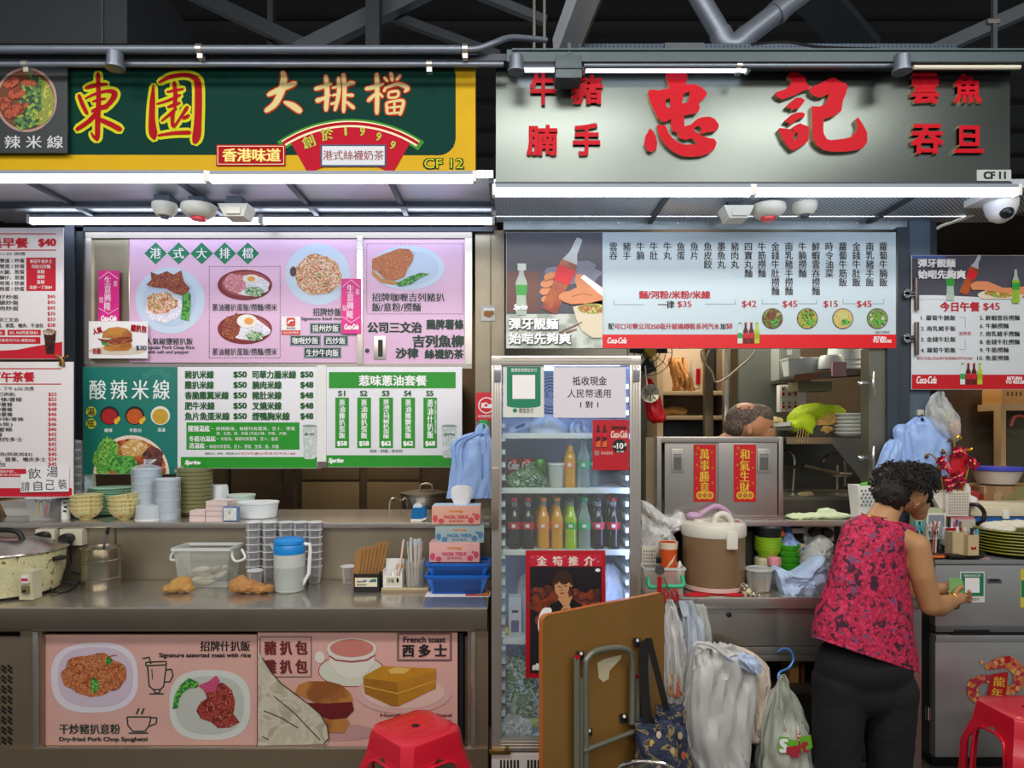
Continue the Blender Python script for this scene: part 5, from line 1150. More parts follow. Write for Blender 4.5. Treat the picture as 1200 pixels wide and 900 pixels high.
# blue baskets with a leaflet under them
lf = tag(B(3.09).box(X(498,3.09),X(574,3.09),3.09,3.2,CT + .0005,CT + .002,paper).box(X(545,3.09),X(573,3.09),3.095,3.18,CT + .002,CT + .0024,mat('leaflet_red','#c7362c',.5)).box(X(558,3.09),X(572,3.09),3.12,3.16,CT + .0024,CT + .0027,mat('leaflet_orange','#e2a02a',.5)).build('leaflet'),'glossy printed leaflet under the blue baskets','leaflet')
bb = mat('basket_blue','#0b63c4',.35); bhole = mat('basket_hole','#062a5c',.6)
def basket(z0,label,x0p,x1p,d0):
    t = thing('plastic_basket',label,'basket',(X(536,d0),d0 + .1,z0),'blue baskets'); h = .082; x0,x1 = X(x0p,d0),X(x1p,d0); i_ = .028
    low = [(x0 + i_,d0 + .012,z0),(x1 - i_,d0 + .012,z0),(x1 - i_,d0 + .14,z0),(x0 + i_,d0 + .14,z0)]; top = [(x0,d0,z0 + h),(x1,d0,z0 + h),(x1,d0 + .16,z0 + h),(x0,d0 + .16,z0 + h)]
    b = B().hexa(low,top,bb); del b.f[1]; del b.m[1]; b.build('basket_wall',t)
    b = B()
    for k in range(4): b.bar(top[k],top[(k + 1) % 4],.014,.010,bb)
    b.build('rim',t); b = B()
    for r_ in range(6):
        for c_ in range(24):
            u = (c_ + .5)/24; v = .14 + r_*.12; a = Vector(low[0]).lerp(Vector(low[1]),.04 + u*.92); e = Vector(top[0]).lerp(Vector(top[1]),.09 + u*.82); p = a.lerp(e,v)
            b.add([(p.x - .003,p.y - .006,p.z - .0036),(p.x + .003,p.y - .006,p.z - .0036),(p.x + .003,p.y - .006,p.z + .0036),(p.x - .003,p.y - .006,p.z + .0036)],[(0,1,2,3)],bhole)
    b.build('hole_pattern',t)
basket(CT + .003,'lower blue basket standing on the leaflet',499,572,3.12); basket(CT + .055,'upper blue basket nested in the lower one, under the tissue boxes',500,573,3.125)
# blue carrier bags hung from a green hook on the post, red sign on the post
def bag(name,label,rows,d,m,cat='bag',wr=.006,n=40,freq=3.,seed=0.,top_open=False,parent=None,power=2.4,crease=0.):
    """carrier bag: rows of (py, left px, right px, half thickness in m)"""
    rows = spline(rows,4); rings = []
    for j,(py,l,r_,th) in enumerate(rows):
        cx,w,z = X((l + r_)/2,d),(X(r_,d) - X(l,d))/2,Z(py,d); ring = []
        for k in range(n):
            a = 2*PI*k/n; u,v = math.cos(a),math.sin(a)
            q = abs(u) ** power + abs(v) ** power; s_ = q ** (-1/power)
            wn = wr*(noise.noise((seed + u*freq,v*freq,j*.16)) + .6*noise.noise((seed + u*freq*2.7,v*freq*2.7,j*.34)))*min(1,th/.03 + .25) - crease*max(0,.12 - abs(noise.noise((seed + u*1.6 + j*.05,v*1.3,j*.11))))*6 - crease*max(0,.08 - abs(noise.noise((seed + 9 + u*3 - j*.09,v*2,j*.07))))*5
            ring.append((cx + u*s_*w + wn*u,d + v*s_*th + wn*v*2.2,z + wn*.8))
        rings.append(ring)
    b = B().loft(rings,m,not top_open,True)
    if parent is not None: return b.build(name,parent,smooth=60)
    return tag(b.build(name,smooth=60),label,cat)
bagblue = mat('bag_blue','#9dbdf0',.45,var=.05,scale=12,thin=.3)
t = thing('carrier_bag','bunch of pale blue carrier bags hung on the green hook','carrier bags',P(552,583,3.62))
bag('bag_body','',[(506,556,573,.012),(512,541,575,.02),(520,537,576,.03),(545,533,577,.04),(565,529,578,.045),(583,526,577,.04)],3.62,bagblue,parent=t,wr=.006,crease=.010,n=56)
bag('bag_fold','',[(508,553,566,.01),(519,529,545,.02),(540,530,542,.025),(560,527,548,.02),(584,523,550,.02)],3.60,bagblue,parent=t,wr=.006,seed=4)
bag('handle_loop','',[(496,563,568,.006),(501,558,573,.012),(509,556,574,.014)],3.62,bagblue,parent=t,wr=.004,seed=9)
t = thing('hook','green plastic hook stuck on the stained post','hook',P(567,500,3.73)); B().pbox(562,492,572,503,3.725,3.738,mat('hook_green','#1fa03c',.4),.004).build('hook_plate',t); B().curve([P(567,498,3.72),P(567,504,3.66),P(567,501,3.61),P(567,497,3.6)],.006,mat('hook_green'),5,8).build('hook_arm',t)
t = thing('post_sign','red sign with a white ring on the stained post','sign',P(570,492,3.735)); B().pbox(557.5,460,581,492.5,3.732,3.739,mat('sign_scarlet','#cf1f32',.4)).build('plate',t)
b = B(3.732); b.el(570,475,9.5,9.5,WH,1,30).el(570,475,8.3,8.3,mat('sign_scarlet'),2,30).t('iCat',564.5,472,577,478,WH,3,.06).t('本店推薦使用',560,486,577,489.5,WH,1,.0); b.build('lettering',t)
t = thing('post_label','small paper label with a rust stain on the stained post','label',P(572,376,3.735)); B().pbox(564,358,580,376,3.734,3.739,mat('label_dusty','#c3c4c0',.6)).build('sheet',t); B(3.734).r(567,361,580,364,paper,1).el(573,368,6,4,mat('rust','#9a6a3c',.8),1,14,wob=.5).build('stain',t)

# ================================================================== THE DRINKS FRIDGE
FD = 2.85
t = thing('drinks_fridge','upright glass door drinks fridge with aluminium frame in the middle','fridge',(X(662,FD),FD + .25,0))
liner = mat('fridge_liner','#dfe6f2',.4); caseg = mat('fridge_case','#c9cbc9',.4,.1)
xl,xr_ = X(576,FD),X(751,FD); zt,zb_ = Z(417,FD),.28
il,ir = xl + .035,xr_ - .03
b = B(); b.box(xl,il,FD + .035,3.42,.06,zt,caseg,.004).box(ir,xr_,FD + .035,3.42,.06,zt,caseg,.004).box(il,ir,FD + .035,3.42,zt - .03,zt,caseg).box(il,ir,3.39,3.42,.06,zt,caseg).box(il,ir,FD + .035,3.42,.06,zb_ - .01,caseg); b.build('cabinet',t)
b = B(); b.box(il,il + .004,FD + .05,3.385,zb_,zt - .04,liner).box(ir - .004,ir,FD + .05,3.385,zb_,zt - .04,liner).box(il,ir,3.38,3.386,zb_,zt - .04,liner).box(il,ir,FD + .05,3.385,zt - .044,zt - .04,liner).box(il,ir,FD + .05,3.385,zb_ - .006,zb_,liner); b.build('inner_liner',t)
b = B()
for i in range(26):
    z = zb_ + .1 + i*.056
    for x0,x1 in ((il + .004,il + .022),(ir - .022,ir - .004)): b.box(x0,x1,FD + .07,3.36,z,z + .02,white)
b.build('shelf_rack_slats',t)
fr = mat('fridge_frame','#d2cac0',.28,.85,var=.06,scale=8)
b = B(); w_ = .042
def rail(x0,z0,x1,z1,vert):
    if vert:
        b.box(x0,x1,FD,FD + .034,z0,z1,fr,.003)
        for k in (.25,.5,.75): xx = x0 + (x1 - x0)*k; b.box(xx - .002,xx + .002,FD - .003,FD,z0 + .03,z1 - .03,fr)
    else:
        b.box(x0,x1,FD,FD + .034,z0,z1,fr,.003)
        for k in (.25,.5,.75): zz = z0 + (z1 - z0)*k; b.box(x0 + .04,x1 - .04,FD - .003,FD,zz - .002,zz + .002,fr)
zd = Z(880,FD)
rail(xl,zd,xl + w_,zt,True); rail(xr_ - w_ - .004,zd,xr_,zt,True); rail(xl,zt - .04,xr_,zt,False); rail(xl,zd,xr_,zd + .05,False)
door = b.build('door',t,'aluminium door frame')
glass = glassy('door_glass','#f6fbfa',.03,.03,.5)
B().box(xl + w_,xr_ - w_,FD + .012,FD + .016,zd + .05,zt - .04,glass).build('glass_pane',door)
B().pbox(575.5,548,584.5,621,FD - .02,FD,mat('handle_satin','#cbb9a8',.22,.9),.006).build('door_handle',door)
for px in (583,746): B().pbox(px - 4,432,px + 4,447,FD - .012,FD,chrome,.003).build('hinge_block',door)
B().pbox(573,880,598,884,FD - .02,FD,brass,.002).lathe([(.01,0),(.01,.012),(.001,.014)],P(594,878,FD - .01),brass,12,axis='y').build('lower_hinge',door)
b = B().box(xl,xr_,FD - .005,FD + .04,.05,zd - .012,mat('grille_white','#d9cfc8',.45),.004)
for px in range(586,740,4):
    if (px - 586) % 32 < 24: b.pbox(px,891,px + 2,930,FD - .007,FD - .004,blackp)
b.build('base_grille',t)
led = mat('fridge_led','#a3bcff',.4,emit=15)
B().box(il + .05,ir - .05,FD + .037,FD + .05,zt - .056,zt - .046,led).box(ir - .012,ir - .0045,FD + .040,FD + .055,zb_ + .05,zt - .06,led).build('light_strip',t)  # top strip is an unseen lamp added behind the header to brighten the interior
SH = [Z(py,2.93) for py in (509,573,645,749)]
for z in SH:
    b = B().box(il + .01,ir - .01,2.915,2.925,z - .018,z + .006,white,.002)
    for i in range(24): yy = 2.93 + i*.018; b.box(il + .008,ir - .008,yy,yy + .005,z - .005,z,white)
    b.box(il + .01,ir - .01,2.925,3.37,z - .012,z - .005,mat('shelf_wire','#cfd8e4',.4)); b.build('wire_shelf',t)
b = B(3.375)
for r_ in range(5,34,4): b.line([(645 + r_*math.cos(a)*.9,462 + r_*math.sin(a)*.9) for a in [i*PI/12 for i in range(25)]],1.4,mat('fan_guard_blue','#5a6a9c',.4),2)
b.r(636,466,652,474,white,2); b.build('fan_guard',t)

# bottles
def soda_mats(key):
    return {'cola': ('#20100c','#c8192e','#c2182c'),'orange': ('#e09a12','#ef8a2e','#e2862a'),'lime': ('#a9c61c','#4aa845','#3c3c38'),'clear': (None,'#2ab06a','#1fae63'),'cola_dark': ('#20100c','#d43a52','#2a2024')}[key]
BP = {}
NECK = glassy('bottle_glass','#eaf2ee',.04,.2,.7)
def soda(key,loc,label):
    if key in BP: return dup(BP[key],loc,label)
    liq,lab,capc = soda_mats(key); t = thing('soda_bottle',label,'bottle',loc,'glass soda bottles in the fridge'); c = loc
    prof = [(.022,0),(.0265,.003),(.0275,.02),(.0265,.045),(.0255,.06),(.0275,.085),(.028,.115),(.026,.135),(.019,.155),(.0145,.17),(.0125,.185)]
    m = glassy('clear_soda','#e2efe9',.05,.24,.7) if liq is None else mat('soda_' + key.split('_')[0],liq,.08,coat=.5)
    B().lathe(prof + [(.001,.185)],c,m,20).build('filled_body',t)
    B().lathe([(.0126,.185),(.0118,.205),(.0128,.207),(.0128,.21)],c,NECK,16).build('glass_neck',t)
    B().lathe([(.0279,.087),(.0284,.09),(.0286,.113),(.0278,.117)],c,mat('label_' + key,lab,.4),20).box(c[0] - .012,c[0] + .004,c[1] - .0292,c[1] - .0275,c[2] + .095,c[2] + .109,mat('label_mark','#efe6e0',.45),.0).build('label',t)
    B().lathe([(.0135,.207),(.015,.209),(.0145,.219),(.013,.222),(.001,.2225)],c,mat('cap_' + key,capc,.3),16).build('cap',t)
    BP[key] = t
    return t
cols = [(603,'cola','at the hinge side'),(619,'cola','second from the hinge'),(637,'orange','next to the cola'),(653,'orange','next to the lime'),(669,'lime','beside the orange'),(685,'clear','beside the lime'),(701,'cola_dark','with dark cap'),(719,'cola','at the lamp side')]
nm = {'cola': 'cola bottle with red cap','orange': 'orange soda bottle with orange cap','lime': 'lime soda bottle','clear': 'clear soda bottle with green cap','cola_dark': 'cola bottle'}
for r_,rw_ in enumerate(('front row','middle row','back row')):
    for px,key,where in cols:
        x = X(px,2.975) - r_*.006*(1 if r_ else 0); soda(key,(x,2.975 + r_*.07,SH[2]),'%s %s, %s' % (nm[key],where,rw_))
for px,key,dd,lab in ((646,'orange',3.0,'orange soda bottle on the shelf behind the white tub'),(668,'orange',2.99,'orange soda bottle on the shelf above the bottle rows'),(684,'clear',2.985,'clear soda bottle with green cap beside the red price sheet'),(695,'clear',3.06,'clear soda bottle half behind the red price sheet')):
    if px != 646: soda(key,(X(px,dd),dd,SH[1]),lab)
def can(px,d,col,label,key):
    c = (X(px,d),d,SH[1]); t = thing('drink_can',label,'can',c,'drink cans')
    B().lathe([(.024,.0),(.03,.006),(.032,.012),(.032,.115),(.029,.122)],c,mat('can_' + key,col,.25,.4),24).build('can_body',t); B().lathe([(.029,.121),(.0295,.125),(.026,.123),(.001,.122)],c,chrome,24).build('can_lid',t)
    if key == 'red': b = B(d - .0325); b.t('Coke',px - 6,541,px + 6,550,WH,1,.04,.3); b.build('lettering',t)
can(602,3.12,'#c21a2c','red drink can nearest the fridge hinge','red'); can(618,3.12,'#c21a2c','red drink can beside the green can','red'); can(633,3.14,'#4f9a30','green drink can behind the tied herb bag','green')
c = (X(652,2.99),2.99,SH[1]); t = thing('sauce_tub','cloudy plastic tub of ginger on the fridge shelf','tub',c)
B().lathe([(.028,.001),(.031,.004),(.036,.10),(.033,.10),(.001,.012)],c,mat('tub_cloudy','#d8d8cc',.3,alpha=.75),24).build('tub_wall',t); B().lathe([(.036,.098),(.0385,.10),(.0385,.108),(.001,.11)],c,white,24).build('lid',t); B().lathe([(.027,.005),(.029,.06),(.001,.062)],c,mat('ginger','#c8b27a',.6),18).build('filling',t)
herbg = mottled('herb_bag',['#4a6a3a','#7c9a74','#2f4f2c','#b8c8b4'],40,.35,'noise',bump=.5); clearbag = mat('clear_bag','#d8dee2',.25,alpha=.5,bump=.5,scale=30); cloud = mat('cloudy_bag','#d3d8dc',.35,thin=.2,bump=.5,scale=25)
def fbag(name,label,rows,d,m,cat='bag',wr=.008,seed=0.): return bag(name,label,rows,d,m,cat,wr,36,3.,seed)
fbag('herb_bag','tied clear bag of chopped green herbs in the fridge',[(541,624,630,.008),(546,618,626,.012),(550,607,628,.03),(558,594,638,.045),(568,593,641,.05),(572.5,596,640,.045)],2.99,herbg,seed=2)
fbag('food_bag','cloudy bag of food on the top fridge shelf',[(486,636,646,.012),(490,628,654,.04),(498,620,662,.06),(507,619,664,.06),(508.6,622,660,.055)],3.02,cloud,seed=5)
fbag('foil_bag','crumpled silvery bag on the top fridge shelf',[(494,672,682,.01),(499,667,688,.04),(507,666,691,.05),(508.6,668,689,.045)],3.0,mat('foil','#b9c0cc',.25,.5,bump=1.,scale=40),seed=7)
o = B().box(-.05,.05,-.02,.02,0,.03,mat('carton_white','#dfe6ee',.5),.003); o.v = [(x*.9 + X(609,3.0),y + 3.0,z + SH[0] + .002 + (x + .05)*.32) for x,y,z in o.v]
o = o.build('food_carton'); tag(o,'small white and blue carton tilted on the top fridge shelf','carton')
q = B(); q.add([(X(609,3.0) + x*.9,2.979,SH[0] + .004 + (x + .05)*.32 + dz) for x,dz in ((-.02,.008),(.025,.008),(.025,.022),(-.02,.022))],[(0,1,2,3)],mat('carton_blue','#4a72b4',.5)); q.build('blue_print',o)
c0 = SH[3]
t = thing('milk_carton','white carton tilted on the fridge shelf behind the portrait poster','carton',(X(600,3.02),3.02,c0)); B().pbox(596,700,611,747.5,2.99,3.06,paper,.003).build('carton_body',t); b = B(2.99); b.r(599,727,608,741,mat('print_violet','#6a6494',.5),1).r(600,715,607,718,K,1); b.build('print',t)
tag(B().lathe([(.001,0),(.012,.004),(.018,.014),(.014,.026),(.004,.034),(.001,.036)],(X(593,2.99),2.99,c0),mat('lemon','#e2c21e',.4),16).build('lemon'),'yellow lemon beside the tilted carton in the fridge','fruit')
tag(B().pbox(590,741,640,748.6,3.07,3.2,mat('dark_red_tray','#6a2426',.5),.004).build('food_tray'),'dark red tray behind the carton in the fridge','tray')
fbag('food_bag','pale bag of food beside the tilted carton in the fridge',[(672,616,624,.01),(684,606,630,.04),(720,604,634,.06),(747.5,606,634,.055)],3.10,cloud,seed=11)
fbag('food_bag','white bag glowing beside the fridge lamp under the bottles',[(661,711,717,.01),(672,704,727,.05),(700,700,733,.07),(747,702,733,.06)],3.05,mat('bag_white_glow','#dfe3ee',.4,thin=.3,bump=.4,scale=20),seed=13)
z0 = zb_
fbag('vegetable_bag','clear bag of leafy greens low in the fridge',[(768,592,606,.02),(785,590,628,.06),(810,589,640,.08),(830,592,645,.07),(836,600,640,.05)],3.02,mottled('leafy_bag',['#8ea07c','#6a8454','#c4ccc0','#4f6a40','#a9b89c','#d5dad4'],24,.3,'noise',.3,.6),wr=.014,seed=17)
fbag('food_bag','tall clear bag behind the leafy greens in the fridge',[(758,606,616,.01),(775,600,640,.06),(840,598,645,.07),(858,602,640,.06)],3.2,cloud,wr=.012,seed=19)
tag(B().ball((X(622,2.985),2.985,Z(845,2.985)),(.042,.035,.036),mottled('green_gourd',['#a3b64a','#b9c766','#8da03c'],14,.3,'soft'),20).curve([(X(632,2.985),2.985,Z(838,2.985)),(X(637,2.985),2.985,Z(832,2.985))],.006,mat('stalk','#7c8a3a',.6)).build('green_gourd'),'pale green gourd at the bottom of the fridge','vegetable')
fbag('vegetable_bag','knotted bag of white roots on the fridge floor',[(836,596,612,.02),(846,587,622,.04),(856,586,624,.05),(861.5,590,618,.04)],2.965,mottled('root_bag',['#c9c4be','#b0a8a4','#d9d6d2','#9a948e'],30,.3,'noise',.8,.5),wr=.008,seed=23)
tag(B().ball((X(590,3.05),3.05,Z(825,3.05)),(.03,.03,.05),mat('red_pack','#8a2c26',.4,var=.3,scale=30),14).box(X(586,3.05),X(594,3.05),3.04,3.07,zb_,Z(828,3.05),mat('red_pack')).build('meat_pack'),'dark red pack squeezed behind the leafy bag in the fridge','food')

# signs taped to the door
dg = FD + .008
t = thing('payment_sign','white and green payment sign taped inside the fridge door glass','sign',P(613,489,dg)); B().pbox(589.5,428.5,637.5,489,dg,dg + .002,mat('sign_paper','#d6d8cf',.5)).build('sheet',t)
b = B(dg); pay = mat('pay_green','#0f7d5a',.45); b.r(594,430,633.5,475,pay,1).el(613.5,475,19.7,3,pay,1).r(600.5,439.5,627,467.5,paper,2); b.build('green_panel',t); b = B(dg); b.t('推薦使用微信支付',599,431.5,629,436,WH,2,.0).t('微信支付',608,478,625,484,K,1,.0).el(603.5,481,2.6,2.4,pay,1,18); b.build('lettering',t)
t = thing('cash_notice','white printed notice about cash taped inside the fridge door glass','sign',P(690,489,dg)); B().pbox(648.5,429.5,733.5,489.5,dg,dg + .002,mat('notice_paper','#d9d3dc',.5)).build('sheet',t)
b = B(dg); b.t('祗收現金',671,441,711,451.5,K,1,.01).t('人民幣通用',665,456,715.5,466,K,1,.0).t('1 對 1',680,470,701,478,K,1,.01); b.build('lettering',t)
dq = FD - .006
t = thing('price_sheet','small red soda price sheet taped on the fridge door','sign',P(716,551,dq)); sred = mat('sheet_red','#b81726',.4,var=.1,scale=10); B().pbox(694.5,492,737,551,dq,dq + .003,sred).build('sheet',t)
b = B(dq)
for px in (701,708.5): b.pg([(px - 1,498),(px + 1,498),(px + 1.4,503),(px + 3,507),(px + 2.4,514),(px + 3,525),(px - 3,525),(px - 2.4,514),(px - 3,507),(px - 1.4,503)],mat('print_bottle_dark','#4a1414',.4),1).r(px - 2.7,507,px + 2.7,512,R,2).pg([(px - 2.4,518),(px + 2.4,516),(px + 2.7,524),(px - 2.7,524)],mat('print_glow','#d0632a',.5),2)
b.build('printed_bottle',t); b = B(dq); b.el(726,523,8.6,8.2,blackp,1,28).r(696.5,528,702,533.5,mat('print_grey','#9a7c78',.5),1); b.build('price_badge',t)
b = B(dq); b.t('Coca-Cola',716,505,735,513,mat('ink_pinkish','#e8b8b0',.5),2,.04,.3).t('經典美味',717,499,734,503.5,K,2,.03).t('+$',717.5,522,721.5,525,WH,2,.02).t('10',723,519,730,526,WH,2,.03).t('.0',730.5,519,734,523,WH,2,.02).t('任選',722,528,731,530.5,WH,2,0).t('美味優惠價',704,529,718,533,mat('ink_pinkish'),2,0); b.build('lettering',t)
dp_ = FD - .03
t = thing('portrait_poster','red framed poster of a person in a black jacket hung on the fridge','poster',P(663,795,dp_)); fred = mat('frame_red','#b00d1e',.35)
B().pbox(616,645.5,709.5,795,dp_,dp_ + .016,fred,.003).build('frame',t)
b = B(dp_); b.r(621,650,705,663,mat('header_crimson','#c4223c',.4),1); b.build('header',t); b = B(dp_)
for i,ch in enumerate('金筍推介'): b.cell(ch,635 + i*18.4,657.5,12,mat('ink_cream','#f0dccb',.5),2,.05)
for px,py in ((624,653),(630,652),(662,652),(697,655),(701,658),(651,661)): b.el(px,py,1.2,1.2,mat('ink_rose','#d8737c',.5),2,10)
b.build('lettering',t)
b = B(dp_); b.r(621,664,705,789,mat('print_night','#221d24',.4,var=.2,scale=14),1); smoke = mottled('print_smoke',['#2a1c22','#5a2418','#8c3a1c','#3a2024','#b0521e'],9,.5,'soft'); b.el(663,712,38,22,smoke,2,36,wob=.5); b.el(646,700,22,14,smoke,2,24,wob=.5,rot=.3); b.el(694,704,10,14,smoke,2,24,wob=.5); b.build('printed_scene',t)
skin_p = mat('print_skin','#c79068',.5); hair_p = mat('print_hair','#3a2018',.5,var=.3,scale=50); jac = mat('print_jacket','#121015',.5)
b = B(dp_); b.pg([(634,745),(636,722),(645,708),(656,703),(668,700),(680,708),(690,716),(694,745)],jac,3); b.pg([(655,690),(664,690),(668,703),(660,710),(654,702)],skin_p,4)
b.el(658.5,687,8.6,12.4,skin_p,5,28,rot=.12); b.el(669,684,2,4,skin_p,4,14)
b.pg([(647,690),(647,680),(650,672),(656,668),(664,669),(670,674),(671.5,682),(669.5,686),(667,681),(664,684),(659,684.5),(655,681),(652,685),(650,681),(649.5,690)],hair_p,6)
b.line([(653.5,687),(657,686.6)],.8,hair_p,7).line([(661,686.4),(664.5,686)],.8,hair_p,7).line([(658.5,687),(657.6,691),(659.2,691.5)],.6,mat('print_shade','#93603f',.5),7).line([(656,694.6),(661.5,694.2)],1.0,mat('print_lip','#9c4c40',.5),7)
b.pg([(655,728),(657,714),(661,709),(666,702),(669,697.5),(670.5,699),(667,708),(668.5,711),(668,720),(664,728)],skin_p,7)
for k in range(3): b.line([(658,714 + k*3.4),(666,712 + k*3.4)],.6,mat('print_shade'),8)
b.build('printed_person',t)
b = B(dp_); b.t('Coca-Cola',632,712,706,742,WH,9,.04,.35).t('#熱力',624,777,640,785,WH,2,.04).el(700.5,668,3,2,WH,2,12); b.build('lettering',t)

# ================================================================== FOLDED TABLE, TOTE AND CARRIER BAGS
TO = Vector((X(636,2.30),2.30,0)); TE = Vector((X(778,2.64),2.64,0)); ud = (TE - TO).normalized(); TWid = (TE - TO).length; nd = Vector((ud.y,-ud.x,0))
def TQ(u,n,z): return TO + ud*u + nd*n + Vector((0,0,z))
def TP(px,py,n=0.):
    dr = Vector(((px - 600)/F,1,-(py - HY)/F)); o = Vector((0,0,EYE)); pl = TO + nd*n
    return o + dr*((pl - o).dot(nd)/dr.dot(nd))
t = thing('folding_table','brown folding table stood on edge against the drinks fridge','table',TO + ud*TWid/2)
plyw = mat('table_ply','#83602c',.45,var=.22,scale=5,stretch=(1,1,.25)); edgem = mat('table_edge','#b8642a',.4)
HT = 1.6 - (722 - HY)/F*2.30
r_ = .022; pts = [(0,.0),(TWid,.0)] + [(TWid - r_ + r_*math.cos(a),HT - r_ + r_*math.sin(a)) for a in [i*PI/10 for i in range(6)]] + [(r_ - r_*math.sin(a),HT - r_ + r_*math.cos(a)) for a in [i*PI/10 for i in range(6)]]
n = len(pts)
B().add([TQ(u,0,z) for u,z in pts] + [TQ(u,-.02,z) for u,z in pts],[tuple(range(n)),tuple(range(2*n - 1,n - 1,-1))],plyw).build('table_top',t,smooth=0)
B().add([TQ(u,.001,z) for u,z in pts] + [TQ(u,-.021,z) for u,z in pts],[(i,(i + 1) % n,n + (i + 1) % n,n + i) for i in range(n)],edgem).build('edge_band',t)
tubeg = mat('leg_grey','#77796a',.4,.4,var=.08,scale=20)
def cr(x,y,n=0.02): return TP(600 + x/3.6,650 + y/3.6,n)
B().curve([cr(312,905,.03),cr(310,700,.03),cr(310,480,.03),cr(322,432,.03),cr(360,405,.03),cr(440,393,.03),cr(485,402,.03),cr(507,440,.03),cr(507,560,.03),cr(505,712,.03)],.0115,tubeg,6,12).build('leg',t)
B().bar(cr(272,430,.025),cr(272,960,.025),.018,.018,tubeg).bar(cr(292,520,.025),cr(292,960,.025),.012,.014,tubeg).build('leg',t)
B().bar(cr(528,512,.025),cr(528,745,.025),.014,.016,tubeg).build('leg',t)
B().bar(cr(552,370,.02),cr(562,700,.02),.012,.016,tubeg).bar(cr(575,360,.02),cr(580,690,.02),.008,.012,tubeg).build('leg',t)
B().tube([cr(300,828,.035),cr(535,738,.035)],.0085,tubeg,10).build('cross_bar',t)
for x,y in ((288,425),(526,370),(470,690),(322,750)):
    B().add([cr(x - 16,y - 18,.008),cr(x + 16,y - 18,.008),cr(x + 18,y + 14,.012),cr(x - 8,y + 22,.012)],[(0,1,2,3)],blackm).tube([cr(x + 4,y - 8,.006),cr(x + 4,y - 8,.016)],.006,alu,8).build('bracket',t)
B().tube([cr(274,428,.025),cr(274,438,.025)],.012,redb,8).tube([cr(526,510,.025),cr(526,518,.025)],.010,redb,8).build('end_cap',t)
B().add([cr(*q,.002) for q in ((360,455),(390,440),(465,422),(455,445),(430,470),(412,490),(408,525),(385,538),(365,520))],[tuple(range(9))],mat('torn_sticker','#c2b798',.7)).build('torn_sticker',t)
# denim tote
denim = mottled('tote_denim',['#26304a','#313c58','#1d2438','#2b3550','#232c44','#8a7a4a','#2a3450','#5a3a34'],22,.8,'noise',.8,.3)
t = thing('tote_bag','dark denim tote bag with black straps hanging from the folded table','bag',P(778,920,2.5))
bag('bag_body','',[(846,745,775,.03),(850,744,800,.05),(870,744,804,.06),(900,746,810,.065),(935,748,812,.06),(940,752,808,.04)],2.50,denim,parent=t,wr=.012,seed=31,freq=2.2)
bag('side_pocket','',[(828,774,801,.02),(834,768,803,.03),(860,776,803,.03),(880,780,804,.03)],2.54,denim,parent=t,wr=.008,seed=33)
strap = mat('strap_black','#15130f',.7)
for pts_ in ([(757,750),(756,790),(760,836),(768,852)],[(760,748),(768,780),(777,815),(781,832)],[(754,752),(753,800),(757,845)]):
    q = [P(a,e,2.46 + .015*i) for i,(a,e) in enumerate(pts_)]; b = B(); b.loft([[p + Vector((-.012,0,0)),p + Vector((.012,0,0)),p + Vector((.012,.004,0)),p + Vector((-.012,.004,0))] for p in [Vector(v) for v in spline([tuple(p) for p in q],6)]],strap); b.build('strap',t)
for px,py,m in ((764,871,'#c9a83c'),(772,861,'#c9b9a0'),(778,884,'#b8863c'),(788,880,'#bfa873'),(766,890,'#8c4a34'),(797,862,'#a89a78'),(801,885,'#a8523a')):
    b = B(); c = P(px,py,2.44); b.lathe([(.009,0),(.009,.002),(.001,.003)],c,mat('patch' + m[1:],m,.6),12,1,1.5,axis='y'); b.build('embroidered_patch',t)
# steel basin rim at the bottom, on an added tall body down to the floor
t = thing('steel_basin','round steel bin whose rim just shows below the folded table','bin',(X(762,2.25),2.25,0)); c = (X(762,2.25),2.25,0); ht = Z(893.5,2.36)
B().lathe([(.10,0),(.105,.004),(.118,ht - .01),(.122,ht),(.117,ht + .003),(.112,ht - .006),(.098,.01),(.001,.008)],c,mat('basin_steel','#c4bfb4',.25,.9),40).build('bin_wall',t); B().lathe([(.117,ht),(.121,ht + .005),(.124,ht),(.121,ht - .005)],c,chrome,40).build('rolled_rim',t)
# carrier bags hung along the counter edge
whiteb = mat('bag_film','#d4d4d2',.35,var=.05,scale=14,thin=.2,alpha=.9); whiteb2 = mat('bag_film_cool','#cdd6e2',.35,thin=.2,alpha=.85); clearb = mat('bag_clear','#cfd4cf',.25,alpha=.55)
t = thing('carrier_bag','narrow white carrier bag with red and yellow packs, behind the tote straps','bag',P(790,825,2.96))
bag('bag_body','',[(703,782,787,.008),(712,780,792,.015),(735,778,799,.035),(770,777,804,.05),(800,778,804,.05),(822,780,802,.03)],2.96,whiteb,parent=t,wr=.012,seed=41,crease=.012,n=56)
bag('packed_goods','',[(778,782,799,.03),(790,780,801,.04),(810,781,801,.04),(815,783,799,.03)],2.955,mottled('packed_goods',['#c9a06a','#c96a4a','#d8c49a','#b84a3a'],18,.5,'noise'),parent=t,wr=.004)
t = thing('carrier_bag','slim bluish carrier bag hanging between two white bags','bag',P(812,835,2.98))
bag('bag_body','',[(704,803,811,.008),(716,801,816,.014),(740,799,824,.03),(780,797,826,.04),(820,796,818,.04),(838,797,812,.03)],2.98,whiteb2,parent=t,wr=.012,seed=43,crease=.012,n=56)
bag('handle_loop','',[(704,795,802,.006),(716,798,806,.008),(722,800,808,.01)],2.97,whiteb2,parent=t,wr=.004,seed=44); bag('side_gusset','',[(708,812,824,.006),(716,812,828,.01),(740,818,833,.014),(752,822,834,.01)],3.0,clearb,parent=t,wr=.008,seed=45)
t = thing('carrier_bag','large boxy white carrier bag with an open mouth hanging below the golden brown rice warmer','bag',P(845,905,2.88))
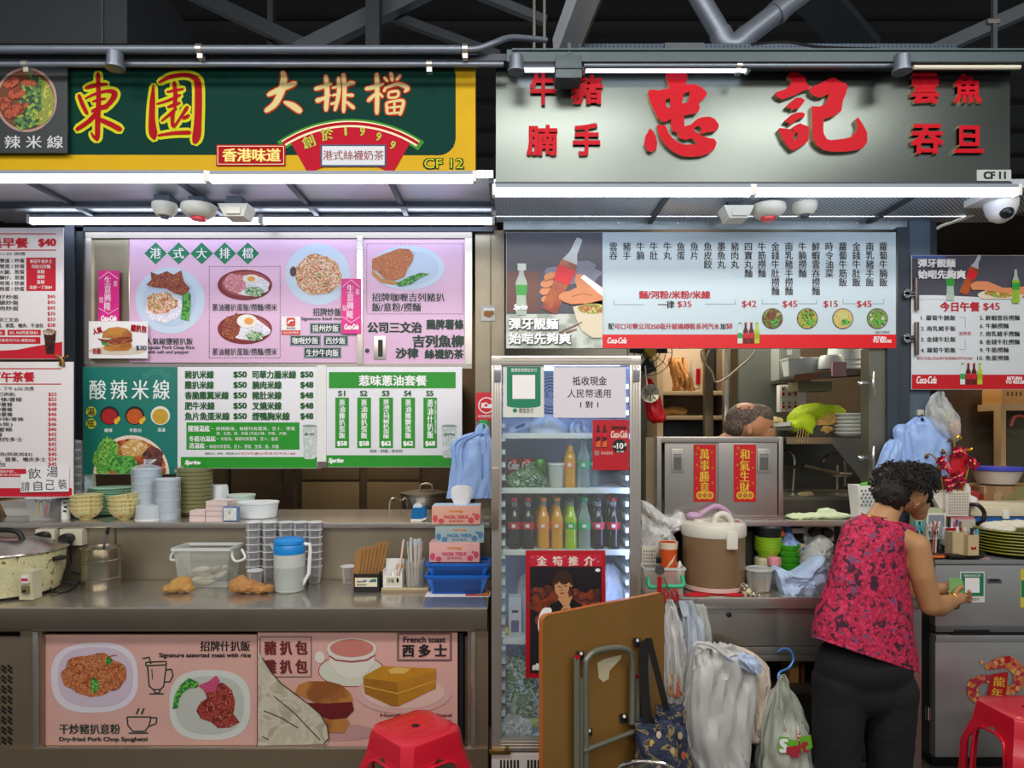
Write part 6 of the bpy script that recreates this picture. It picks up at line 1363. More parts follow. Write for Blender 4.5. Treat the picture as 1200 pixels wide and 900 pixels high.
bag('bag_body','',[(756,816,860,.05),(762,812,872,.075),(780,808,884,.09),(815,803,881,.10),(860,802,876,.10),(900,815,875,.09),(925,822,872,.08),(932,826,868,.05)],2.88,whiteb,parent=t,wr=.013,seed=47,freq=2.,power=3.2,crease=.022,n=72)
b = B(); b.curve([P(813,757,2.80),P(818,753,2.80),P(835,757,2.79),P(850,768,2.79),P(860,770,2.79)],.007,whiteb,6,8); b.build('rolled_mouth',t)
bag('blue_fold','',[(767,862,872,.02),(770,850,884,.03),(778,862,889,.03),(788,878,889,.02)],2.80,mat('bag_fold_blue','#bccbe6',.4,thin=.2),parent=t,wr=.010,seed=48)
t = thing('carrier_bag','white carrier bag with pinkish contents behind the boxy white bag','bag',P(885,870,3.0))
bag('bag_body','',[(757,840,862,.02),(768,858,886,.04),(790,868,902,.06),(830,868,898,.06),(862,870,890,.05),(868,874,888,.03)],3.0,mat('bag_pinkish','#d8cabb',.4,var=.12,scale=9,thin=.2),parent=t,wr=.010,seed=49,crease=.016,n=56)
t = thing('s_hook','blue metal hook over the cabinet rail holding the clear bag','hook',P(918,795,3.04)); t.name = 'bag_hook'; WL['bag_hook'] = Vector(t.location)
B().curve([P(912,764,3.05),P(918,760,3.04),P(926,762,3.02),P(930,772,3.01),P(925,782,3.0),P(914,788,2.99),P(912,795,2.98),P(916,797,2.97),P(921,793,2.965)],.0052,mat('hook_blue','#4a86d0',.3,.3),6,8).build('hook_wire',t)
t = thing('carrier_bag','clear bag with green printed squares hanging on the blue hook','bag',P(920,905,2.96))
bag('bag_body','',[(791,914,920,.006),(800,910,924,.014),(820,903,932,.035),(850,893,945,.07),(880,889,951,.085),(910,888,954,.09),(930,892,950,.07)],2.96,mat('bag_green_clear','#c6ccc0',.3,alpha=.72,thin=.15),parent=t,wr=.014,seed=51,crease=.016,n=64)
bag('packed_goods','',[(842,918,932,.02),(860,908,940,.04),(885,898,944,.05),(915,896,946,.06)],2.95,mottled('packed_goods_b',['#cfc6bc','#b8403a','#e2ddd6','#cdbfb4'],10,.5,'noise'),parent=t,wr=.008,seed=52)
b = B(2.865); gsq = mat('mart_green','#6cb12c',.4)
b.pg([(913,863),(925,864),(924,883),(912,882)],gsq,1).pg([(925,866),(936,868),(934,888),(924,884)],gsq,1).pg([(937,864),(950,861),(952,876),(939,882)],gsq,1); b.build('green_print',t)
b = B(2.865); b.t('S',914.5,866,922.5,881,WH,2,.06).t('m',922,875,930,884,mat('mart_red','#b0283c',.4),3,.05).t('a',929,874,935,887,mat('mart_red'),3,.05).t('r',935.5,873,940,882,mat('mart_red'),3,.05).t('t',940,868,946,881,mat('mart_red'),3,.05); b.build('lettering',t)

# ================================================================== WHITE MENU BOARD OVER THE SECOND STALL
DM = 3.50
t = thing('menu_board','long white and red hanging menu of noodle columns with a soda photo at one end','menu board',P(820,408,DM))
mw = mat('menu_pale','#c9dbe2',.4); mred = mat('menu_red','#dd0a18',.4)
B().pbox(593,272,1050,408,DM,DM + .03,mw,.003).build('board',t)
B(DM).r(706,392,1050,408,mred,1).build('red_band',t)
b = B(DM)
MENU = '雲吞 豬手 牛腩 牛肚 牛丸 魚蛋 魚片 魚皮餃 墨魚丸 豬肉丸 四寶丸麵 牛筋撈麵 金錢牛肚撈麵 南乳豬手撈麵 牛腩撈麵 鮮蝦雲吞撈麵 時令油菜 蘿蔔牛筋飯 金錢牛肚飯 南乳豬手飯 蘿蔔牛腩飯'.split()
for i,s_ in enumerate(MENU): b.tv(s_,718.7 + i*15.81,284,284 + 10.4*len(s_),10,K,2,.012)
b.t('一律',771,352.5,790,361.5,K,2,.03); b.t('配',713,379,719,386,K,2,.03); b.t('加',844,379,850,386,K,2,.03); b.t('圖片只供參考',1026,388,1042,391,K,2,.0); b.build('lettering',t,'black dish columns')
b = B(DM); mr = mat('ink_crimson','#b5172c',.5)
b.t('麵/河粉/米粉/米線',749,341,832,350,mr,2,.04); b.t('$35',794,353,810,361,mr,2,.02)
for s_,x0,x1 in (('$42',869.5,886),('$45',917,934),('$15',965,981.5),('$45',1004,1021)): b.t(s_,x0,352.5,x1,361,mr,2,.015)
b.t('可口可樂公司250毫升玻璃樽裝系列汽水',720,379,843,386,mr,2,.03); b.t('$8',851,379,858,386,mr,2,.015); b.build('lettering',t,'red heading and prices')
b = B(DM); br_ = mat('ink_bracket','#8fa6b4',.5)
for p in ([(719.5,352),(719.5,357),(755,357)],[(826,356.5),(861.5,356.5),(861.5,351)],[(893,350),(893,356),(913,356)],[(935,356),(957,356),(957,351)],[(988,350),(988,356),(1003,356)],[(1022,356),(1035.5,356),(1035.5,350)]): b.line(p,.8,br_,1)
b.build('bracket_line',t)
b = B(DM); b.t('Coca-Cola',712,395.5,734,402.5,WH,2,.03,.35); b.t('RETURN',1024,394.5,1038,397.8,WH,2,.04); b.t('TO REUSE',1022.5,398.2,1044.5,401.5,WH,2,.04); b.build('lettering',t,'white writing on the red band')
def mini_bottles(b,x0,y1,h,L=3):
    for i,(m,lab) in enumerate((('#cfe0dc','#2aa050'),('#5a1714','#c8192e'),('#5a1714','#c8192e'),('#b5c832','#8fb020'))):
        x = x0 + i*h*.27; w = h*.115
        b.pg([(x - w*.4,y1 - h),(x + w*.4,y1 - h),(x + w*.45,y1 - h*.75),(x + w,y1 - h*.6),(x + w,y1),(x - w,y1),(x - w,y1 - h*.6),(x - w*.45,y1 - h*.75)],mat('mini' + m[1:],m,.4),L); b.r(x - w,y1 - h*.5,x + w,y1 - h*.25,mat('minilab' + lab[1:],lab,.4),L + 1); b.r(x - w*.5,y1 - h,x + w*.5,y1 - h*.93,mat('minilab' + lab[1:]),L + 1)
b = B(DM); mini_bottles(b,867,402.5,24.5); b.build('printed_bottle',t)
dishes = {905: ['#5a2c1c','#7a4428','#4f8a2c','#c2a050'],946: ['#4a2a1c','#7fae2c','#c2a24a','#5a3420'],987.5: ['#d2b27a','#b8c86a','#cfa060','#e2cf9a'],1028: ['#5a4a3c','#6fae2c','#7c6a5a','#c9cfc0']}
for px,cs in dishes.items():
    b = B(DM); b.el(px,373.5,12.4,12.4,mat('dish_rim','#5c5148',.5),1,36); b.el(px,373.5,11.2,11.2,mottled('dish_%d' % int(px),cs,55,.5,'noise'),2,34); b.el(px - 1,370,6,5,mottled('dish_t%d' % int(px),cs[:2] + cs[:1],70,.5,'noise'),3,20,wob=.4); b.el(px + 3,378,5,3.4,greens,3,16,wob=.5); b.build('printed_dish',t)
# soda photo
b = B(DM); b.r(593.5,272.5,706,408,mat('photo_dusk','#4a4a58',.4,var=.25,scale=6),1); b.r(593.5,368,706,408,mottled('photo_table',['#b9c2b4','#9aa596','#cdd3c8'],12,.4,'soft'),2); b.r(593.5,318,632,366,mat('photo_warm','#6a4038',.4,var=.3,scale=8),2); b.el(672,320,30,14,mat('photo_glow','#7a7c90',.4,var=.2,scale=10),2,30,wob=.4); b.build('printed_scene',t)
skin_a = mat('photo_skin','#d98a5c',.45,var=.1,scale=14)
def tilt(pts,cx,cy,a): return [(cx + x*math.cos(a) - y*math.sin(a),cy + x*math.sin(a) + y*math.cos(a)) for x,y in pts]
def photo_bottle(b,cx,cy,k,a,glass_c,liq,lab,L,label_txt=None):
    sil = [(-.07,-1),(.07,-1),(.085,-.9),(.10,-.6),(.20,-.36),(.235,-.15),(.2,.1),(.18,.3),(.21,.7),(.2,.98),(-.2,.98),(-.21,.7),(-.18,.3),(-.2,.1),(-.235,-.15),(-.20,-.36),(-.10,-.6),(-.085,-.9)]
    s = [(x*k,y*k) for x,y in sil]
    b.pg(tilt(s,cx,cy,a),glass_c,L); b.pg(tilt([q for q in s if q[1] > -.45*k],cx,cy,a),liq,L + 1)
    b.pg(tilt([(-.235*k,-.2*k),(.235*k,-.2*k),(.2*k,.2*k),(-.2*k,.2*k)],cx,cy,a),lab,L + 2)
colag = mat('photo_glass','#b8c4c8',.3); colal = mottled('photo_cola',['#6a2016','#8c3018','#b0551f'],9,.3,'soft'); colar = mat('photo_label','#dc1022',.4)
b = B(DM); photo_bottle(b,611,340,30,0,mat('photo_glass_g','#a9b8b0',.3,var=.15,scale=18),mat('photo_clear','#a5b8a6',.3,var=.2,scale=20),mat('photo_sprite','#2f9a3a',.4,var=.25,scale=16),4); b.r(606.5,309,616.5,317,mat('photo_neck','#cfd8d2',.3),5); b.build('printed_bottle',t)
b = B(DM); [b.el(fx,fy,8,4.6,skin_a,4,18,rot=-.25) for fx,fy in ((645,324),(641,332),(640,341),(642,350))]; photo_bottle(b,661,323,47,.40,colag,colal,colar,5); b.build('printed_bottle',t)
b = B(DM); b.pg([(655,349),(659,343),(668,341),(676,337),(673,329),(675,322),(681,321),(690,331),(706,344),(706,362),(694,361),(682,356),(670,357),(660,354)],skin_a,8); b.el(662,347.5,8,5,skin_a,9,18,rot=-.2); b.line([(670,348),(684,344),(694,347)],.7,mat('photo_skin_line','#a05a38',.5),9); b.pg([(680,326),(684,322),(706,338),(706,348)],WH,9)
for q in ([(637,330),(650,326)],[(637,338),(648,336)],[(638,346),(645,345)]): b.line(q,.6,mat('photo_skin_line','#a05a38',.5),9)
b.build('printed_hand',t)
b = B(DM); b.pg([(671,360),(706,352),(706,396),(694,396),(682,388),(675,374)],mat('photo_bowl','#dccfb4',.4,var=.06,scale=10),8); b.el(694,362,18,6,mottled('photo_noodle',['#c8a050','#b0503a','#7fae3c','#e2c478'],60,.4,'noise'),9,24); b.v = [(min(x,X(705.8,DM)),y,z) for x,y,z in b.v]
b.line([(655,390),(682,378)],1.4,mat('photo_sticks','#7a4a2c',.5),8).line([(650,394),(676,386)],1.4,mat('photo_sticks'),8); b.build('printed_bowl',t)
b = B(DM); b.t('彈牙靚麵',597.5,374,654,387,mat('ink_shadow','#2a3446',.5),10,.06).t('始啱先夠爽',597.5,391,669,404,mat('ink_shadow'),10,.06).t('彈牙靚麵',597,373.3,653.5,386.3,WH,11,.035).t('始啱先夠爽',597,390.3,668.5,403.3,WH,11,.035).t('Sprite',602,357,618,365,WH,9,.04,.3); b.build('lettering',t)
# lunch poster on the grey post
DL = 3.53
t = board('lunch_poster',1068,299,1215,456.5,DL,mat('lunch_white','#d5dbe0',.4),'lunch poster with ten numbered dishes and a soda photo, clipped to the grey post','poster',.006)
b = B(DL); b.r(1068.5,299.5,1214.5,350,mat('photo_dusk'),1); b.r(1068.5,299.5,1108,303,mat('photo_rainbow','#4a5fa0',.4,var=.4,scale=20),2)
b.pg([(1068.5,346),(1100,346),(1180,350),(1214.5,348),(1214.5,351),(1068.5,351)],mat('lunch_white'),2); b.build('printed_scene',t)
b = B(DL); photo_bottle(b,1113,331,22,0,mat('photo_glass_g'),mat('photo_clear'),mat('photo_sprite'),3); b.build('printed_bottle',t)
b = B(DL); photo_bottle(b,1138,322,25,.40,colag,colal,colar,3); b.build('printed_bottle',t)
b = B(DL); b.pg([(1136,334),(1142,330),(1156,330),(1175,338),(1200,336),(1214,340),(1214,346),(1180,344),(1150,340),(1138,340)],skin_a,7); b.build('printed_hand',t)
b = B(DL); b.el(1172,346,27,7,mat('photo_bowl'),5,30); b.el(1172,343,18,6,mottled('photo_noodle',['#c8a050']),6,24,wob=.3); b.v = [(x,y,max(z,Z(350.5,DL))) for x,y,z in b.v]; b.build('printed_bowl',t)
b = B(DL); photo_bottle(b,1189,336,20,0,mat('photo_glass_g'),mat('photo_lime','#8fb830',.3,var=.2,scale=18),mat('photo_sprite'),7); b.build('printed_bottle',t)
b = B(DL); b.t('彈牙靚麵',1075,304,1118,313.5,WH,8,.045).t('始啱先夠爽',1075,317,1130,327,WH,8,.045); b.build('lettering',t)
b = B(DL); b.t('今日午餐',1101.5,354,1147.5,365,mr,2,.04).t('$45',1152,355,1171,364.5,mr,2,.02); b.t('送熱飲',1123,388.5,1138,393,mr,2,.0); b.build('lettering',t,'red heading')
b = B(DL)
for i,s_ in enumerate(('1. 蘿蔔牛腩飯','2. 南乳豬手飯','3. 金錢牛肚飯','4. 蘿蔔牛筋飯')): b.t(s_,1079,369.5 + i*12.6,1119.5,375.5 + i*12.6,K,2,.02)
for i,(s_,x1) in enumerate((('5. 鮮蝦雲吞撈麵',1194.5),('6. 牛腩撈麵',1181.5),('7. 南乳豬手撈麵',1194.5),('8. 金錢牛肚撈麵',1194.5),('9. 牛筋撈麵',1181.5),('10. 魚蛋撈麵',1182))): b.t(s_,1148 if i < 5 else 1145,369.5 + i*9.4,x1,375.5 + i*9.4,K,2,.02)
b.t('配可口可樂公司250毫升玻璃樽裝系列汽水加$8',1074.5,418,1139,422,mr,2,0); b.build('lettering',t,'black dish lines'); B(DL).line([(1124,372),(1131,372),(1131,385)],.7,br_,1).line([(1131,397),(1131,409.5),(1124,409.5)],.7,br_,1).build('bracket_line',t)
B(DL).r(1068.5,439,1214.5,456,mat('menu_crimson','#c3101c',.4),1).build('red_band',t)
b = B(DL); b.t('Coca-Cola',1074,441,1097,449.5,WH,2,.03,.35).t('RETURN',1180,441.5,1197,445.3,WH,2,.04).t('TO REUSE',1178,446,1201,449.6,WH,2,.04); b.build('lettering',t,'white writing on the red band')
b = B(DL); mini_bottles(b,1127.5,450.5,25); b.build('printed_bottle',t)
for py,lab in ((345,'upper bulldog clip holding the lunch poster'),(397,'lower bulldog clip holding the lunch poster')):
    t = thing('bulldog_clip',lab,'clip',P(1066,py,DL - .02)); c = P(1073,py,DL - .004)
    B().box(c.x - .012,c.x + .008,c.y - .02,c.y - .004,c.z - .085,c.z + .085,mat('clip_steel','#8c8078',.3,.9),.006).build('jaw',t)
    for dz in (.014,-.012): B().tube([c + Vector((-.01,-.012,dz*.6)),c + Vector((-.045,-.02,dz*.6))],.007,chrome,8).lathe([(.016,-.004),(.017,0),(.016,.004)],c + Vector((-.055,-.02,dz*.6)),chrome,16,axis='y').build('clip_arm',t)

# ================================================================== COUNTER AND CABINET OF THE SECOND STALL
RF = 3.08; RX0 = X(755,RF) ; RX1 = X(1078,RF)
t = thing('worktop','steel worktop of the second stall carrying the big warmer','counter',((RX0 + RX1)/2,3.3,CT))
B().box(RX0,RX1,RF,3.50,CT - .03,CT,steel,.004).build('top_sheet',t); B().box(RX0,RX1,RF - .003,RF + .02,Z(713,RF),CT - .004,steel_h,.003).build('front_lip',t)
t = thing('base_cabinet','open steel base cabinet of the second stall with a locked drawer','cabinet',((RX0 + RX1)/2,3.3,0))
d = RF + .02; b = B(); cs = mat('cabinet_grey_steel','#a8a29a',.30,.8,var=.15,scale=5)
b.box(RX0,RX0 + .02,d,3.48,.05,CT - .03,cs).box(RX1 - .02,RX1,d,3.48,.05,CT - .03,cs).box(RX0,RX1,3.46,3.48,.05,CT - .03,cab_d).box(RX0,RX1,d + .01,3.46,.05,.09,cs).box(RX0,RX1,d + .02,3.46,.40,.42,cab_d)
for y0,y1 in ((758,767),(767.5,775)): b.pbox(755,y0,1060,y1,d,d + .04,cs,.003)
b.pbox(1060,714,1080,960,d - .005,d + .04,cs,.003).pbox(1056,760,1062,960,d,d + .03,steel,.002)
b.build('carcass',t)
dr = B().pbox(790,713,911,757,d,d + .02,cs,.003).build('drawer',t); B().lathe([(.012,0),(.012,.006),(.006,.009),(.001,.009)],P(854,720,d),blackm,16,axis='y').build('lock',dr)
dr2 = B().pbox(913,713,1058,757,d + .004,d + .02,cs,.003).pbox(911.5,713,912.5,757,d - .004,d,alu).build('drawer',t)
B().pbox(1063,820,1064,950,d - .006,d,steel).tube([P(1087.5,828,d - .02),P(1087.5,843,d - .02)],.012,chrome,10).build('door_handle',t)
tag(B().pbox(925,795,936,841,3.2,3.3,mat('kraft_box','#a3783a',.7,var=.3,scale=12)).build('cardboard_box'),'narrow brown cardboard box inside the dark open cabinet','box'); tag(B().pbox(939,806,943,841,3.2,3.32,mat('book_spine','#6a3a22',.6)).build('ledger'),'thin dark ledger beside the brown box in the open cabinet','book')
bx0 = [o for o in bpy.data.objects if o.name in ('cardboard_box','ledger')]
for o in bx0: o.location.z = .42
# upper shelf
RS = 1.167
t = thing('serving_shelf','steel serving shelf under the cabinet with the red couplets','shelf',(1.2,3.4,RS)); sx0,sx1 = X(752,3.3),X(1050,3.3)
B().box(sx0,sx1,3.305,3.495,RS - .02,RS,steel,.003).build('shelf_top',t); B().box(sx0,sx1,3.30,3.312,RS - .028,RS + .0,alu,.004).build('front_edge',t)
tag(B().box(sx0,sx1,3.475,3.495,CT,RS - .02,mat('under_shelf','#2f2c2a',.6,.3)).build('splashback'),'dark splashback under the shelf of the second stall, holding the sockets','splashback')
RS_ = RS
t = thing('wall_cabinet','steel cabinet with two sliding doors and red couplets on the shelf','cabinet',(X(840,3.32),3.4,RS)); d = 3.325; cst = mat('couplet_cabinet_steel','#b5b0aa',.32,.75,var=.1,scale=6)
xl,xr2 = X(770,d),X(918,d); zt = Z(512,d); zb2 = RS + .001
b = B(); b.box(xl,xl + .01,d + .01,3.49,zb2,zt,cst).box(xr2 - .01,xr2,d + .01,3.49,zb2,zt,cst).box(xl,xr2,d + .01,3.49,zt - .012,zt,cst).box(xl,xr2,d + .01,3.49,zb2,zb2 + .012,cst).box(xl,xr2,3.47,3.49,zb2,zt,cst); b.build('casing',t)
b = B(); b.box(xl,xr2,d,d + .02,zt - .028,zt,steel_h,.004).box(xl,xr2,d,d + .02,zb2,zb2 + .02,steel_h,.004).box(xl,xl + .022,d,d + .02,zb2,zt,steel_h,.004).box(xr2 - .022,xr2,d,d + .02,zb2,zt,steel_h,.004); b.build('face_frame',t)
def cdoor(x0,x1,dy,hx0,hx1,sx,txt):
    dd = d + dy; dn = B().pbox(x0,519,x1,605,dd,dd + .012,cst,.002).build('sliding_door',t)
    hb = B(); hb.frame if 0 else None
    hb.pbox(hx0,526,hx1,554,dd - .006,dd,alu,.003).pbox(hx0 + 2.6,532,hx1 - 2.6,551,dd - .007,dd - .006,mat('recess','#77746e',.4,.7)).pbox(hx0 + 3,533,hx1 - 3,537,dd - .009,dd - .006,chrome,.001); hb.build('door_handle',dn)
    sc_ = B().pbox(sx,521,sx + 26,588,dd - .003,dd - .0015,mat('couplet_red','#c30d18',.45)).build('couplet',dn,'red paper couplet with gold characters')
    return dn,dd
gold = mat('ink_gold','#e0b53a',.4); gold2 = mat('ink_gold_dull','#b8742a',.45)
for args,txt in (((779,842,.012,787,801,813),'萬事勝意'),((842,911,.004,888,903,860),'和氣生財')):
    dn,dd = cdoor(*args,txt); sx = args[5]; b = B(dd - .003); b.tv(txt,sx + 12.5,526,578,12,gold,2,.035)
    for px,py,r_ in ((5,525,1.6),(3,532,1.4),(21,530,1.3),(4,545,1.5),(22,548,1.3),(3,560,1.2),(22,566,1.4),(4,572,1.2)): b.el(sx + px,py,r_,r_,gold2,1,12)
    for px in (7,13,19): b.el(sx + px,580.5,4.2,4.6,gold,1,16); b.el(sx + px,580.5,2.6,2.8,gold2,2,14)
    b.build('lettering',t)
b = B()   # side plate seen obliquely
tag(B().pbox(757,513,769,610,3.36,3.40,mat('bread_board','#8a7a60',.5,.4,var=.2,scale=6)).build('steel_plate'),'dull plate standing at the end of the couplet cabinet','plate')

# ------------------------------------------------------------------ on the worktop of the second stall
# thermal rice warmer
t = thing('rice_warmer','big golden brown rice warmer with white lid on a red cloth','rice warmer',(X(836,3.26),3.26,CT)); c = (X(836,3.26),3.26,CT); zz = lambda py,dd=3.12: Z(py,dd) - CT
gb = mat('warmer_gold','#94795a',.35,.35,var=.08,scale=6)
B().lathe([(.13,.02),(.142,.03),(.145,.10),(.145,.258),(.001,.26)],c,gb,44).build('warmer_body',t); B().lathe([(.13,.004),(.146,.008),(.146,.024),(.13,.03),(.001,.03)],c,mat('warmer_pink','#d3b7ae',.4),44).build('base_ring',t)
wcream = mat('warmer_white','#dfdccf',.35); B().lathe([(.148,.255),(.151,.262),(.151,.30),(.146,.312),(.13,.32),(.06,.326),(.001,.327)],c,wcream,44).build('lid',t)
B().curve([(c[0] - .02,c[1] - .08,CT + .322),(c[0] - .012,c[1] - .085,CT + .352),(c[0] + .018,c[1] - .085,CT + .365),(c[0] + .05,c[1] - .085,CT + .348),(c[0] + .065,c[1] - .08,CT + .318)],.013,wcream,6,12).build('lid_handle',t)
B().box(c[0] + .015,c[0] + .065,c[1] - .162,c[1] - .135,CT + .21,CT + .29,wcream,.008).build('latch',t); B().lathe([(.028,0),(.026,.01),(.001,.012)],(c[0] - .075,c[1] - .03,CT + .322),wcream,20).build('steam_valve',t)
tag(organic([((X(836,3.2),3.2,CT + .002),(.13,.11,.004)),((X(816,3.12),3.115,CT + .004),(.06,.03,.008)),((X(860,3.12),3.115,CT + .003),(.05,.03,.006))],mat('cloth_red','#c5101c',.8,bump=.4,bscale=80,var=.1),.007,2,.003,40).build('red_cloth'),'red cloth spread under the rice warmer','cloth')
q = thing('rice_ladle','pink plastic ladle lying on the rice warmer lid','ladle',(c[0] - .07,c[1],CT + .33)); lp = mat('ladle_pink','#c9a2c4',.4)
B().ball((c[0] - .09,c[1] + .01,CT + .345),(.04,.03,.018),lp,16).build('scoop',q); B().curve([(c[0] - .06,c[1] + .02,CT + .35),(c[0] + .02,c[1] + .05,CT + .385),(c[0] + .07,c[1] + .06,CT + .37),(c[0] + .1,c[1] + .06,CT + .34)],.012,lp,6,8).build('ladle_handle',q)
tag(B().box(c[0] + .05,c[0] + .12,c[1] - .06,c[1] + .03,CT + .324,CT + .329,mottled('packet_print',['#b8c4d4','#c2766a','#d8d4cc'],40,.4),.001).build('spice_packet'),'small printed packet on the rice warmer lid','packet')
# clear crate with green handle, orange cup etc
t = thing('storage_crate','clear plastic crate with mint green handle beside the rice warmer','crate',(X(775,3.14),3.17,CT)); d0 = 3.12; x0,x1 = X(755,d0),X(803,d0); z1 = Z(667,d0)
b = B().hexa([(x0 + .01,d0 + .006,CT + .001),(x1 - .01,d0 + .006,CT + .001),(x1 - .01,d0 + .12,CT + .001),(x0 + .01,d0 + .12,CT + .001)],[(x0,d0,z1),(x1,d0,z1),(x1,d0 + .13,z1),(x0,d0 + .13,z1)],glassy('crate_plastic','#ece9e2',.2,.3,.5)); del b.f[1]; del b.m[1]; b.build('crate_wall',t)
b = B(); q = [(x0,d0),(x1,d0),(x1,d0 + .13),(x0,d0 + .13)]
for i in range(4): b.bar((*q[i],z1),(*q[(i + 1) % 4],z1),.008,.010,mat('box_rim'))
b.build('rim',t); B().curve([P(760,676,3.10),P(760,684,3.09),P(763,688,3.08),P(778,687,3.08),P(797,687,3.08),P(801,684,3.09),P(799,674,3.10)],.0095,mat('handle_mint','#3fb98c',.4),5,10).build('carry_handle',t)
def paper_cup(px,pt,pb,w,d,label,zbase=None):
    t = thing('paper_cup',label,'cup',P(px,pb,d)); k = d/F; h = (pb - pt)*k; c = (X(px,d),d,Z(pb,d) if zbase is None else zbase)
    B().lathe([(w*k*.38,0),(w*k*.40,.002),(w*k*.49,h),(w*k*.46,h),(w*k*.37,.006),(.001,.005)],c,mat('cup_orange','#d8541c',.4),26).build('cup_wall',t); B().lathe([(w*k*.49,h - .03),(w*k*.51,h - .004),(w*k*.51,h + .002),(w*k*.47,h),(w*k*.45,h - .03)],c,mat('cup_cream','#e6d6b8',.5),26).build('rim',t)
    b = B(); b.add([(c[0] - w*k*.3,c[1] - w*k*.475,c[2] + h*.45),(c[0] + w*k*.15,c[1] - w*k*.475,c[2] + h*.62),(c[0] + w*k*.3,c[1] - w*k*.46,c[2] + h*.78),(c[0] - w*k*.05,c[1] - w*k*.49,c[2] + h*.6)],[(0,1,2,3)],mat('cup_cream')); b.build('stripe',t)
    return t
paper_cup(783,641,698,22,3.19,'orange paper cup with cream lip standing in the clear crate',CT + .004)
for i,px in enumerate((757,762)): tag(B().lathe([(.03,0),(.034,.06),(.03,.06),(.001,.004)],(X(px,3.3),3.3 + .07*i,CT + .1*0 + .001),mat('mug_dark','#2c2c30',.4),20).build('mug'),('dark mug behind the clear crate by the fridge','dark mug half hidden behind the wrapped bundle')[i],'mug')
t = thing('basket','cream woven plastic basket behind the clear crate','basket',(X(762,3.28),3.3,CT)); d0 = 3.27; b = B(d0); b.pbox(752,641,772,690,d0,d0 + .1,cream,.004); b.build('basket_wall',t); b = B(d0); [b.r(754 + i*3,645 + j*4,755.6 + i*3,647 + j*4,mat('hole_brown','#8a8478',.6),1) for i in range(6) for j in range(5)]; b.build('hole_pattern',t)
t = thing('clear_box','clear plastic box with a pink scoop on top of the crumpled white bag','box',P(775,605,3.4)); d0 = 3.40; b = B().hexa([P(757,609,d0),P(790,609,d0),P(790,608,d0 + .07) ,P(757,608,d0 + .07)],[P(754,585,d0),P(793,589,d0),P(792,588,d0 + .08),P(754,585,d0 + .08)],clearp); b.build('box_wall',t)
tag(B().curve([P(791,606,3.42),P(791,592,3.41),P(789,582,3.4)],.011,mat('scoop_pink','#dba6c4',.4),6,10).ball(P(788,578,3.4),(.02,.012,.018),mat('scoop_pink'),12).build('pink_scoop'),'pink plastic scoop leaning on the couplet cabinet','scoop')
t = thing('opener','red handled bottle opener hanging in front of the clear crate','opener',P(773,690,3.06)); B().bar(P(773,676,3.065),P(773,704,3.06),.02,.01,mat('opener_red','#b3141f',.35)).build('handle',t); B().lathe([(.012,-.004),(.021,-.004),(.021,.004),(.012,.004)],P(773,668,3.066),mat('opener_steel','#8a8a8a',.25,.9),20,axis='y').tube([P(772,660,3.066),P(772,653,3.066)],.012,blackp,8).build('opener_head',t)
t = thing('scissors','red scissors hanging at the edge of the second worktop','scissors',P(786,700,3.05)); b = B(); [b.curve([P(785 + s*4,690,3.055),P(786 + s*8,696,3.05),P(786 + s*7,704,3.05),P(786 + s*3,700,3.05),P(785 + s*2,693,3.055)],.006,mat('opener_red'),6,8) for s in (-1,1)]; b.build('finger_loop',t); B().bar(P(785,692,3.055),P(778,677,3.065),.008,.004,chrome).bar(P(786,692,3.055),P(795,702,3.06),.008,.004,chrome).build('blade',t)
tag(B().lathe([(.014,0),(.016,.05),(.01,.07),(.004,.085),(.001,.086)],(X(799,3.16),3.2,CT + .055),white,14).box(X(799,3.16) - .012,X(799,3.16) + .012,3.19,3.21,CT + .002,CT + .056,white).build('sauce_bottle'),'small white nozzle bottle in the corner of the clear crate','bottle')
# soup tub, dish cloth, jar, bowls, lids
t = thing('soup_tub','clear tub of amber soup beside the rice warmer','tub',(X(889,3.2),3.2,CT)); c = (X(889,3.2),3.2,CT)
B().lathe([(.045,.001),(.05,.005),(.063,.10),(.061,.10),(.049,.008),(.001,.006)],c,clearp,30).build('tub_wall',t); B().lathe([(.046,.007),(.055,.055),(.001,.056)],c,mat('soup_amber','#c2872e',.2,var=.1,scale=14),30).build('soup',t); B().lathe([(.063,.098),(.067,.1),(.067,.106),(.055,.11),(.05,.105),(.001,.106)],c,mat('tub_lid','#c6cac8',.3,alpha=.8),30).build('lid',t)
tag(organic([((X(877,3.12),3.12,CT + .012),(.03,.03,.018)),((X(883,3.12),3.11,CT + .008),(.025,.02,.012)),((X(873,3.12),3.13,CT + .03),(.018,.02,.025))],mottled('striped_cloth',['#d8d2b8','#b8ac84','#4a4438','#e2dcc8'],36,.9,'noise',.5,.4),.005,2,.008,60).build('dish_cloth'),'crumpled patterned dish cloth between the rice warmer and soup tub','cloth')
t = thing('glass_jar','small glass jar with pink lid beside the soup tub','jar',(X(907,3.28),3.28,CT)); c = (X(907,3.28),3.28,CT)
B().lathe([(.026,.001),(.028,.004),(.028,.10),(.024,.105),(.001,.106)],c,mat('jar_glass','#a9a8a4',.15,alpha=.5),20).build('jar_body',t); B().lathe([(.027,.105),(.03,.108),(.03,.14),(.026,.145),(.001,.146)],c,mat('lid_pink','#d98c96',.4),20).build('lid',t)
gl = mat('bowl_lime','#8fbf2a',.35,var=.06,scale=10); gd = mat('bowl_green','#3f9e1f',.35,var=.06,scale=10)
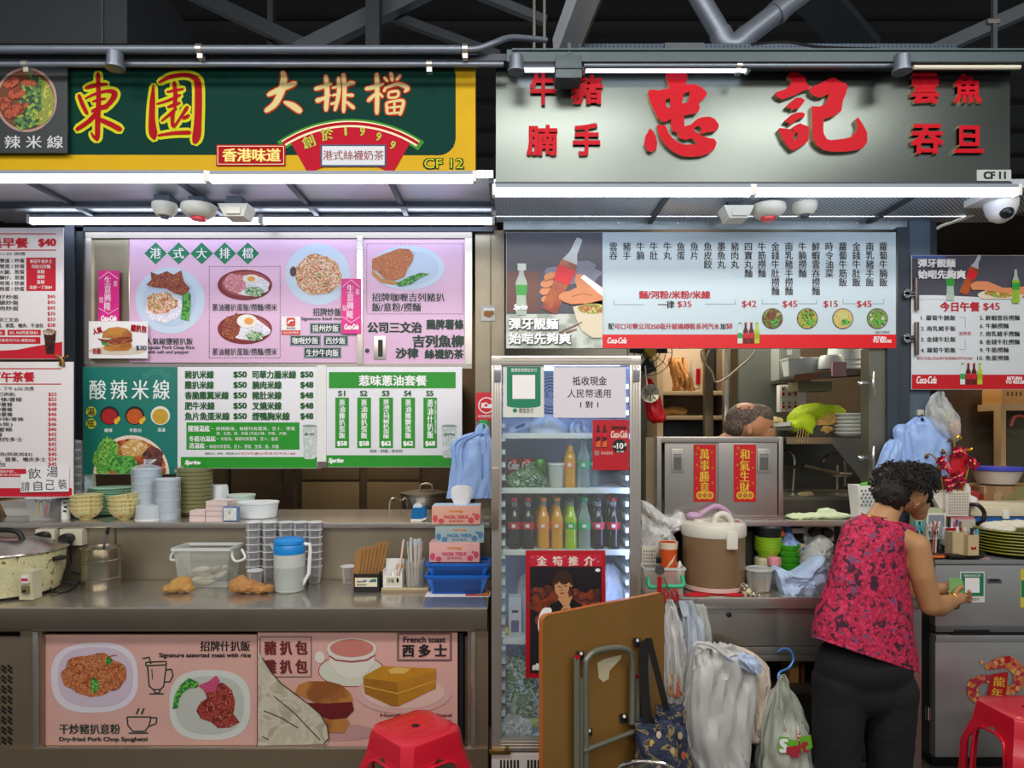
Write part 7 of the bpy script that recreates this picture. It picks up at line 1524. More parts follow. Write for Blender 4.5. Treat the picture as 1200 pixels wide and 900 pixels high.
def nest(px,d,z0,n,r_,dz,m,label,base,group):
    p0 = None
    for i in range(n):
        c = (X(px,d),d,z0 + i*dz); lab = label % (names20[i] + ' from the bottom' if 0 < i < n - 1 else ('lowest' if i == 0 else 'topmost'))
        if p0 is None: p0 = B().lathe([(r_*.6,0),(r_*.62,.003),(r_*.92,.03),(r_,.046),(r_*.97,.047),(r_*.85,.03),(r_*.55,.008),(.001,.006)],c,m,30).build(base,origin=c); tag(p0,lab,'bowl',group)
        else: dup(p0,c,lab)
t = tag(B().lathe([(.05,0),(.06,.01),(.066,.12),(.06,.13),(.001,.13)],(X(900,3.36),3.36,CT),mat('bowl_creamy','#d2c9a8',.4),28).build('crock'),'cream crock under the lime bowls','crock')
nest(900,3.36,CT + .131,5,.065,.0135,gl,'lime green bowl above the cream crock, %s','rice_bowl','lime green bowls')
t = thing('lidded_dish','black lidded dish resting on the lime bowls','dish',(X(900,3.36),3.36,CT + .24)); c = (X(900,3.36),3.36,CT + .232); B().lathe([(.05,0),(.06,.004),(.065,.045),(.001,.046)],c,blackp,28).build('dish_wall',t); B().lathe([(.066,.045),(.068,.05),(.06,.056),(.001,.058)],c,mat('lid_smoke','#4a4f52',.15),28).build('lid',t)
nest(925,3.33,CT + .001,6,.052,.03,gd,'leaf green bowl beside the blue wrapping, %s of the tall stack','rice_bowl','leaf green bowls')
tag(B().lathe([(.03,0),(.032,.003),(.05,.03),(.054,.04),(.052,.04),(.028,.006),(.001,.005)],(X(931,3.25),3.25,CT + .03),gd,28).lathe([(.03,0),(.045,.02),(.04,.03),(.001,.03)],(X(931,3.25),3.25,CT + .001),gd,28).build('rice_bowl'),'single leaf green bowl in front of the tall leaf green stack','bowl','leaf green bowls')
tag(B().bar(P(926,652,3.3),P(942,638,3.33),.02,.006,mat('spatula_wood','#c9ae7a',.6)).build('wooden_spatula'),'wooden spatula lying on the leaf green bowls','spatula')
tag(B().lathe([(.04,0),(.05,.005),(.05,.25),(.04,.26),(.001,.26)],(X(871,3.42),3.42,CT),mat('bin_smoke','#2a2c26',.3),24).build('canister'),'dark canister behind the rice warmer under the shelf','canister')
paleb = mat('wrap_blue','#b9d0ee',.5,var=.06,scale=14,thin=.3,bump=.5,bscale=20)
def crumple(name,label,blobs,m,d,rough,cat='bag',rs=22):
    return tag(organic([((X(px,d),d + dy,Z(py,d)),(rx,ry,rz)) for px,py,dy,rx,ry,rz in blobs],m,.009,2,rough,rs).build(name),label,cat)
def sheet(name,label,pts,d,m,cat,amp=.02,seed=0.,depth=.10):
    """crumpled plastic sheet: outline in pixels filled by a folded fan, with real depth"""
    b = B(); cx = sum(p[0] for p in pts)/len(pts); cy = sum(p[1] for p in pts)/len(pts); q = spline([tuple(p) for p in pts] + [tuple(pts[0])],5)[:-1]; R_ = 7; n = len(q); vs = []
    for j in range(R_ + 1):
        f = j/R_
        for i,(x,y) in enumerate(q):
            px,py = cx + (x - cx)*f,cy + (y - cy)*f
            p = P(px,py,d); k = noise.noise((px*.09 + seed,py*.09,seed)) + .7*abs(noise.noise((px*.2,py*.2,seed + 5)))
            vs.append((p.x,p.y - depth*(1 - f*f)*.5 + amp*k,p.z))
    fs = [(j*n + i,j*n + (i + 1) % n,(j + 1)*n + (i + 1) % n,(j + 1)*n + i) for j in range(R_) for i in range(n)]
    b.add(vs,fs,m)
    vs2 = [(x,y + .05 + depth*.3,z) for x,y,z in vs]; b.add(vs2,[f[::-1] for f in fs],m)
    o = len(b.v) - 2*len(vs); b.add(vs[-n:] + vs2[-n:],[(i,(i + 1) % n,n + (i + 1) % n,n + i) for i in range(n)],m)
    return tag(b.build(name,smooth=25),label,cat)
sheet('carrier_bag','crumpled white bag with orange print stuffed behind the clear crate',[(753,588),(762,590),(774,600),(786,607),(795,601),(802,602),(804,614),(800,621),(790,625),(792,634),(785,646),(776,650),(768,660),(755,662),(752,630)],3.30,mottled('bag_orange_print',['#d3d3d0','#dededc','#d3d3d0','#dededc','#d3d3d0','#d3d3d0','#d97a1e'],8,.4,'noise',1.),'bag',.035,21.,.09)
sheet('plastic_sheet','big pale blue plastic sheet lying at the edge of the worktop by the woman',[(912,670),(917,667),(926,674),(940,670),(954,659),(966,653),(972,660),(973,675),(968,694),(955,699),(935,701),(922,699),(916,688)],3.14,paleb,'plastic sheet',.03,3.,.09)
sheet('carrier_bag','crumpled pale grey bag under the black plugs',[(940,648),(950,640),(958,630),(966,628),(974,634),(978,646),(976,662),(966,668),(950,668),(940,664),(934,656)],3.36,mat('bag_grey','#c6cac6',.4,thin=.2),'bag',.04,33.,.10)
sheet('plastic_wrap','crumpled blue wrapping tucked behind the leaf green bowls',[(915,640),(920,628),(928,626),(935,634),(944,640),(949,647),(940,652),(926,650),(917,652)],3.38,mat('wrap_blue_deep','#8aa4dc',.35,var=.15,scale=20,thin=.2),'wrapping',.03,9.,.05)
tag(B().curve([P(913,618,3.40),P(915,624,3.39),P(917,629,3.38)],.018,mat('glove_orange','#e0761c',.4),6,10).build('orange_grip'),'orange grip hanging from the shelf over the bowls','grip'); tag(B().curve([P(920,615,3.42),P(923,622,3.41),P(921,630,3.40)],.02,mat('glove_blue','#4f74ae',.5),6,10).build('blue_glove'),'rolled blue glove hanging beside the orange grip','glove')
for px0,px1,pcx,lab in ((942,960,954,'cream wall socket nearest the blue glove'),(960,978,968,'cream wall socket nearest the woman')):
    t = thing('wall_socket',lab,'socket',P((px0 + px1)/2,634,3.46)); B().pbox(px0 + .5,613,px1 - .5,634,3.45,3.474,mat('socket_cream'),.004).build('socket_box',t)
    tag(B().lathe([(.024,.03),(.027,0),(.02,-.03),(.001,-.032)],(X(pcx,3.42),3.42,Z(624,3.42)),blackp,16,axis='y').build('plug'),'black plug in the ' + lab.replace('cream wall ',''),'plug')
for nm_,x0,x1,py,lab in (('pipe',886,942,622,'cream pipe under the shelf of the second stall'),): tag(B().tube([P(x0,py,3.45),P(x1,py,3.45)],.014,cream,10).build('pipe'),lab,'pipe')
# on the shelf: folded cloth, basket
tag(organic([((X(945,3.38),3.38,RS + .012),(.11,.05,.014)),((X(975,3.38),3.38,RS + .014),(.10,.05,.016)),((X(970,3.38),3.39,RS + .035),(.05,.03,.016)),((X(930,3.38),3.35,RS + .008),(.04,.03,.01))],mat('cloth_mint','#d3e3b8',.85,var=.06,scale=20,bump=.3,bscale=60),.007,3,.006,30).build('folded_cloth'),'pale green cloth folded on the shelf beside the couplet cabinet','cloth')
t = thing('plastic_basket','white punched basket with green cloth on the shelf behind the woman','basket',(X(1020,3.4),3.4,RS)); d0 = 3.36; x0,x1 = X(1005,d0),X(1036,d0); z1 = Z(569,d0)
b = B().hexa([(x0 + .012,d0 + .008,RS + .001),(x1 - .004,d0 + .008,RS + .001),(x1 - .004,3.45,RS + .001),(x0 + .012,3.45,RS + .001)],[(x0,d0,z1),(x1,d0,z1),(x1,3.46,z1),(x0,3.46,z1)],white); del b.f[1]; del b.m[1]; b.build('basket_wall',t)
b = B(d0 + .002); [b.el(1009.5 + i*4.6 + (j % 2)*2,575 + j*4.2,1.2,1.3,mat('hole_teal','#5c7a6c',.6),3,10) for i in range(6) for j in range(5)]; b.build('hole_pattern',t)
tag(organic([((X(1020,3.4),3.41,z1),(.05,.035,.014)),((X(1028,3.4),3.41,z1 + .004),(.03,.03,.012))],mat('cloth_bright_green','#4fae2c',.8),.008,2,.004).build('green_cloth'),'bright green cloth lying in the white punched basket','cloth')

# ================================================================== KITCHEN OF THE SECOND STALL
lw = mat('unit_wood','#b79d78',.6,var=.12,scale=6)
t = thing('storage_rack','cream shelf unit with a brown paper bag behind the drinks fridge','shelf unit',(X(812,4.8),4.8,0)); d = 4.75
x0,x1 = X(772,d),X(852,d)
b = B().box(x0,x1,5.1,5.13,0,2.4,mat('unit_back','#a8937a',.6,var=.15,scale=3)); b.pbox(770,400,777,900,d,5.1,lw).pbox(822,400,826,462,d,d + .03,lw); b.build('back_panel',t)
for z0 in (458,487): B().pbox(774,z0,851,z0 + 5,d,5.1,lw,.003).build('shelf',t)
B().pbox(847,400,852,900,d,5.1,mat('unit_side','#6a5640',.5)).build('side_panel',t); B().pbox(774,492,847,520,d + .1,d + .3,blackm).build('dark_recess',t)  # solid black block put in for the shade below the lower board
zs = Z(458,d)
kb = mat('paper_bag_brown','#9c6a30',.75,var=.15,scale=10,bump=.5,bscale=40)
bag('paper_bag','crumpled brown paper bag on the cream shelf unit',[(419,785,803,.03),(424,784,803,.05),(436,786,806,.07),(450,789,812,.09),(458,789,814,.09)],4.86,kb,wr=.012,seed=61,crease=.014,n=56)
tag(organic([((X(778,4.85),4.85,Z(483,4.85)),(.05,.05,.035)),((X(788,4.85),4.85,Z(482,4.85)),(.06,.05,.04)),((X(797,4.85),4.85,Z(483,4.85)),(.05,.05,.035))],mat('bread','#b98d52',.8,var=.2,scale=16),.012,3,.01,20).build('bread_pack'),'pack of rolls on the lower board of the cream shelf unit','bread')
tag(B().pbox(814,420,824,455,4.78,4.9,mat('box_cream','#c9b9a4',.6)).pbox(816,432,822,450,4.775,4.78,redb).build('narrow_box'),'narrow pale box with red print on the cream shelf unit','box')
t = thing('strainer','round steel strainer hanging in front of a red bag','strainer',P(762,472,3.95)); c = P(762,461,3.95)
B().lathe([(.001,-.015),(.035,-.012),(.052,.0),(.054,.004),(.05,.004),(.03,-.006),(.001,-.008)],c,mat('strainer_steel','#a39c8c',.3,.9),28,axis='y').build('strainer_bowl',t); b = B(); [b.bar(c + Vector((0,-.017,0)),c + Vector((.048*math.cos(a),-.006,.048*math.sin(a))),.004,.003,steel_dark) for a in [i*PI/4 for i in range(8)]]; b.build('spoke',t)
B().bar(c + Vector((-.02,0,.05)),c + Vector((-.03,0,.16)),.014,.006,alu).build('handle',t)
bag('carrier_bag','red plastic bag hanging behind the round strainer',[(444,756,762,.01),(455,758,768,.03),(475,758,775,.05),(490,759,780,.06),(495,764,776,.04)],4.02,mat('bag_scarlet','#c81420',.4,var=.15,scale=20,thin=.2),wr=.014,seed=63)
t = thing('wall_fan','dark round fan with a yellow hub above the strainer','fan',P(762,440,4.3)); c = P(760,414,4.3)
b = B()
for r_ in (.06,.10,.14): b.tube([c + Vector((r_*math.cos(a),-.05 + r_*.1,r_*math.sin(a))) for a in [i*PI/14 for i in range(29)]],.003,blackm,5)
for i in range(10): a = i*PI/5; b.bar(c + Vector((0,-.06,0)),c + Vector((.14*math.cos(a),-.03,.14*math.sin(a))),.003,.003,blackm)
b.build('guard',t); b = B()
for i in range(3):
    a = i*2*PI/3; p = [c + Vector((r_*math.cos(a + o),.02*(o - .3),r_*math.sin(a + o))) for r_,o in ((.02,0),(.12,0),(.13,.5),(.12,1.0),(.02,1.2))]; b.add(p + [q + Vector((0,.006,0)) for q in p],[(0,1,2,3,4),(9,8,7,6,5)] + [(k,(k + 1) % 5,(k + 1) % 5 + 5,k + 5) for k in range(5)],blackm)
b.build('blade',t); B().lathe([(.03,-.05),(.035,.0),(.03,.1),(.001,.1)],c,mat('hub_yellow','#a98a1c',.5),16,axis='y').build('motor_hub',t)
for px0,px1,d,m,lab in ((826,836,4.5,panel_brown,'dark brown steel upright beside the cream shelf unit'),(849,854,4.45,alu,'narrow bright steel upright behind the bald worker'),(856,865,4.5,mat('upright_bronze','#7a6a50',.5,.4),'bronze upright beside the grey steel panel')):
    tag(B().pbox(px0,395,px1,930,d,d + .05,m,.004).build('steel_upright'),lab,'post')
tag(B().pbox(866,395,915,960,4.75,4.8,mat('grey_panel','#6f726c',.5,.5,var=.12,scale=3),.003).build('steel_partition'),'tall grey steel partition behind the bald worker','partition'); tag(B().pbox(836,395,849,930,4.9,4.95,blackm).build('dark_panel'),'dark strip of panel between the steel uprights','panel')
wire = mat('wire_beige','#b9a888',.5); tag(B().curve([P(824,425,4.1),P(822,412,4.1),P(832,408,4.1),P(826,424,4.1),P(834,436,4.1),P(838,447,4.1),P(846,446,4.1),P(862,434,4.1),P(888,406,4.1),P(905,340,4.1),P(910,274,4.1)],.006,wire,8,6).build('cable'),'loose beige cable looping under the white menu board','cable')
# switch box, switches
t = thing('fuse_box','grey fuse box high on the kitchen wall under the menu board','fuse box',P(925,448,4.6)); B().pbox(913,380,938,445,4.6,4.75,mat('fuse_grey','#9aa19c',.45,.2),.006).build('box_casing',t); B().pbox(914.5,380,936.5,443,4.595,4.6,mat('fuse_door','#a7aea9',.45,.2),.002).build('door',t); b = B(4.595); b.r(922,408,928,416,paper,1).r(923,408,927,410,mat('ink_yellow'),2); b.build('sticker',t)
tag(B().pbox(913,445,950,449,4.55,4.7,steel_dark).pbox(913,448,960,900,5.0,5.05,panel_brown).build('cable_duct'),'dark steel panel under the fuse box','panel')
t = thing('switch_panel','white bank of six switches with red toggles on the kitchen wall','switch panel',P(929,485,4.5)); B().pbox(914,451,945,483,4.5,4.56,white,.004).build('plate',t)
for i in range(3):
    for j in range(2):
        q = B().pbox(915.5 + i*7,452.5 + j*16 ,921.5 + i*7,466.5 + j*16,4.49,4.5,cream,.002).build('switch',t); b = B().pbox(917.5 + i*7,460 + j*15,919.5 + i*7,463.5 + j*15,4.482,4.49,redb).pbox(917.7 + i*7,455 + j*16,919.2 + i*7,457 + j*16,4.486,4.49,blackp).build('toggle',q)
# upper wall shelf with white containers
t = thing('wall_shelf','brown fronted shelf carrying white takeaway boxes','shelf',P(960,447,4.3)); b = B()
b.hexa([P(931,446,4.1),P(1012,438,4.0),P(1012,441,4.7),P(931,446,4.7)],[P(931,440,4.1),P(1012,432,4.0),P(1012,434,4.7),P(931,440,4.7)],steel_dark).hexa([P(931,447,4.09),P(974,443,4.05),P(974,443,4.07),P(931,447,4.11)],[P(931,439,4.09),P(974,434,4.05),P(974,434,4.07),P(931,439,4.11)],mat('shelf_brown','#7a4f2c',.5)); b.build('shelf_board',t); B().pbox(935,447,975,458,4.15,4.3,mat('bracket_olive','#77735c',.5,.3)).build('bracket',t)
tkw = mat('takeaway_white','#d5dee0',.4,thin=.2)
zt_ = Z(439,4.12)
def takeaway(px0,px1,py0,py1,d,label):
    t = thing('takeaway_box',label,'box',P((px0 + px1)/2,py1,d),'white takeaway boxes'); k = d/F; x0,x1 = X(px0,d),X(px1,d); z0,z1 = Z(py1,d),Z(py0,d); i_ = (x1 - x0)*.1
    B().hexa([(x0 + i_,d + .02,z0),(x1 - i_,d + .02,z0),(x1 - i_,d + .1,z0),(x0 + i_,d + .1,z0)],[(x0,d,z1),(x1,d,z1),(x1,d + .12,z1),(x0,d + .12,z1)],tkw).build('box_wall',t); B().box(x0 - .004,x1 + .004,d - .004,d + .124,z1,z1 + .008,white,.002).build('lid',t)
takeaway(924,945,421,440,4.16,'white takeaway box nearest the fuse box, on the brown shelf'); takeaway(940,960,420,438,4.24,'white takeaway box next to the upturned white tub')
c = (X(974,4.2),4.2,Z(433,4.2)); tag(B().lathe([(.078,0),(.08,.004),(.068,.075),(.06,.085),(.001,.088)],c,tkw,30).build('white_tub'),'upturned round white tub on the brown shelf','tub'); 
c = (X(990,4.45),4.45,Z(434,4.45)); tag(B().lathe([(.1,0),(.105,.01),(.1,.03),(.105,.035),(.1,.06),(.105,.065),(.1,.18),(.001,.18)],c,tkw,30).build('tub_pile'),'nested white tubs on the shelf under the menu board','tubs'); bpy.data.objects['tub_pile'].name = 'nested_tub'
tag(B().pbox(976,424,992,441,4.02,4.04,mat('pink_sheet','#a8808a',.5)).build('pink_sheet'),'small dull pink sheet hung at the end of the brown shelf','sheet')
# noodle shelf
t = thing('noodle_shelf','steel kitchen shelf with noodles, lime cloth and white plates','shelf',P(970,518,4.0)); zn = Z(513,3.9); x0,x1 = X(921,3.9),X(1019,3.9)
B().box(x0,x1,3.9,4.398,zn - .02,zn,steel_dark).box(x0,X(974,3.9),3.89,3.9,zn - .035,zn + .002,mat('shelf_tan','#7f6e55',.5,.3)).build('shelf_top',t); B().prism([(X(974,3.89),zn),(x1 + .03,zn),(x1 + .03,zn - .30),(X(1016,3.89),zn - .28),(X(974,3.89),zn - .03)],3.885,3.895,steel).build('side_bracket',t)

wp = mat('plate_white','#dfe3dc',.3); p0 = None
for i in range(6):
    c = (X(997,4.02),4.02,zn + .012 + i*.022); lab = 'white plate, %s of the stack beside the noodles' % ('bottom' if i == 0 else 'top' if i == 5 else names20[i] + ' from the bottom')
    if p0 is None: p0 = B().lathe([(.05,-.012),(.055,-.012),(.07,-.006),(.099,.012),(.101,.016),(.10,.02),(.095,.018),(.06,.0),(.001,-.002)],c,wp,32).build('dinner_plate',origin=c); tag(p0,lab,'plate','white plates')
    else: dup(p0,c,lab)
t = thing('noodle_tray','steel tray of yellow noodles under a lime cloth','tray',(X(958,4.05),4.05,zn)); B().hexa([P(944,511.5,4.0),P(974,511.5,4.0),P(974,510,4.2),P(944,510,4.2)],[P(942,498,3.98),P(977,498,3.98),P(977,498,4.22),P(942,498,4.22)],mat('tray_steel','#b4b4ae',.25,.9)).build('tray_wall',t)
nood = mottled('noodles_yellow',['#c99a4a','#b3823a','#dab56a','#a87430'],40,.6,'noise',3.,.6); o = organic([((X(961,4.08),4.08,Z(496,4.08)),(.09,.09,.06)),((X(970,4.05),4.05,Z(492,4.05)),(.05,.06,.05)),((X(968,4.0),4.0,Z(503,4.0)),(.04,.03,.03))],nood,.01,2,.012,50).build('noodles',t)
b = B()
for i in range(5): b.curve([P(936 + i*3,500,3.97),P(935 + i*3,508,3.96),P(933 + i*3.5,514,3.9),P(933 + i*3.4,517 + i % 3,3.885)],.002,mat('noodle_strand','#c9a85a',.6),4,5)
b.build('noodle_strand',t)
tag(organic([((X(955,4.1),4.1,Z(485,4.1)),(.14,.10,.065)),((X(975,4.1),4.1,Z(483,4.1)),(.075,.08,.045)),((X(940,4.05),4.05,Z(491,4.05)),(.085,.09,.06)),((X(930,4.02),4.02,Z(500,4.02)),(.035,.06,.04)),((X(946,3.97),3.97,Z(496,3.97)),(.05,.025,.05)),((X(950,3.96),3.96,Z(504,3.96)),(.022,.014,.028))],mat('cloth_lime','#a5bf12',.85,var=.12,scale=14,bump=.35,bscale=50),.009,3,.006,24).build('lime_cloth'),'lime yellow cloth draped over the noodle tray','cloth')
t = thing('garnish_plate','small white plate with pale food beside the switches','plate',P(915,500,3.95)); B().hexa([P(908,500,3.95),P(926,499,3.95),P(926,499,4.05),P(908,500,4.05)],[P(906,496.5,3.94),P(927,494,3.94),P(927,494,4.06),P(906,496,4.06)],wp).build('dish',t); organic([(P(908,492,3.99),(.03,.03,.02)),(P(913,493,4.0),(.02,.03,.02))],mat('garnish','#c9b878',.7,var=.2,scale=40),.006,2,.004).build('garnish',t); B().pbox(900,501,930,504,3.93,4.1,steel_dark).pbox(904,504,908,582,4.0,4.03,steel_dark).build('stand',t)
# back sink panel and taps
tag(B().pbox(915,505,1030,940,4.4,4.45,mat('sink_panel','#565750',.4,.6,var=.2,scale=3)).build('sink_splashback'),'dull steel splashback behind the two kitchen taps','splashback')
tapm = mat('tap_steel','#b4b4b0',.2,.95)
t = thing('kitchen_tap','curved steel tap with a long lever over the sink','tap',P(982,575,4.2)); B().tube([P(981,573,4.2),P(981,545,4.2)],.010,tapm,10).curve([P(990,570,4.25),P(990,545,4.25),P(986,533,4.22),P(974,532,4.15),P(967,537,4.1),P(966,543,4.1)],.009,tapm,6,8).build('spout',t); B().tube([P(944,546,4.05),P(982,555,4.15)],.010,mat('tap_brass','#9c9070',.3,.8),8).build('lever',t); B().tube([P(976,556,4.16),P(997,556,4.2)],.014,tapm,10).build('tap_valve',t)
t = thing('kitchen_tap','thin steel tap beside the couplet cabinet','tap',P(928,585,4.2)); B().curve([P(929,575,4.2),P(931,545,4.2),P(929,532,4.2),P(922,528,4.15),P(916,531,4.1)],.008,tapm,6,8).build('spout',t); B().tube([P(921,548,4.15),P(936,547,4.2)],.012,steel_dark,8).build('tap_valve',t)
tag(B().pbox(915,582,1040,586,3.9,4.4,mat('sink_rim','#8a887c',.35,.8)).pbox(915,586,1040,900,3.9,4.4,steel_dark).build('sink_unit'),'steel sink unit under the kitchen taps','sink')
tag(organic([(P(942,580,4.0),(.04,.04,.02)),(P(948,580,4.02),(.03,.04,.02))],mat('sponge','#8a7a52',.9),.008,2,.004).build('sponge'),'brown sponge on the edge of the kitchen sink','sponge')
for py,lab in ((450,'upper steel latch on the steel posts'),(537,'lower steel latch on the steel posts')):
    t = thing('door_latch',lab,'latch',P(1018,py,3.5)); c = P(1018,py,3.50); B().tube([c + Vector((-.045,-.01,.0)),c + Vector((-.01,-.01,.0))],.012,chrome,10).ball(c + Vector((-.047,-.012,0)),.016,chrome,12).build('knob',t); B().curve([c + Vector((.02,-.01,.06)),c + Vector((.012,-.02,0)),c + Vector((.02,-.01,-.06))],.008,steel,5,8).build('hasp',t)

# ================================================================== BEYOND THE GREY POST
tag(B().pbox(1100,440,1230,900,4.3,4.35,panel_brown).build('steel_partition'),'brown steel partition behind the flower basket','partition')
t = thing('wooden_unit','tan wooden frame unit with an orange crate at the end of the stall','shelf unit',P(1195,600,4.0)); tw_ = mat('frame_tan','#b08f63',.6,var=.15,scale=8)
b = B().pbox(1173,473,1179,950,4.0,4.06,tw_).pbox(1173,473,1260,481,4.0,4.2,tw_).pbox(1253,473,1260,950,4.0,4.2,tw_); b.build('frame',t); B().pbox(1180,481,1255,640,4.15,4.2,mat('unit_dark','#4a4636',.6)).build('back_panel',t)
t = thing('plastic_crate','orange vented crate on top of the tan wooden frame','crate',P(1200,473,4.02)); B().pbox(1174,455,1255,473,4.01,4.18,mat('crate_amber','#c08a48',.5),.004).build('crate_wall',t); b = B(4.01); [b.r(1180 + i*5,459,1182 + i*5,464,mat('crate_dark','#5a3c1c',.6),1) for i in range(12)]; b.build('slot_pattern',t)
tag(B().curve([P(1184,500,4.0),P(1188,490,4.0),P(1196,488,4.0),P(1208,494,4.0)],.012,mat('maroon_tube','#8a3a2c',.5),6,8).build('hose'),'dull red hose curling inside the tan frame','hose')
t = thing('wash_basin','blue rimmed basin behind the blue cooler','basin',P(1163,575,3.75)); c = P(1168,560,3.75); B().lathe([(.09,-.03),(.12,.04),(.115,.04),(.085,-.02),(.001,-.02)],c,mat('basin_pale','#c9c0b4',.4),28).build('basin_wall',t); B().lathe([(.118,.04),(.132,.045),(.132,.06),(.118,.062)],c,mat('basin_blue','#3d47c0',.35),28).build('rim',t)
tag(B().pbox(1153,570,1240,597,3.65,3.9,mottled('floral_tin',['#9a7a56','#a8885e','#8a6444','#a05a3c','#7c7a4a'],22,.5),.006).build('floral_tin'),'brown floral patterned tin behind the cooler','tin')
tag(B().pbox(1138,576,1148,594,3.64,3.8,mat('tin_red','#a8262c',.5),.003).build('red_tin'),'red tin beside the brown floral tin','tin')
tag(B().pbox(1130,597,1260,920,3.72,3.98,steel_dark,.004).build('kitchen_stand'),'dark steel stand carrying the tins and the basin','stand')
t = thing('cooler','blue cool box with cream lid behind the flower basket','cool box',P(1175,645,3.55)); d = 3.52; cb = mat('cooler_blue','#1f5fae',.4); cl = mat('cooler_cream','#d8cfb6',.45,var=.06,scale=6)
zc0,zc1,zc2 = .985,Z(605,d),Z(594,d)
x0,x1 = X(1138,d),X(1250,d); B().box(x0,x1,d,d + .16,zc0,zc1,cb,.01).build('cooler_body',t); B().box(x0 - .01,x1 + .01,d - .012,d + .17,zc1,zc2,cl,.012).box(x0 + .01,x1,d + .01,d + .16,zc2 - .002,zc2 + .02,cl,.01).build('lid',t); B().pbox(1176,598,1183,608,d - .022,d - .01,white,.003).build('latch',t); B().bar(P(1190,632,d - .015),P(1216,616,d - .015),.02,.02,cb).build('handle',t)
tag(B().curve([P(1136,591,3.45),P(1146,592,3.42),P(1153,600,3.42),P(1152,610,3.42),P(1145,614,3.45),P(1140,616,3.48)],.010,blackp,8,8).build('power_lead'),'thick black lead curling beside the flower basket','cable')

# small fridge of the second stall
SF = 3.20; t = thing('small_fridge','grey two door fridge the woman stands at','fridge',(X(1165,SF),SF + .3,0)); fg = mat('fridge_silver','#b9bbbb',.36,.7,var=.06,scale=5); fgd = mat('fridge_trim','#6e7272',.4,.5); x0,x1 = X(1096,SF),X(1236,SF); TOPZ = Z(656,SF)
B().box(x0 + .01,x1 - .01,SF + .05,SF + .30,.05,TOPZ - .012,mat('fridge_side','#4c4f50',.5,.3)).box(x0 - .005,x1 + .005,SF - .005,SF + .30,TOPZ - .022,TOPZ,mat('fridge_top','#8b9190',.4,.3),.006).build('casing',t)
up = B().box(x0,x1,SF,SF + .05,Z(734,SF),TOPZ - .024,fg,.012).build('upper_door',t); B().box(x0,x1,SF - .004,SF + .03,Z(741,SF),Z(733,SF),fgd,.006).pbox(1118,738,1160,742,SF - .006,SF + .02,blackp,.003).build('door_grip',up)
lo = B().box(x0,x1,SF,SF + .05,Z(888,SF),Z(748,SF),fg,.012).build('lower_door',t); B().box(x0,x1,SF - .006,SF + .04,Z(752,SF),Z(744,SF),mat('grip_pale','#a0a4a4',.35,.5),.008).pbox(1116,742,1200,747,SF - .002,SF + .03,blackp).build('door_grip',lo)
B().pbox(1157,676,1174,683.5,SF - .004,SF,chrome,.002).pbox(1159.5,678.5,1171.5,681,SF - .005,SF - .004,blackp).build('badge',up); B().box(x0 + .02,x1 - .02,SF + .06,SF + .28,0.0,.05,blackp).build('base',t)
t = thing('payment_sign','green and white payment sign stuck on the grey two door fridge','sign',P(1140,706,SF)); B().pbox(1125,670,1154,706,SF - .003,SF - .0005,mat('sign_paper')).build('sheet',t); b = B(SF - .003); b.r(1126.5,671.5,1152.5,698.5,pay,1).r(1130.5,677,1147.5,694.5,paper,2); b.build('green_panel',t); B(SF - .003).t('推薦使用微信支付',1129,673,1149,676,WH,2,0).t('微信支付',1135,700.5,1147,704,K,1,0).el(1132,702,1.8,1.7,pay,1,14).build('lettering',t)
tag(B().pbox(1196,667,1222,712,SF - .003,SF - .0005,mat('sticker_yellow','#c9c04a',.5)).pbox(1197,680,1221,700,SF - .004,SF - .003,pay).build('sticker'),'yellow and green sticker at the edge of the grey fridge','sticker')
t = thing('paper_ornament','red and gold paper cut new year ornament on the lower fridge door','ornament',P(1168,825,SF)); orn = mottled('ornament_gold',['#c9803a','#b0383c','#d9a05a','#a82a40','#c46a4a'],60,.5); b = B(SF - .004)
arcp = [(1143 + 5*math.cos(a),808 + 6*math.sin(a)) for a in [i*.5 for i in range(12)]]
b.brush([(1150,822,9),(1141,815,12),(1140,803,13),(1148,797,11),(1160,795,9)],orn,1); b.brush([(1156,782,7),(1168,778,12),(1183,777,15),(1194,788,15),(1192,804,12),(1180,810,10)],orn,1); [b.el(1150 + 7*i,776 + (i % 3)*3,2.2,2.2,orn,1,10) for i in range(7)]; b.build('paper_cut',t)
b = B(SF - .004); b.pg([(1162,790),(1181,787),(1178,818),(1155,818)],mat('ornament_red','#b3121c',.45),3).pg([(1178,769),(1184,768),(1184,776),(1176,776)],mat('ornament_red'),3); b.build('red_tag',t); b = B(SF - .004); b.t('龍',1163.5,793,1177,804,gold,4,.03,rot=.1).t('年',1161,806,1174,817,gold,4,.03,rot=.1); b.build('lettering',t)
# on the small fridge
gp = mat('plate_olive','#8a8a1e',.4,var=.08,scale=10); p0 = None
for i in range(8):
    c = (X(1190,3.33),3.33,TOPZ + .012 + i*.0145); lab = 'olive green plate, %s of the stack under the white towel' % ('bottom' if i == 0 else 'top' if i == 7 else names20[i] + ' from the bottom')
    if p0 is None: p0 = B().lathe([(.08,-.01),(.085,-.01),(.11,-.004),(.165,.008),(.17,.012),(.168,.016),(.16,.014),(.10,.0),(.001,-.002)],c,gp,40).build('dinner_plate',origin=c); tag(p0,lab,'plate','olive green plates')
    else: dup(p0,c,lab)
zt_p = TOPZ + .012 + 7*.0145 + .014
tag(organic([((X(1172,3.33),3.33,zt_p + .012),(.07,.06,.025)),((X(1190,3.33),3.33,zt_p + .018),(.07,.06,.025)),((X(1160,3.32),3.32,zt_p + .01),(.04,.05,.022)),((X(1204,3.32),3.32,zt_p + .01),(.06,.05,.018)),((X(1178,3.26),3.26,zt_p + .006),(.05,.04,.016))],mat('towel_white','#d9d6c6',.9,bump=.4,bscale=90),.008,2,.008,26).build('towel'),'folded white towel on the olive green plates','towel')
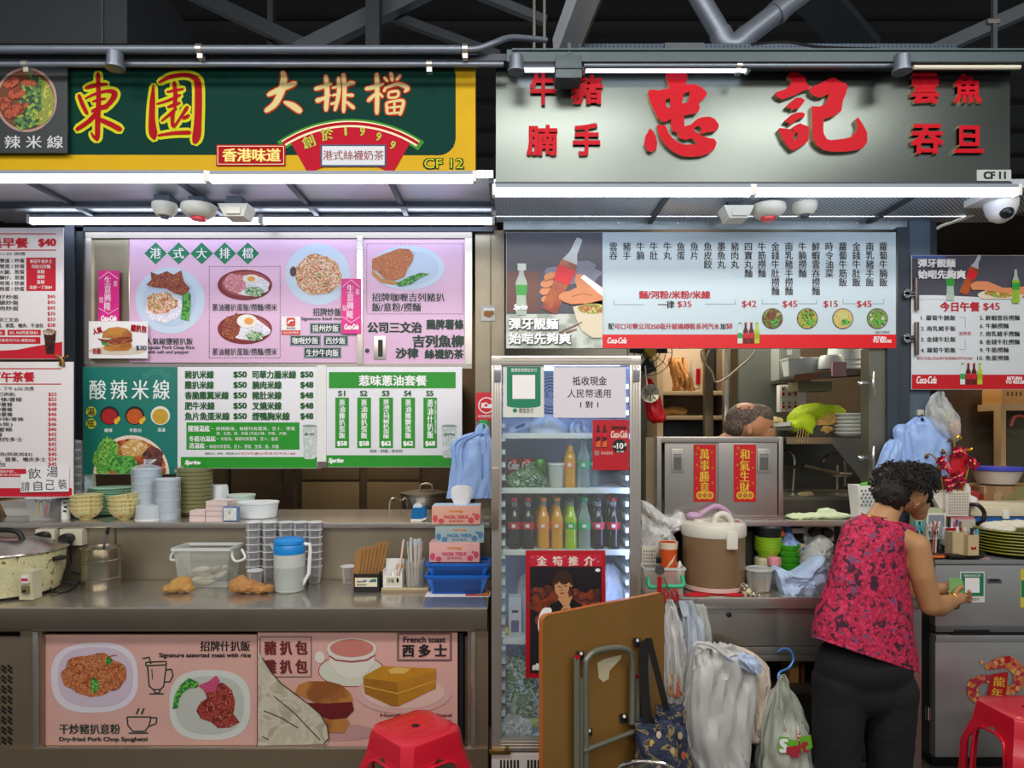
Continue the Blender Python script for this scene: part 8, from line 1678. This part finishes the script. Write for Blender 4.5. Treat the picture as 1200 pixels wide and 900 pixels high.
t = thing('serving_tray','round black tray of pens and papers on the grey fridge','tray',(X(1116,3.30),3.30,TOPZ)); c = (X(1117,3.32),3.32,TOPZ + .001); B().lathe([(.12,0),(.125,.004),(.132,.02),(.128,.02),(.12,.006),(.001,.005)],c,blackp,36).build('tray_base',t)
zt2 = TOPZ + .007
def tbox(name,px0,px1,py0,d,dep,m,label,cat,base=None):
    z1 = Z(py0,d); x0,x1 = X(px0,d),X(px1,d); b = B(); th = .003
    for a_ in ((x0,x1,d,d + th),(x0,x1,d + dep - th,d + dep),(x0,x0 + th,d,d + dep),(x1 - th,x1,d,d + dep)): b.box(*a_,zt2 if base is None else base,z1,m)
    b.box(x0,x1,d,d + dep,zt2 if base is None else base,(zt2 if base is None else base) + .003,m)
    return tag(b.build(name),label,cat)
pb_ = mat('box_beige','#c8b48c',.6,var=.06,scale=10)
o = tbox('card_box',1116.5,1134,624,3.24,.06,pb_,'beige open card box of clips in the black tray','box'); o2 = tbox('card_box',1134.5,1147,627,3.21,.05,pb_,'narrower beige card box with a small red emblem in the black tray','box')
b = B(3.21); b.pg([(1138,640),(1141,642),(1144,640),(1144,644),(1138,644)],redb,1); WL[o2.name] = o2.location.copy(); b.build('emblem',o2)
for i,(px,m,lab) in enumerate(((1121,white,'white clip pen in the beige box'),(1130,mat('pen_ivory','#e2dcc8',.4),'ivory marker in the beige box'),(1138,mat('pen_navy'),'navy pen in the narrow beige box'),(1144,mat('pen_sky','#5aaac8',.4),'sky blue pen in the narrow beige box'))):
    d = 3.265 if px < 1134 else 3.235; tag(B().tube([(X(px,d),d,zt2 + .006),(X(px + 1,d),d,Z(617 + i,d))],.007,m,8).build('pen'),lab,'pen')
t = thing('pen_organiser','white desk organiser crowded with pens behind the beige boxes','organiser',(X(1120,3.36),3.36,TOPZ)); B().pbox(1110,619,1126,640,3.36,3.42,white,.003).pbox(1109,619,1127,623,3.355,3.36,redb).build('holder',t)
B().box(X(1111,3.37),X(1125,3.37),3.362,3.418,TOPZ + .002,Z(640,3.36),blackp).build('foot',t)
for i,(px,m,h) in enumerate(((1112,'pen_blackish',606),(1115,'pen_silver',608),(1118,'pen_rose',611),(1121,'pen_violet',609),(1125,'pen_brown',611))): tag(B().tube([(X(px,3.38),3.38,Z(619,3.38)),(X(px + .6,3.38),3.38,Z(h,3.38))],.006,mat(m,('#22222a','#c8ccd0','#c25a70','#5a4a8a','#7a5a3a')[i],.4),8).build('pen'),('black pen','silver pen','rose pen','violet pen','brown pen')[i] + ' standing in the white desk organiser','pen')
t = thing('peg_mirror','framed tray mirror with clothes pegs clipped along it','mirror',P(1097,640,3.3)); B().pbox(1086,601,1109,632,3.40,3.412,cream,.006).pbox(1088.5,603.5,1106.5,630,3.397,3.40,mat('mirror_grey','#a9b2bc',.15,.6)).build('mirror_frame',t); B().pbox(1094,632,1100,652,3.40,3.41,steel_dark).box(X(1090,3.4),X(1104,3.4),3.36,3.43,TOPZ + .001,TOPZ + .012,steel_dark).build('stand',t)
pg_ = [('#4fb4c8','sky blue'),('#e2e0d6','white'),('#d87a80','pink'),('#e8e4da','ivory')]
for i,px in enumerate((1075,1080,1089,1095,1098)):
    m,nm_ = pg_[(0,0,1,2,3)[i]]; c = P(px,618,3.30); b = B()
    for s in (-1,1): b.bar(c + Vector((s*.012,0,.03)),c + Vector((-s*.002,0,-.035)),.008,.008,mat('peg' + m[1:],m,.4))
    b.tube([c + Vector((-.006,0,.0)),c + Vector((.006,0,0))],.006,alu,8); b.bar(c + Vector((0,.004,-.03)),(c.x + .004,c.y + .02,zt2),.006,.004,mat('peg' + m[1:])); tag(b.build('clothes_peg'),'%s clothes peg %s' % (nm_,('closest to the woman','standing second from the woman','before the framed mirror','before the framed mirror','beside the pink peg at the framed mirror')[i]),'peg','clothes pegs')
tag(B().box(X(1090,3.2),X(1128,3.2),3.21,3.25,zt2 + .001,zt2 + .016,mat('wallet_maroon','#5a2020',.5),.004).build('notebook'),'maroon notebook lying in the black tray','notebook')
tag(B().tube([(X(1090,3.2),3.2,zt2 + .007),(X(1106,3.2),3.2,zt2 + .007)],.007,mat('pen_tangerine','#e07a28',.4),10).build('pen'),'orange pen lying at the front of the black tray','pen'); tag(B().bar((X(1112,3.19),3.205,zt2 + .008),(X(1132,3.19),3.205,zt2 + .008),.03,.012,blackp).build('glasses_case'),'black case lying in the black tray','case')
tag(B().box(X(1138,3.22),X(1160,3.22),3.215,3.30,TOPZ + .0005,TOPZ + .003,mat('sheet_pink','#c99a9c',.6)).build('paper_sheet'),'pink paper sheet on the fridge top beside the black tray','paper')
tag(B().box(X(1130,3.4),X(1143,3.4),3.36,3.44,Z(632,3.4),Z(622,3.4),mat('box_grey','#b8b4a8',.5)).box(X(1110,3.44),X(1141,3.44),3.425,3.46,Z(626,3.44),Z(608,3.44),mat('box_grey'),.003).box(X(1110,3.44),X(1139,3.44),3.425,3.46,Z(608,3.44),Z(605.5,3.44),mat('lid_rose','#c9707c',.5)).box(X(1112,3.4),X(1140,3.4),3.37,3.455,TOPZ + .001,Z(626,3.42),mat('box_grey')).build('grey_carton'),'grey carton with rose lid under the woven flower basket','carton')
tag(B().box(X(1078,3.4),X(1110,3.4),3.43,3.49,TOPZ + .001,Z(595,3.45),mat('box_greenish','#b8bd98',.5),.004).build('pale_box'),'pale greenish box behind the framed mirror','box')
# flower basket
t = thing('flower_basket','white woven basket with red tinsel flowers and a red cube','flower basket',P(1120,606,3.44)); d = 3.43; wb = mat('woven_white','#d8d2c6',.55)
zb3 = Z(605,d); zt3 = Z(576,d); x0,x1 = X(1107,d),X(1136,d)
B().hexa([(x0 + .005,d,zb3),(x1 - .005,d,zb3),(x1 - .005,d + .09,zb3),(x0 + .005,d + .09,zb3)],[(x0,d - .005,zt3),(x1,d - .005,zt3),(x1,d + .1,zt3),(x0,d + .1,zt3)],wb).prism([(x0 - .045,Z(583,d)),(x0 - .01,zt3),(x0 + .01,zt3),(x0 + .01,zb3 + .03),(x0,zb3 + .02)],d + .02,d + .05,wb).build('basket_wall',t)
b = B(d - .005); [b.r(1112 + i*3,578 + j*3.2,1113.4 + i*3,579.6 + j*3.2,mat('weave_shadow','#a08c86',.7),1) for i in range(8) for j in range(8)]; b.build('weave_pattern',t)
tin = mat('tinsel_crimson','#b3123f',.3,.4); b = B(); rnd = random.Random(3)
b = B(); b.box(X(1113,3.45),X(1132,3.45),3.44,3.49,Z(556,3.45),Z(533,3.45),mat('cube_red','#c5101c',.5,var=.1,scale=20),.01).tube([P(1122,556,3.46),P(1122,577,3.46)],.004,brass,6); b.build('red_cube',t)
for fx,fy in ((1118,530),(1126,529),(1106,545),(1103,540),(1098,546),(1108,548),(1137,540),(1142,544),(1118,560),(1126,566),(1112,570),(1108,563),(1134,547),(1124,558)):
    c = P(fx,fy,3.42 + rnd.uniform(-.02,.03)); b = B()
    for k in range(6):
        a = k*PI/3 + rnd.random(); e = c + Vector((.033*math.cos(a),rnd.uniform(-.02,.01),.033*math.sin(a))); m_ = (c + e)/2; n_ = Vector((-math.sin(a),0,math.cos(a)))*.010
        b.add([c,m_ + n_,e,m_ - n_,m_ + Vector((0,.006,0))],[(0,1,2,3),(0,1,4),(1,2,4),(2,3,4),(3,0,4)],tin)
    b.ball(c,.006,mat('tinsel_gold','#c9a03a',.3,.7),8); b.build('tinsel_flower',t)
b = B()
for pts_ in ([(1106,575),(1103,560),(1098,540),(1090,532),(1084,533)],[(1114,576),(1112,560),(1110,535),(1104,526)],[(1128,576),(1132,560),(1136,545)],[(1124,532),(1132,528),(1139,526)],[(1118,530),(1119,515),(1121,512)]): b.curve([P(x,y,3.44) for x,y in pts_],.0035,mat('stem_gold','#b8902c',.4,.4),6,5)
b.build('stem',t)
for px,py in ((1086,535),(1105,530),(1113,516)): B().ball(P(px,py,3.43),.010,mat('bell_brass','#6a5430',.3,.7),10).build('bell',t)
for pts_ in ([(1129,527),(1137,527),(1139,525)],[(1121,513),(1124,511),(1126,514)]): B().curve([P(x,y,3.42) for x,y in pts_],.006,mat('gold_loop','#d8a41c',.3,.5),6,6).build('gold_loop',t)
tag(organic([(P(1138,588,3.5),(.035,.03,.03)),(P(1133,575,3.52),(.02,.02,.04))],white,.008,2,.004).build('white_tap_cover'),'white plastic knob beside the woven flower basket','knob')
# bags hanging on the post
t = thing('carrier_bag','wad of pale blue carrier bags hanging on the grey post above the woman','carrier bags',P(1080,545,3.49))
bag('bag_body','',[(488,1074,1084,.01),(494,1066,1096,.025),(499,1060,1106,.035),(512,1060,1111,.045),(530,1062,1112,.05),(550,1066,1112,.05),(560,1070,1112,.04)],3.49,bagblue,parent=t,wr=.005,seed=71,power=3,crease=.010,n=56)
bag('bag_fold','',[(497,1054,1072,.01),(504,1047,1064,.03),(516,1048,1066,.035),(535,1049,1068,.035),(550,1052,1068,.03)],3.48,bagblue,parent=t,wr=.006,seed=72,power=3)
bag('bag_fold','',[(515,1043,1056,.01),(524,1036,1056,.025),(535,1031,1056,.03),(548,1027,1058,.03)],3.46,bagblue,parent=t,wr=.006,seed=73,power=3)
B().pbox(1076,480,1083,487,3.54,3.56,cream,.003).tube([P(1080,487,3.54),P(1081,492,3.46)],.007,blackp,8).build('wall_hook',t)
t = thing('takeaway_bag','clear bag with an orange drink pouch hanging under the lunch poster','bag',P(1105,520,3.48))
bag('bag_body','',[(459,1099,1104,.008),(464,1094,1106,.015),(475,1086,1114,.03),(488,1086,1122,.045),(505,1092,1124,.045),(517,1108,1121,.02)],3.48,mat('bag_hazy','#d3d8d8',.25,alpha=.5),parent=t,wr=.010,seed=75,crease=.010,n=56)
bag('drink_pouch','',[(493,1113,1123,.02),(500,1113,1124,.03),(508,1116,1124,.025),(512,1118,1122,.01)],3.475,mat('juice_orange','#d8872a',.3),parent=t,wr=.003,seed=76)
B().box(X(1108,3.46),X(1117,3.46),3.45,3.475,Z(494,3.46),Z(482,3.46),mat('sponge_cream','#d8cfae',.6),.006).build('cream_box',t); B().tube([P(1101,461,3.48),P(1100,459,3.57)],.008,blackp,8).build('hook',t)

# ================================================================== RED STOOLS
def stool(name,label,loc,rot,k=1.):
    t = thing(name,label,'stool',(0,0,0),'red plastic stools'); rs = mat('stool_red','#d81a33',.35,coat=.3)
    H,a,ch,A = .45,.135,.035,.19
    def octo(h,s,c,z): return [(-h + c,-h,z),(h - c,-h,z),(h,-h + c,z),(h,h - c,z),(h - c,h,z),(-h + c,h,z),(-h,h - c,z),(-h,-h + c,z)]
    b = B(); b.loft([octo(a + .012,0,ch,H - .075),octo(a + .004,0,ch,H - .02),octo(a,0,ch,H - .006),octo(a - .008,0,ch,H),octo(a - .05,0,ch*.7,H + .001)],rs,False,True)
    b.lathe([(.017,0),(.021,.0025),(.024,0)],(0,0,H + .0005),rs,18)
    b.build('seat',t,smooth=30); B().lathe([(.015,0),(.015,.002),(.001,.002)],(0,0,H + .0012),blackp,16).build('drain_hole',t)
    b = B()
    for k_ in range(3): b.box(-.06 + k_*.0,.06,-.05 + k_*.05 - .001,-.05 + k_*.05 + .001,H + .0005,H + .002,rs)
    b.build('seat_rib',t)
    for sx,sy in ((-1,-1),(1,-1),(1,1),(-1,1)):
        def L_(h,c,z,w,th): # L-shaped corner leg section
            return [(sx*(h - w),sy*h,z),(sx*(h - c),sy*h,z),(sx*h,sy*(h - c),z),(sx*h,sy*(h - w),z),(sx*(h - th),sy*(h - w),z),(sx*(h - th),sy*(h - c - th*.2),z),(sx*(h - c - th*.2),sy*(h - th),z),(sx*(h - w),sy*(h - th),z)]
        b = B(); b.loft([L_(A,ch,0,.06,.008),L_(a + .045,ch,H - .19,.062,.008),L_(a + .028,ch,H - .13,.075,.008),L_(a + .018,ch,H - .10,.11,.008),L_(a + .012,ch,H - .075,a + .012,.008)],rs); b.build('leg',t,smooth=30)
    for q in range(4):
        ang = q*PI/2; b = B(); ca,sa = math.cos(ang),math.sin(ang)
        pts_ = [(-.10,-A - .003 + .02,.06),(-.085,-a - .030,H - .16),(-.06,-a - .022,H - .105),(0,-a - .019,H - .095),(.06,-a - .022,H - .105),(.085,-a - .030,H - .16),(.10,-A - .003 + .02,.06)]
        b.curve([(x*ca - y*sa,x*sa + y*ca,z) for x,y,z in pts_],.006,rs,6,8); b.build('arch_rim',t)
    t.location = loc; t.rotation_euler = (0,0,rot); t.scale = (k,k,k)
    return t
stool('plastic_stool','red plastic stool in front of the French toast poster',(X(487,2.66),2.66,0),math.radians(43),1.0)
stool('plastic_stool','red plastic stool in front of the grey two door fridge',(X(1203,2.84),2.84,0),math.radians(3),1.0)

# ================================================================== PEOPLE
skin = mat('skin_woman','#b98a60',.55,var=.06,scale=20,thin=.1); skin2 = mat('skin_man','#b07a55',.55,var=.06,scale=20,thin=.1)
def finger(b,pts,r0,r1,m):
    q = spline([tuple(p) for p in pts],4); n = len(q); b.tube([Vector(p) for p in q],[r0 + (r1 - r0)*i/(n - 1) for i in range(n)],m,8).ball(q[-1],r1,m,8)
# ---- the woman at the small fridge
D0 = 2.86
t = thing('person','woman with curly black hair in a red flowered sleeveless top holding a green banknote','person',(X(1015,D0),D0,0))
def W3(px,py,dd=0.): return P(px,py,D0 + dd)
hip = W3(1014,775); hl,hr = W3(985,790),W3(1046,795)
fl,fr_ = Vector((X(985,D0),D0 + .02,.06)),Vector((X(1048,D0),D0 + .04,.06))
kl,kr = (hl + fl)/2 + Vector((0,.01,0)),(hr + fr_)/2 + Vector((0,.01,0))
neck0,neck1 = W3(1031,612,.05),W3(1045,588,.08); head = W3(1062,572,.10)
sh_r,el_r,wr_r = W3(1074,640,.00),W3(1090,709,.02),W3(1117,704,.14)
sh_l,el_l,wr_l = W3(1012,622,.16),W3(1060,690,.30),W3(1108,690,.22)
hd = wr_r + (W3(1127,699,.17) - wr_r)*.6
shapes = [(hip + Vector((0,.04,0)),(.14,.06,.13)),(W3(1016,715,.04),(.14,.08,.14)),(W3(1022,660,.05),(.13,.085,.12)),(W3(1026,630,.06),(.11,.07,.05)),
          (neck0,.062,neck1,.055),(neck1,.056,head,.06),(head,(.085,.098,.105)),(W3(1074,590,.12),(.052,.055,.052)),(W3(1077,602,.13),(.034,.036,.03)),(W3(1087,590,.16),(.014,.016,.016)),
          (sh_r,.055,W3(1080,672,.0),.052),(W3(1080,672,.0),.052,el_r,.046),(el_r,.046,W3(1100,710,.06),.047),(W3(1100,710,.06),.046,wr_r,.030),(wr_r,.029,hd,.031),(hd,(.034,.03,.026)),
          (sh_l,.05,el_l,.043),(el_l,.043,wr_l,.03),(wr_l,(.033,.03,.028)),(W3(1020,618,.03),.05,sh_l,.05),(W3(1040,622,.02),.05,sh_r,.05),
          (hl + Vector((0,.03,0)),.07,kl,.06),(kl,.06,fl,.045),(hr + Vector((0,.03,0)),.07,kr,.06),(kr,.065,fr_,.045)]
body = organic(shapes,skin,.0095,5)
ear = W3(1074,586,.022)
body.lathe([(.010,-.02),(.014,.0),(.019,.006),(.019,.012),(.014,.016),(.010,.008),(.001,.004)],ear + Vector((0,.008,0)),skin,18,.85,1.55,axis='y'); body.ball(ear + Vector((-.003,.004,-.026)),(.008,.008,.011),skin,10)
# fingers of both hands closed on the note
for i in range(4):
    base = hd + Vector((.018 + .004*i,.0 + .006*i,.012 - .010*i)); mid = base + Vector((.024,-.012,.004)); tip = mid + Vector((.004,-.008,.016 - .004*i)) + Vector((-.012,.0,.004)); finger(body,[base - Vector((.02,0,0)),base,mid,tip],.0095,.0075,skin)
finger(body,[wr_r + Vector((.005,0,.02)),hd + Vector((-.012,-.006,.034)),hd + Vector((.004,-.004,.048)),hd + Vector((.018,0,.05))],.011,.0085,skin)
for i in range(4):
    base = wr_l + Vector((.02,-.012 + .008*i,.008 - .012*i)); finger(body,[base - Vector((.02,0,0)),base,base + Vector((.026,-.008,.004)),base + Vector((.03,-.012,.016))],.009,.007,skin)
finger(body,[wr_l + Vector((0,-.01,.02)),wr_l + Vector((.012,-.02,.038)),wr_l + Vector((.028,-.022,.046))],.0105,.008,skin)
body.build('body',t,smooth=60)
# face features turned away: eye, brow, mouth on the far side
b = B(); fc = W3(1083,577,.17)
b.ball(W3(1085,580,.155),(.010,.008,.006),white,10).ball(W3(1086,580,.15),(.005,.005,.005),blackp,8); b.build('eye',t)
B().tube([W3(1083,600,.155),W3(1087,601,.15)],.005,mat('lip','#a05a50',.5),8).build('mouth',t)
# curly hair
hairm = mat('hair_black','#17120f',.6,var=.5,scale=60,bump=.8,bscale=120)
hb = organic([(W3(1058,566,.08),(.112,.105,.088)),(W3(1045,578,.05),(.07,.075,.07)),(W3(1078,558,.12),(.075,.085,.062)),(W3(1050,588,.10),(.06,.06,.045)),(W3(1044,592,.06),(.045,.05,.035)),(W3(1084,560,.14),(.04,.07,.05)),(W3(1083,580,.09),(.014,.06,.04))],hairm,.009,2,.012,42)
x0,x1,z0,z1 = X(1067,D0),X(1084,D0),Z(600,D0),Z(574,D0)
hb.v = [(x,y if not (x0 < x < x1 and z0 < z < z1 and y < D0 + .06) else D0 + .06 - .1*(D0 + .06 - y),z) for x,y,z in hb.v]
rnd = random.Random(5)
for i in range(420):
    a,e = rnd.uniform(0,2*PI),rnd.uniform(-.5,1.2); n_ = Vector((math.cos(a)*math.cos(e),math.sin(a)*math.cos(e),math.sin(e))); p = W3(1059,568,.085) + Vector((n_.x*.118,n_.y*.11,n_.z*.092))
    if p.x > X(1062,D0) and p.z < Z(575,D0) and p.y < D0 + .1: continue
    u = Vector((rnd.uniform(-1,1),rnd.uniform(-1,1),rnd.uniform(-1,1))).normalized(); v = n_.cross(u).normalized(); r_ = rnd.uniform(.007,.013)
    hb.tube([p + (u*math.cos(q) + v*math.sin(q))*r_ + n_*.004*q for q in (0,.9,1.8,2.7,3.6,4.5)],.0022,hairm,4)
hb.build('hair',t,smooth=60)
# sleeveless blouse
flower = MATS.get('blouse')
m,N,L,bs = _new('blouse'); MATS['blouse'] = m; bs.inputs['Roughness'].default_value = .8
tc = N.new('ShaderNodeTexCoord')
def layer(prev,scale,lo,hi,colr,seed,dist=0.,kind='noise'):
    mp = N.new('ShaderNodeMapping'); mp.inputs['Location'].default_value = (seed,seed*2,seed); L.new(tc.outputs['Object'],mp.inputs[0])
    if kind == 'noise': nz = N.new('ShaderNodeTexNoise'); nz.inputs['Detail'].default_value = 3; nz.inputs['Distortion'].default_value = dist; o_ = nz.outputs[0]
    else: nz = N.new('ShaderNodeTexVoronoi'); o_ = nz.outputs['Distance']
    nz.inputs['Scale'].default_value = scale; L.new(mp.outputs[0],nz.inputs['Vector']); r_ = N.new('ShaderNodeMapRange'); r_.inputs['From Min'].default_value = lo; r_.inputs['From Max'].default_value = hi; L.new(o_,r_.inputs[0])
    mx = N.new('ShaderNodeMix'); mx.data_type = 'RGBA'; L.new(r_.outputs[0],mx.inputs['Factor']); mx.inputs['B'].default_value = lin(colr)
    if isinstance(prev,str): mx.inputs['A'].default_value = lin(prev)
    else: L.new(prev,mx.inputs['A'])
    return mx.outputs['Result']
c_ = layer('#b81f48',75,.52,.56,'#d6335e',1); c_ = layer(c_,60,.58,.62,'#7a1430',4); c_ = layer(c_,30,.57,.60,'#431a30',7,.8); c_ = layer(c_,24,.61,.63,'#76486e',12,.8); L.new(c_,bs.inputs['Base Color'])
rows = [(746,787,951,1077,.165),(735,773,952.5,1076,.165),(714,748,958,1073.5,.16),(690,716,966,1070,.143),(664,686,973,1066,.135),(645,662,977,1066,.128),(630,642,981,1069,.122),(619,628,985,1074,.112),(611,620,993,1073,.098),(605,614,1004,1064,.08),(603,611,1011,1053,.066)]
rows = spline(rows,5); rings = []; nn = 56
for j,(zl,zr,xl_,xr_b,th) in enumerate(rows):
    ring = []; f = j/len(rows)
    for k in range(nn):
        a = 2*PI*k/nn; u,v = math.cos(a),math.sin(a); q = (abs(u) ** 2.3 + abs(v) ** 2.3) ** (-1/2.3); s = (u*q + 1)/2
        px,py = xl_ + (xr_b - xl_)*s,zl + (zr - zl)*s; p = W3(px,py,.01 + .05*f + v*q*th*.92)
        fold = .006*math.sin(9*f + 3*s + 2*v)*math.sin(5*s + 1) + .009*noise.noise((s*3,f*7 + s*3,v*2))*(1 - .5*f)
        ring.append((p.x + u*fold,p.y + v*fold*1.6,p.z))
    rings.append(ring)
B().loft(rings,m,False,False).build('blouse',t,smooth=70)
b = B(); b.tube([Vector(p) for p in rings[0]] + [Vector(rings[0][0])],.005,m,6,False); b.build('blouse_hem',t)
b = B(); b.tube([Vector(p) for p in rings[-1]] + [Vector(rings[-1][0])],.005,m,6,False); b.build('blouse_binding',t)
# trousers and shoes
blk = mat('trouser_black','#121214',.85,var=.15,scale=8)
organic([(W3(1012,778,.01),(.205,.135,.13)),(W3(984,800,.02),.115,kl + Vector((-.005,0,0)),.102),(kl + Vector((-.005,0,0)),.102,fl + Vector((0,0,.03)),.088),(W3(1042,808,.02),.115,kr,.10),(kr,.10,fr_ + Vector((0,0,.03)),.085),(W3(1014,805,.02),(.17,.12,.12))],blk,.011,4,.004,9).build('trousers',t,smooth=60)
for f_ in (fl,fr_): organic([((f_.x,f_.y + .02,.035),(.05,.07,.035)),((f_.x + .02,f_.y + .10,.03),(.045,.08,.03))],blackp,.009,3).build('shoe',t)
B().tube([wr_r + Vector((-.004,0,0)) + Vector((.010*math.cos(a),.034*math.cos(a + 0)*.4,0))*0 + (Vector((.3,-.6,.75)).normalized().cross(Vector((.75,.65,0)).normalized()).normalized()*math.cos(a) + Vector((.0,-.5,.87)).normalized()*math.sin(a))*.0335 for a in [i*PI/10 for i in range(21)]],.0032,mat('gold_bangle','#c9973a',.25,.9),6,False).build('bangle',t)
B().curve([W3(1009,601,-.03),W3(1016,604,-.065),W3(1026,606,-.07),W3(1040,607,-.05)],.0022,mat('gold_bangle'),6,6).build('necklace',t)
note = mat('banknote_green','#7fb46a',.6,var=.15,scale=40)
nb = B(); cN = hd + Vector((.0,.0,.035))
nb.add([cN + Vector(v) for v in ((-.034,.01,.052),(.0,.0,.056),(.026,.008,.04),(.034,.01,-.02),(-.0,.0,-.026),(-.036,.01,-.022))],[(0,1,4,5),(1,2,3,4)],note); nb.add([cN + Vector(v) + Vector((0,.0012,0)) for v in ((-.034,.01,.052),(.0,.0,.056),(.026,.008,.04),(.034,.01,-.02),(-.0,.0,-.026),(-.036,.01,-.022))],[(5,4,1,0),(4,3,2,1)],note)
tag(nb.build('banknote'),'folded green banknote held in the hand of the woman','banknote')
# ---- the worker behind the couplet cabinet
D1 = 3.66
t = thing('person','bald headed worker in a white shirt bending over behind the couplet cabinet','person',(X(850,D1),D1 + .1,0))
def M3(px,py,dd=0.): return P(px,py,D1 + dd)
hc = M3(880,497); pelv = Vector((X(825,D1),D1 + .16,.92)); feet = [Vector((X(815,D1) + s*.10,D1 + .16 + s*.04,.06)) for s in (-1,1)]
chest = M3(836,560,.08); elb = M3(850,630,-.0)
shapes = [(hc,(.118,.105,.098)),(M3(873,490),(.095,.1,.085)),(M3(893,507,-.005),(.07,.078,.07)),(M3(898,518),(.045,.055,.05)),(M3(905,512),(.014,.016,.014)),
          (M3(862,515,.02),.065,M3(842,530,.05),.075),(chest,(.17,.13,.13)),(M3(830,600,.12),(.16,.12,.16)),(pelv,(.16,.12,.14)),(pelv + Vector((-.08,0,-.05)),.09,feet[0],.05),(pelv + Vector((.08,0,-.05)),.09,feet[1],.05),
          (M3(826,545,.0),.06,M3(835,610,.03),.05),(M3(835,610,.03),.046,M3(880,640,.05),.035),(M3(880,640,.05),(.045,.04,.025)),(M3(850,548,.2),.06,M3(870,610,.22),.05),(M3(870,610,.22),.046,M3(900,640,.12),.035),(M3(900,640,.12),(.045,.04,.025))]
body = organic(shapes,skin2,.0105,4)
e0 = M3(878,503,-.100); body.lathe([(.001,.0),(.014,.003),(.018,.012),(.013,.017),(.001,.014)],e0 + Vector((0,.006,0)),skin2,14,.85,1.6,axis='y')
for hx in ((880,640,.05),(900,640,.12)):
    c = M3(*hx)
    for i in range(4): finger(body,[c + Vector((.02,-.03 + .018*i,.004)),c + Vector((.06,-.034 + .02*i,.006)),c + Vector((.085,-.034 + .02*i,-.012))],.009,.007,skin2)
    finger(body,[c + Vector((.0,-.04,0)),c + Vector((.03,-.062,.0)),c + Vector((.055,-.06,-.006))],.0105,.008,skin2)
body.build('body',t,smooth=60)
B().ball(M3(902,505,-.075),(.010,.006,.007),white,10).ball(M3(903,505,-.081),(.005,.004,.005),blackp,8).build('eye',t); B().tube([M3(898,500,-.08),M3(906,500,-.07)],.004,mat('brow','#3a2a20',.7),6).build('eyebrow',t); B().tube([M3(903,520,-.05),M3(908,519,-.03)],.005,mat('lip'),6).build('mouth',t)
stub = mottled('stubble_hair',['#4a3c32','#5c4c40','#3a3029','#6a5c50'],160,.8); organic([(M3(873,491,.004),(.104,.108,.088)),(M3(861,500,.0),(.055,.09,.06)),(M3(887,488,.004),(.085,.098,.07))],stub,.010,3,.002,60).build('hair',t,smooth=60)
shirt = mat('shirt_white','#d5dce4',.8,var=.04,scale=10)
sb = organic([(chest + Vector((0,0,.0)),(.185,.145,.14)),(M3(830,600,.12),(.175,.135,.18)),(M3(846,527,.05),(.085,.09,.045)),(M3(826,545,.0),.075,M3(832,585,.02),.068),(M3(850,548,.2),.075,M3(862,585,.21),.068)],shirt,.011,3,.004,12); sb.build('shirt',t,smooth=60)
organic([(pelv,(.18,.14,.16)),(pelv + Vector((-.08,0,-.05)),.105,feet[0],.07),(pelv + Vector((.08,0,-.05)),.105,feet[1],.07)],mat('trouser_grey','#33363c',.85),.012,4).build('trousers',t,smooth=60)
for f_ in feet: organic([((f_.x + .03,f_.y,.035),(.09,.045,.035))],blackp,.01,2).build('shoe',t)
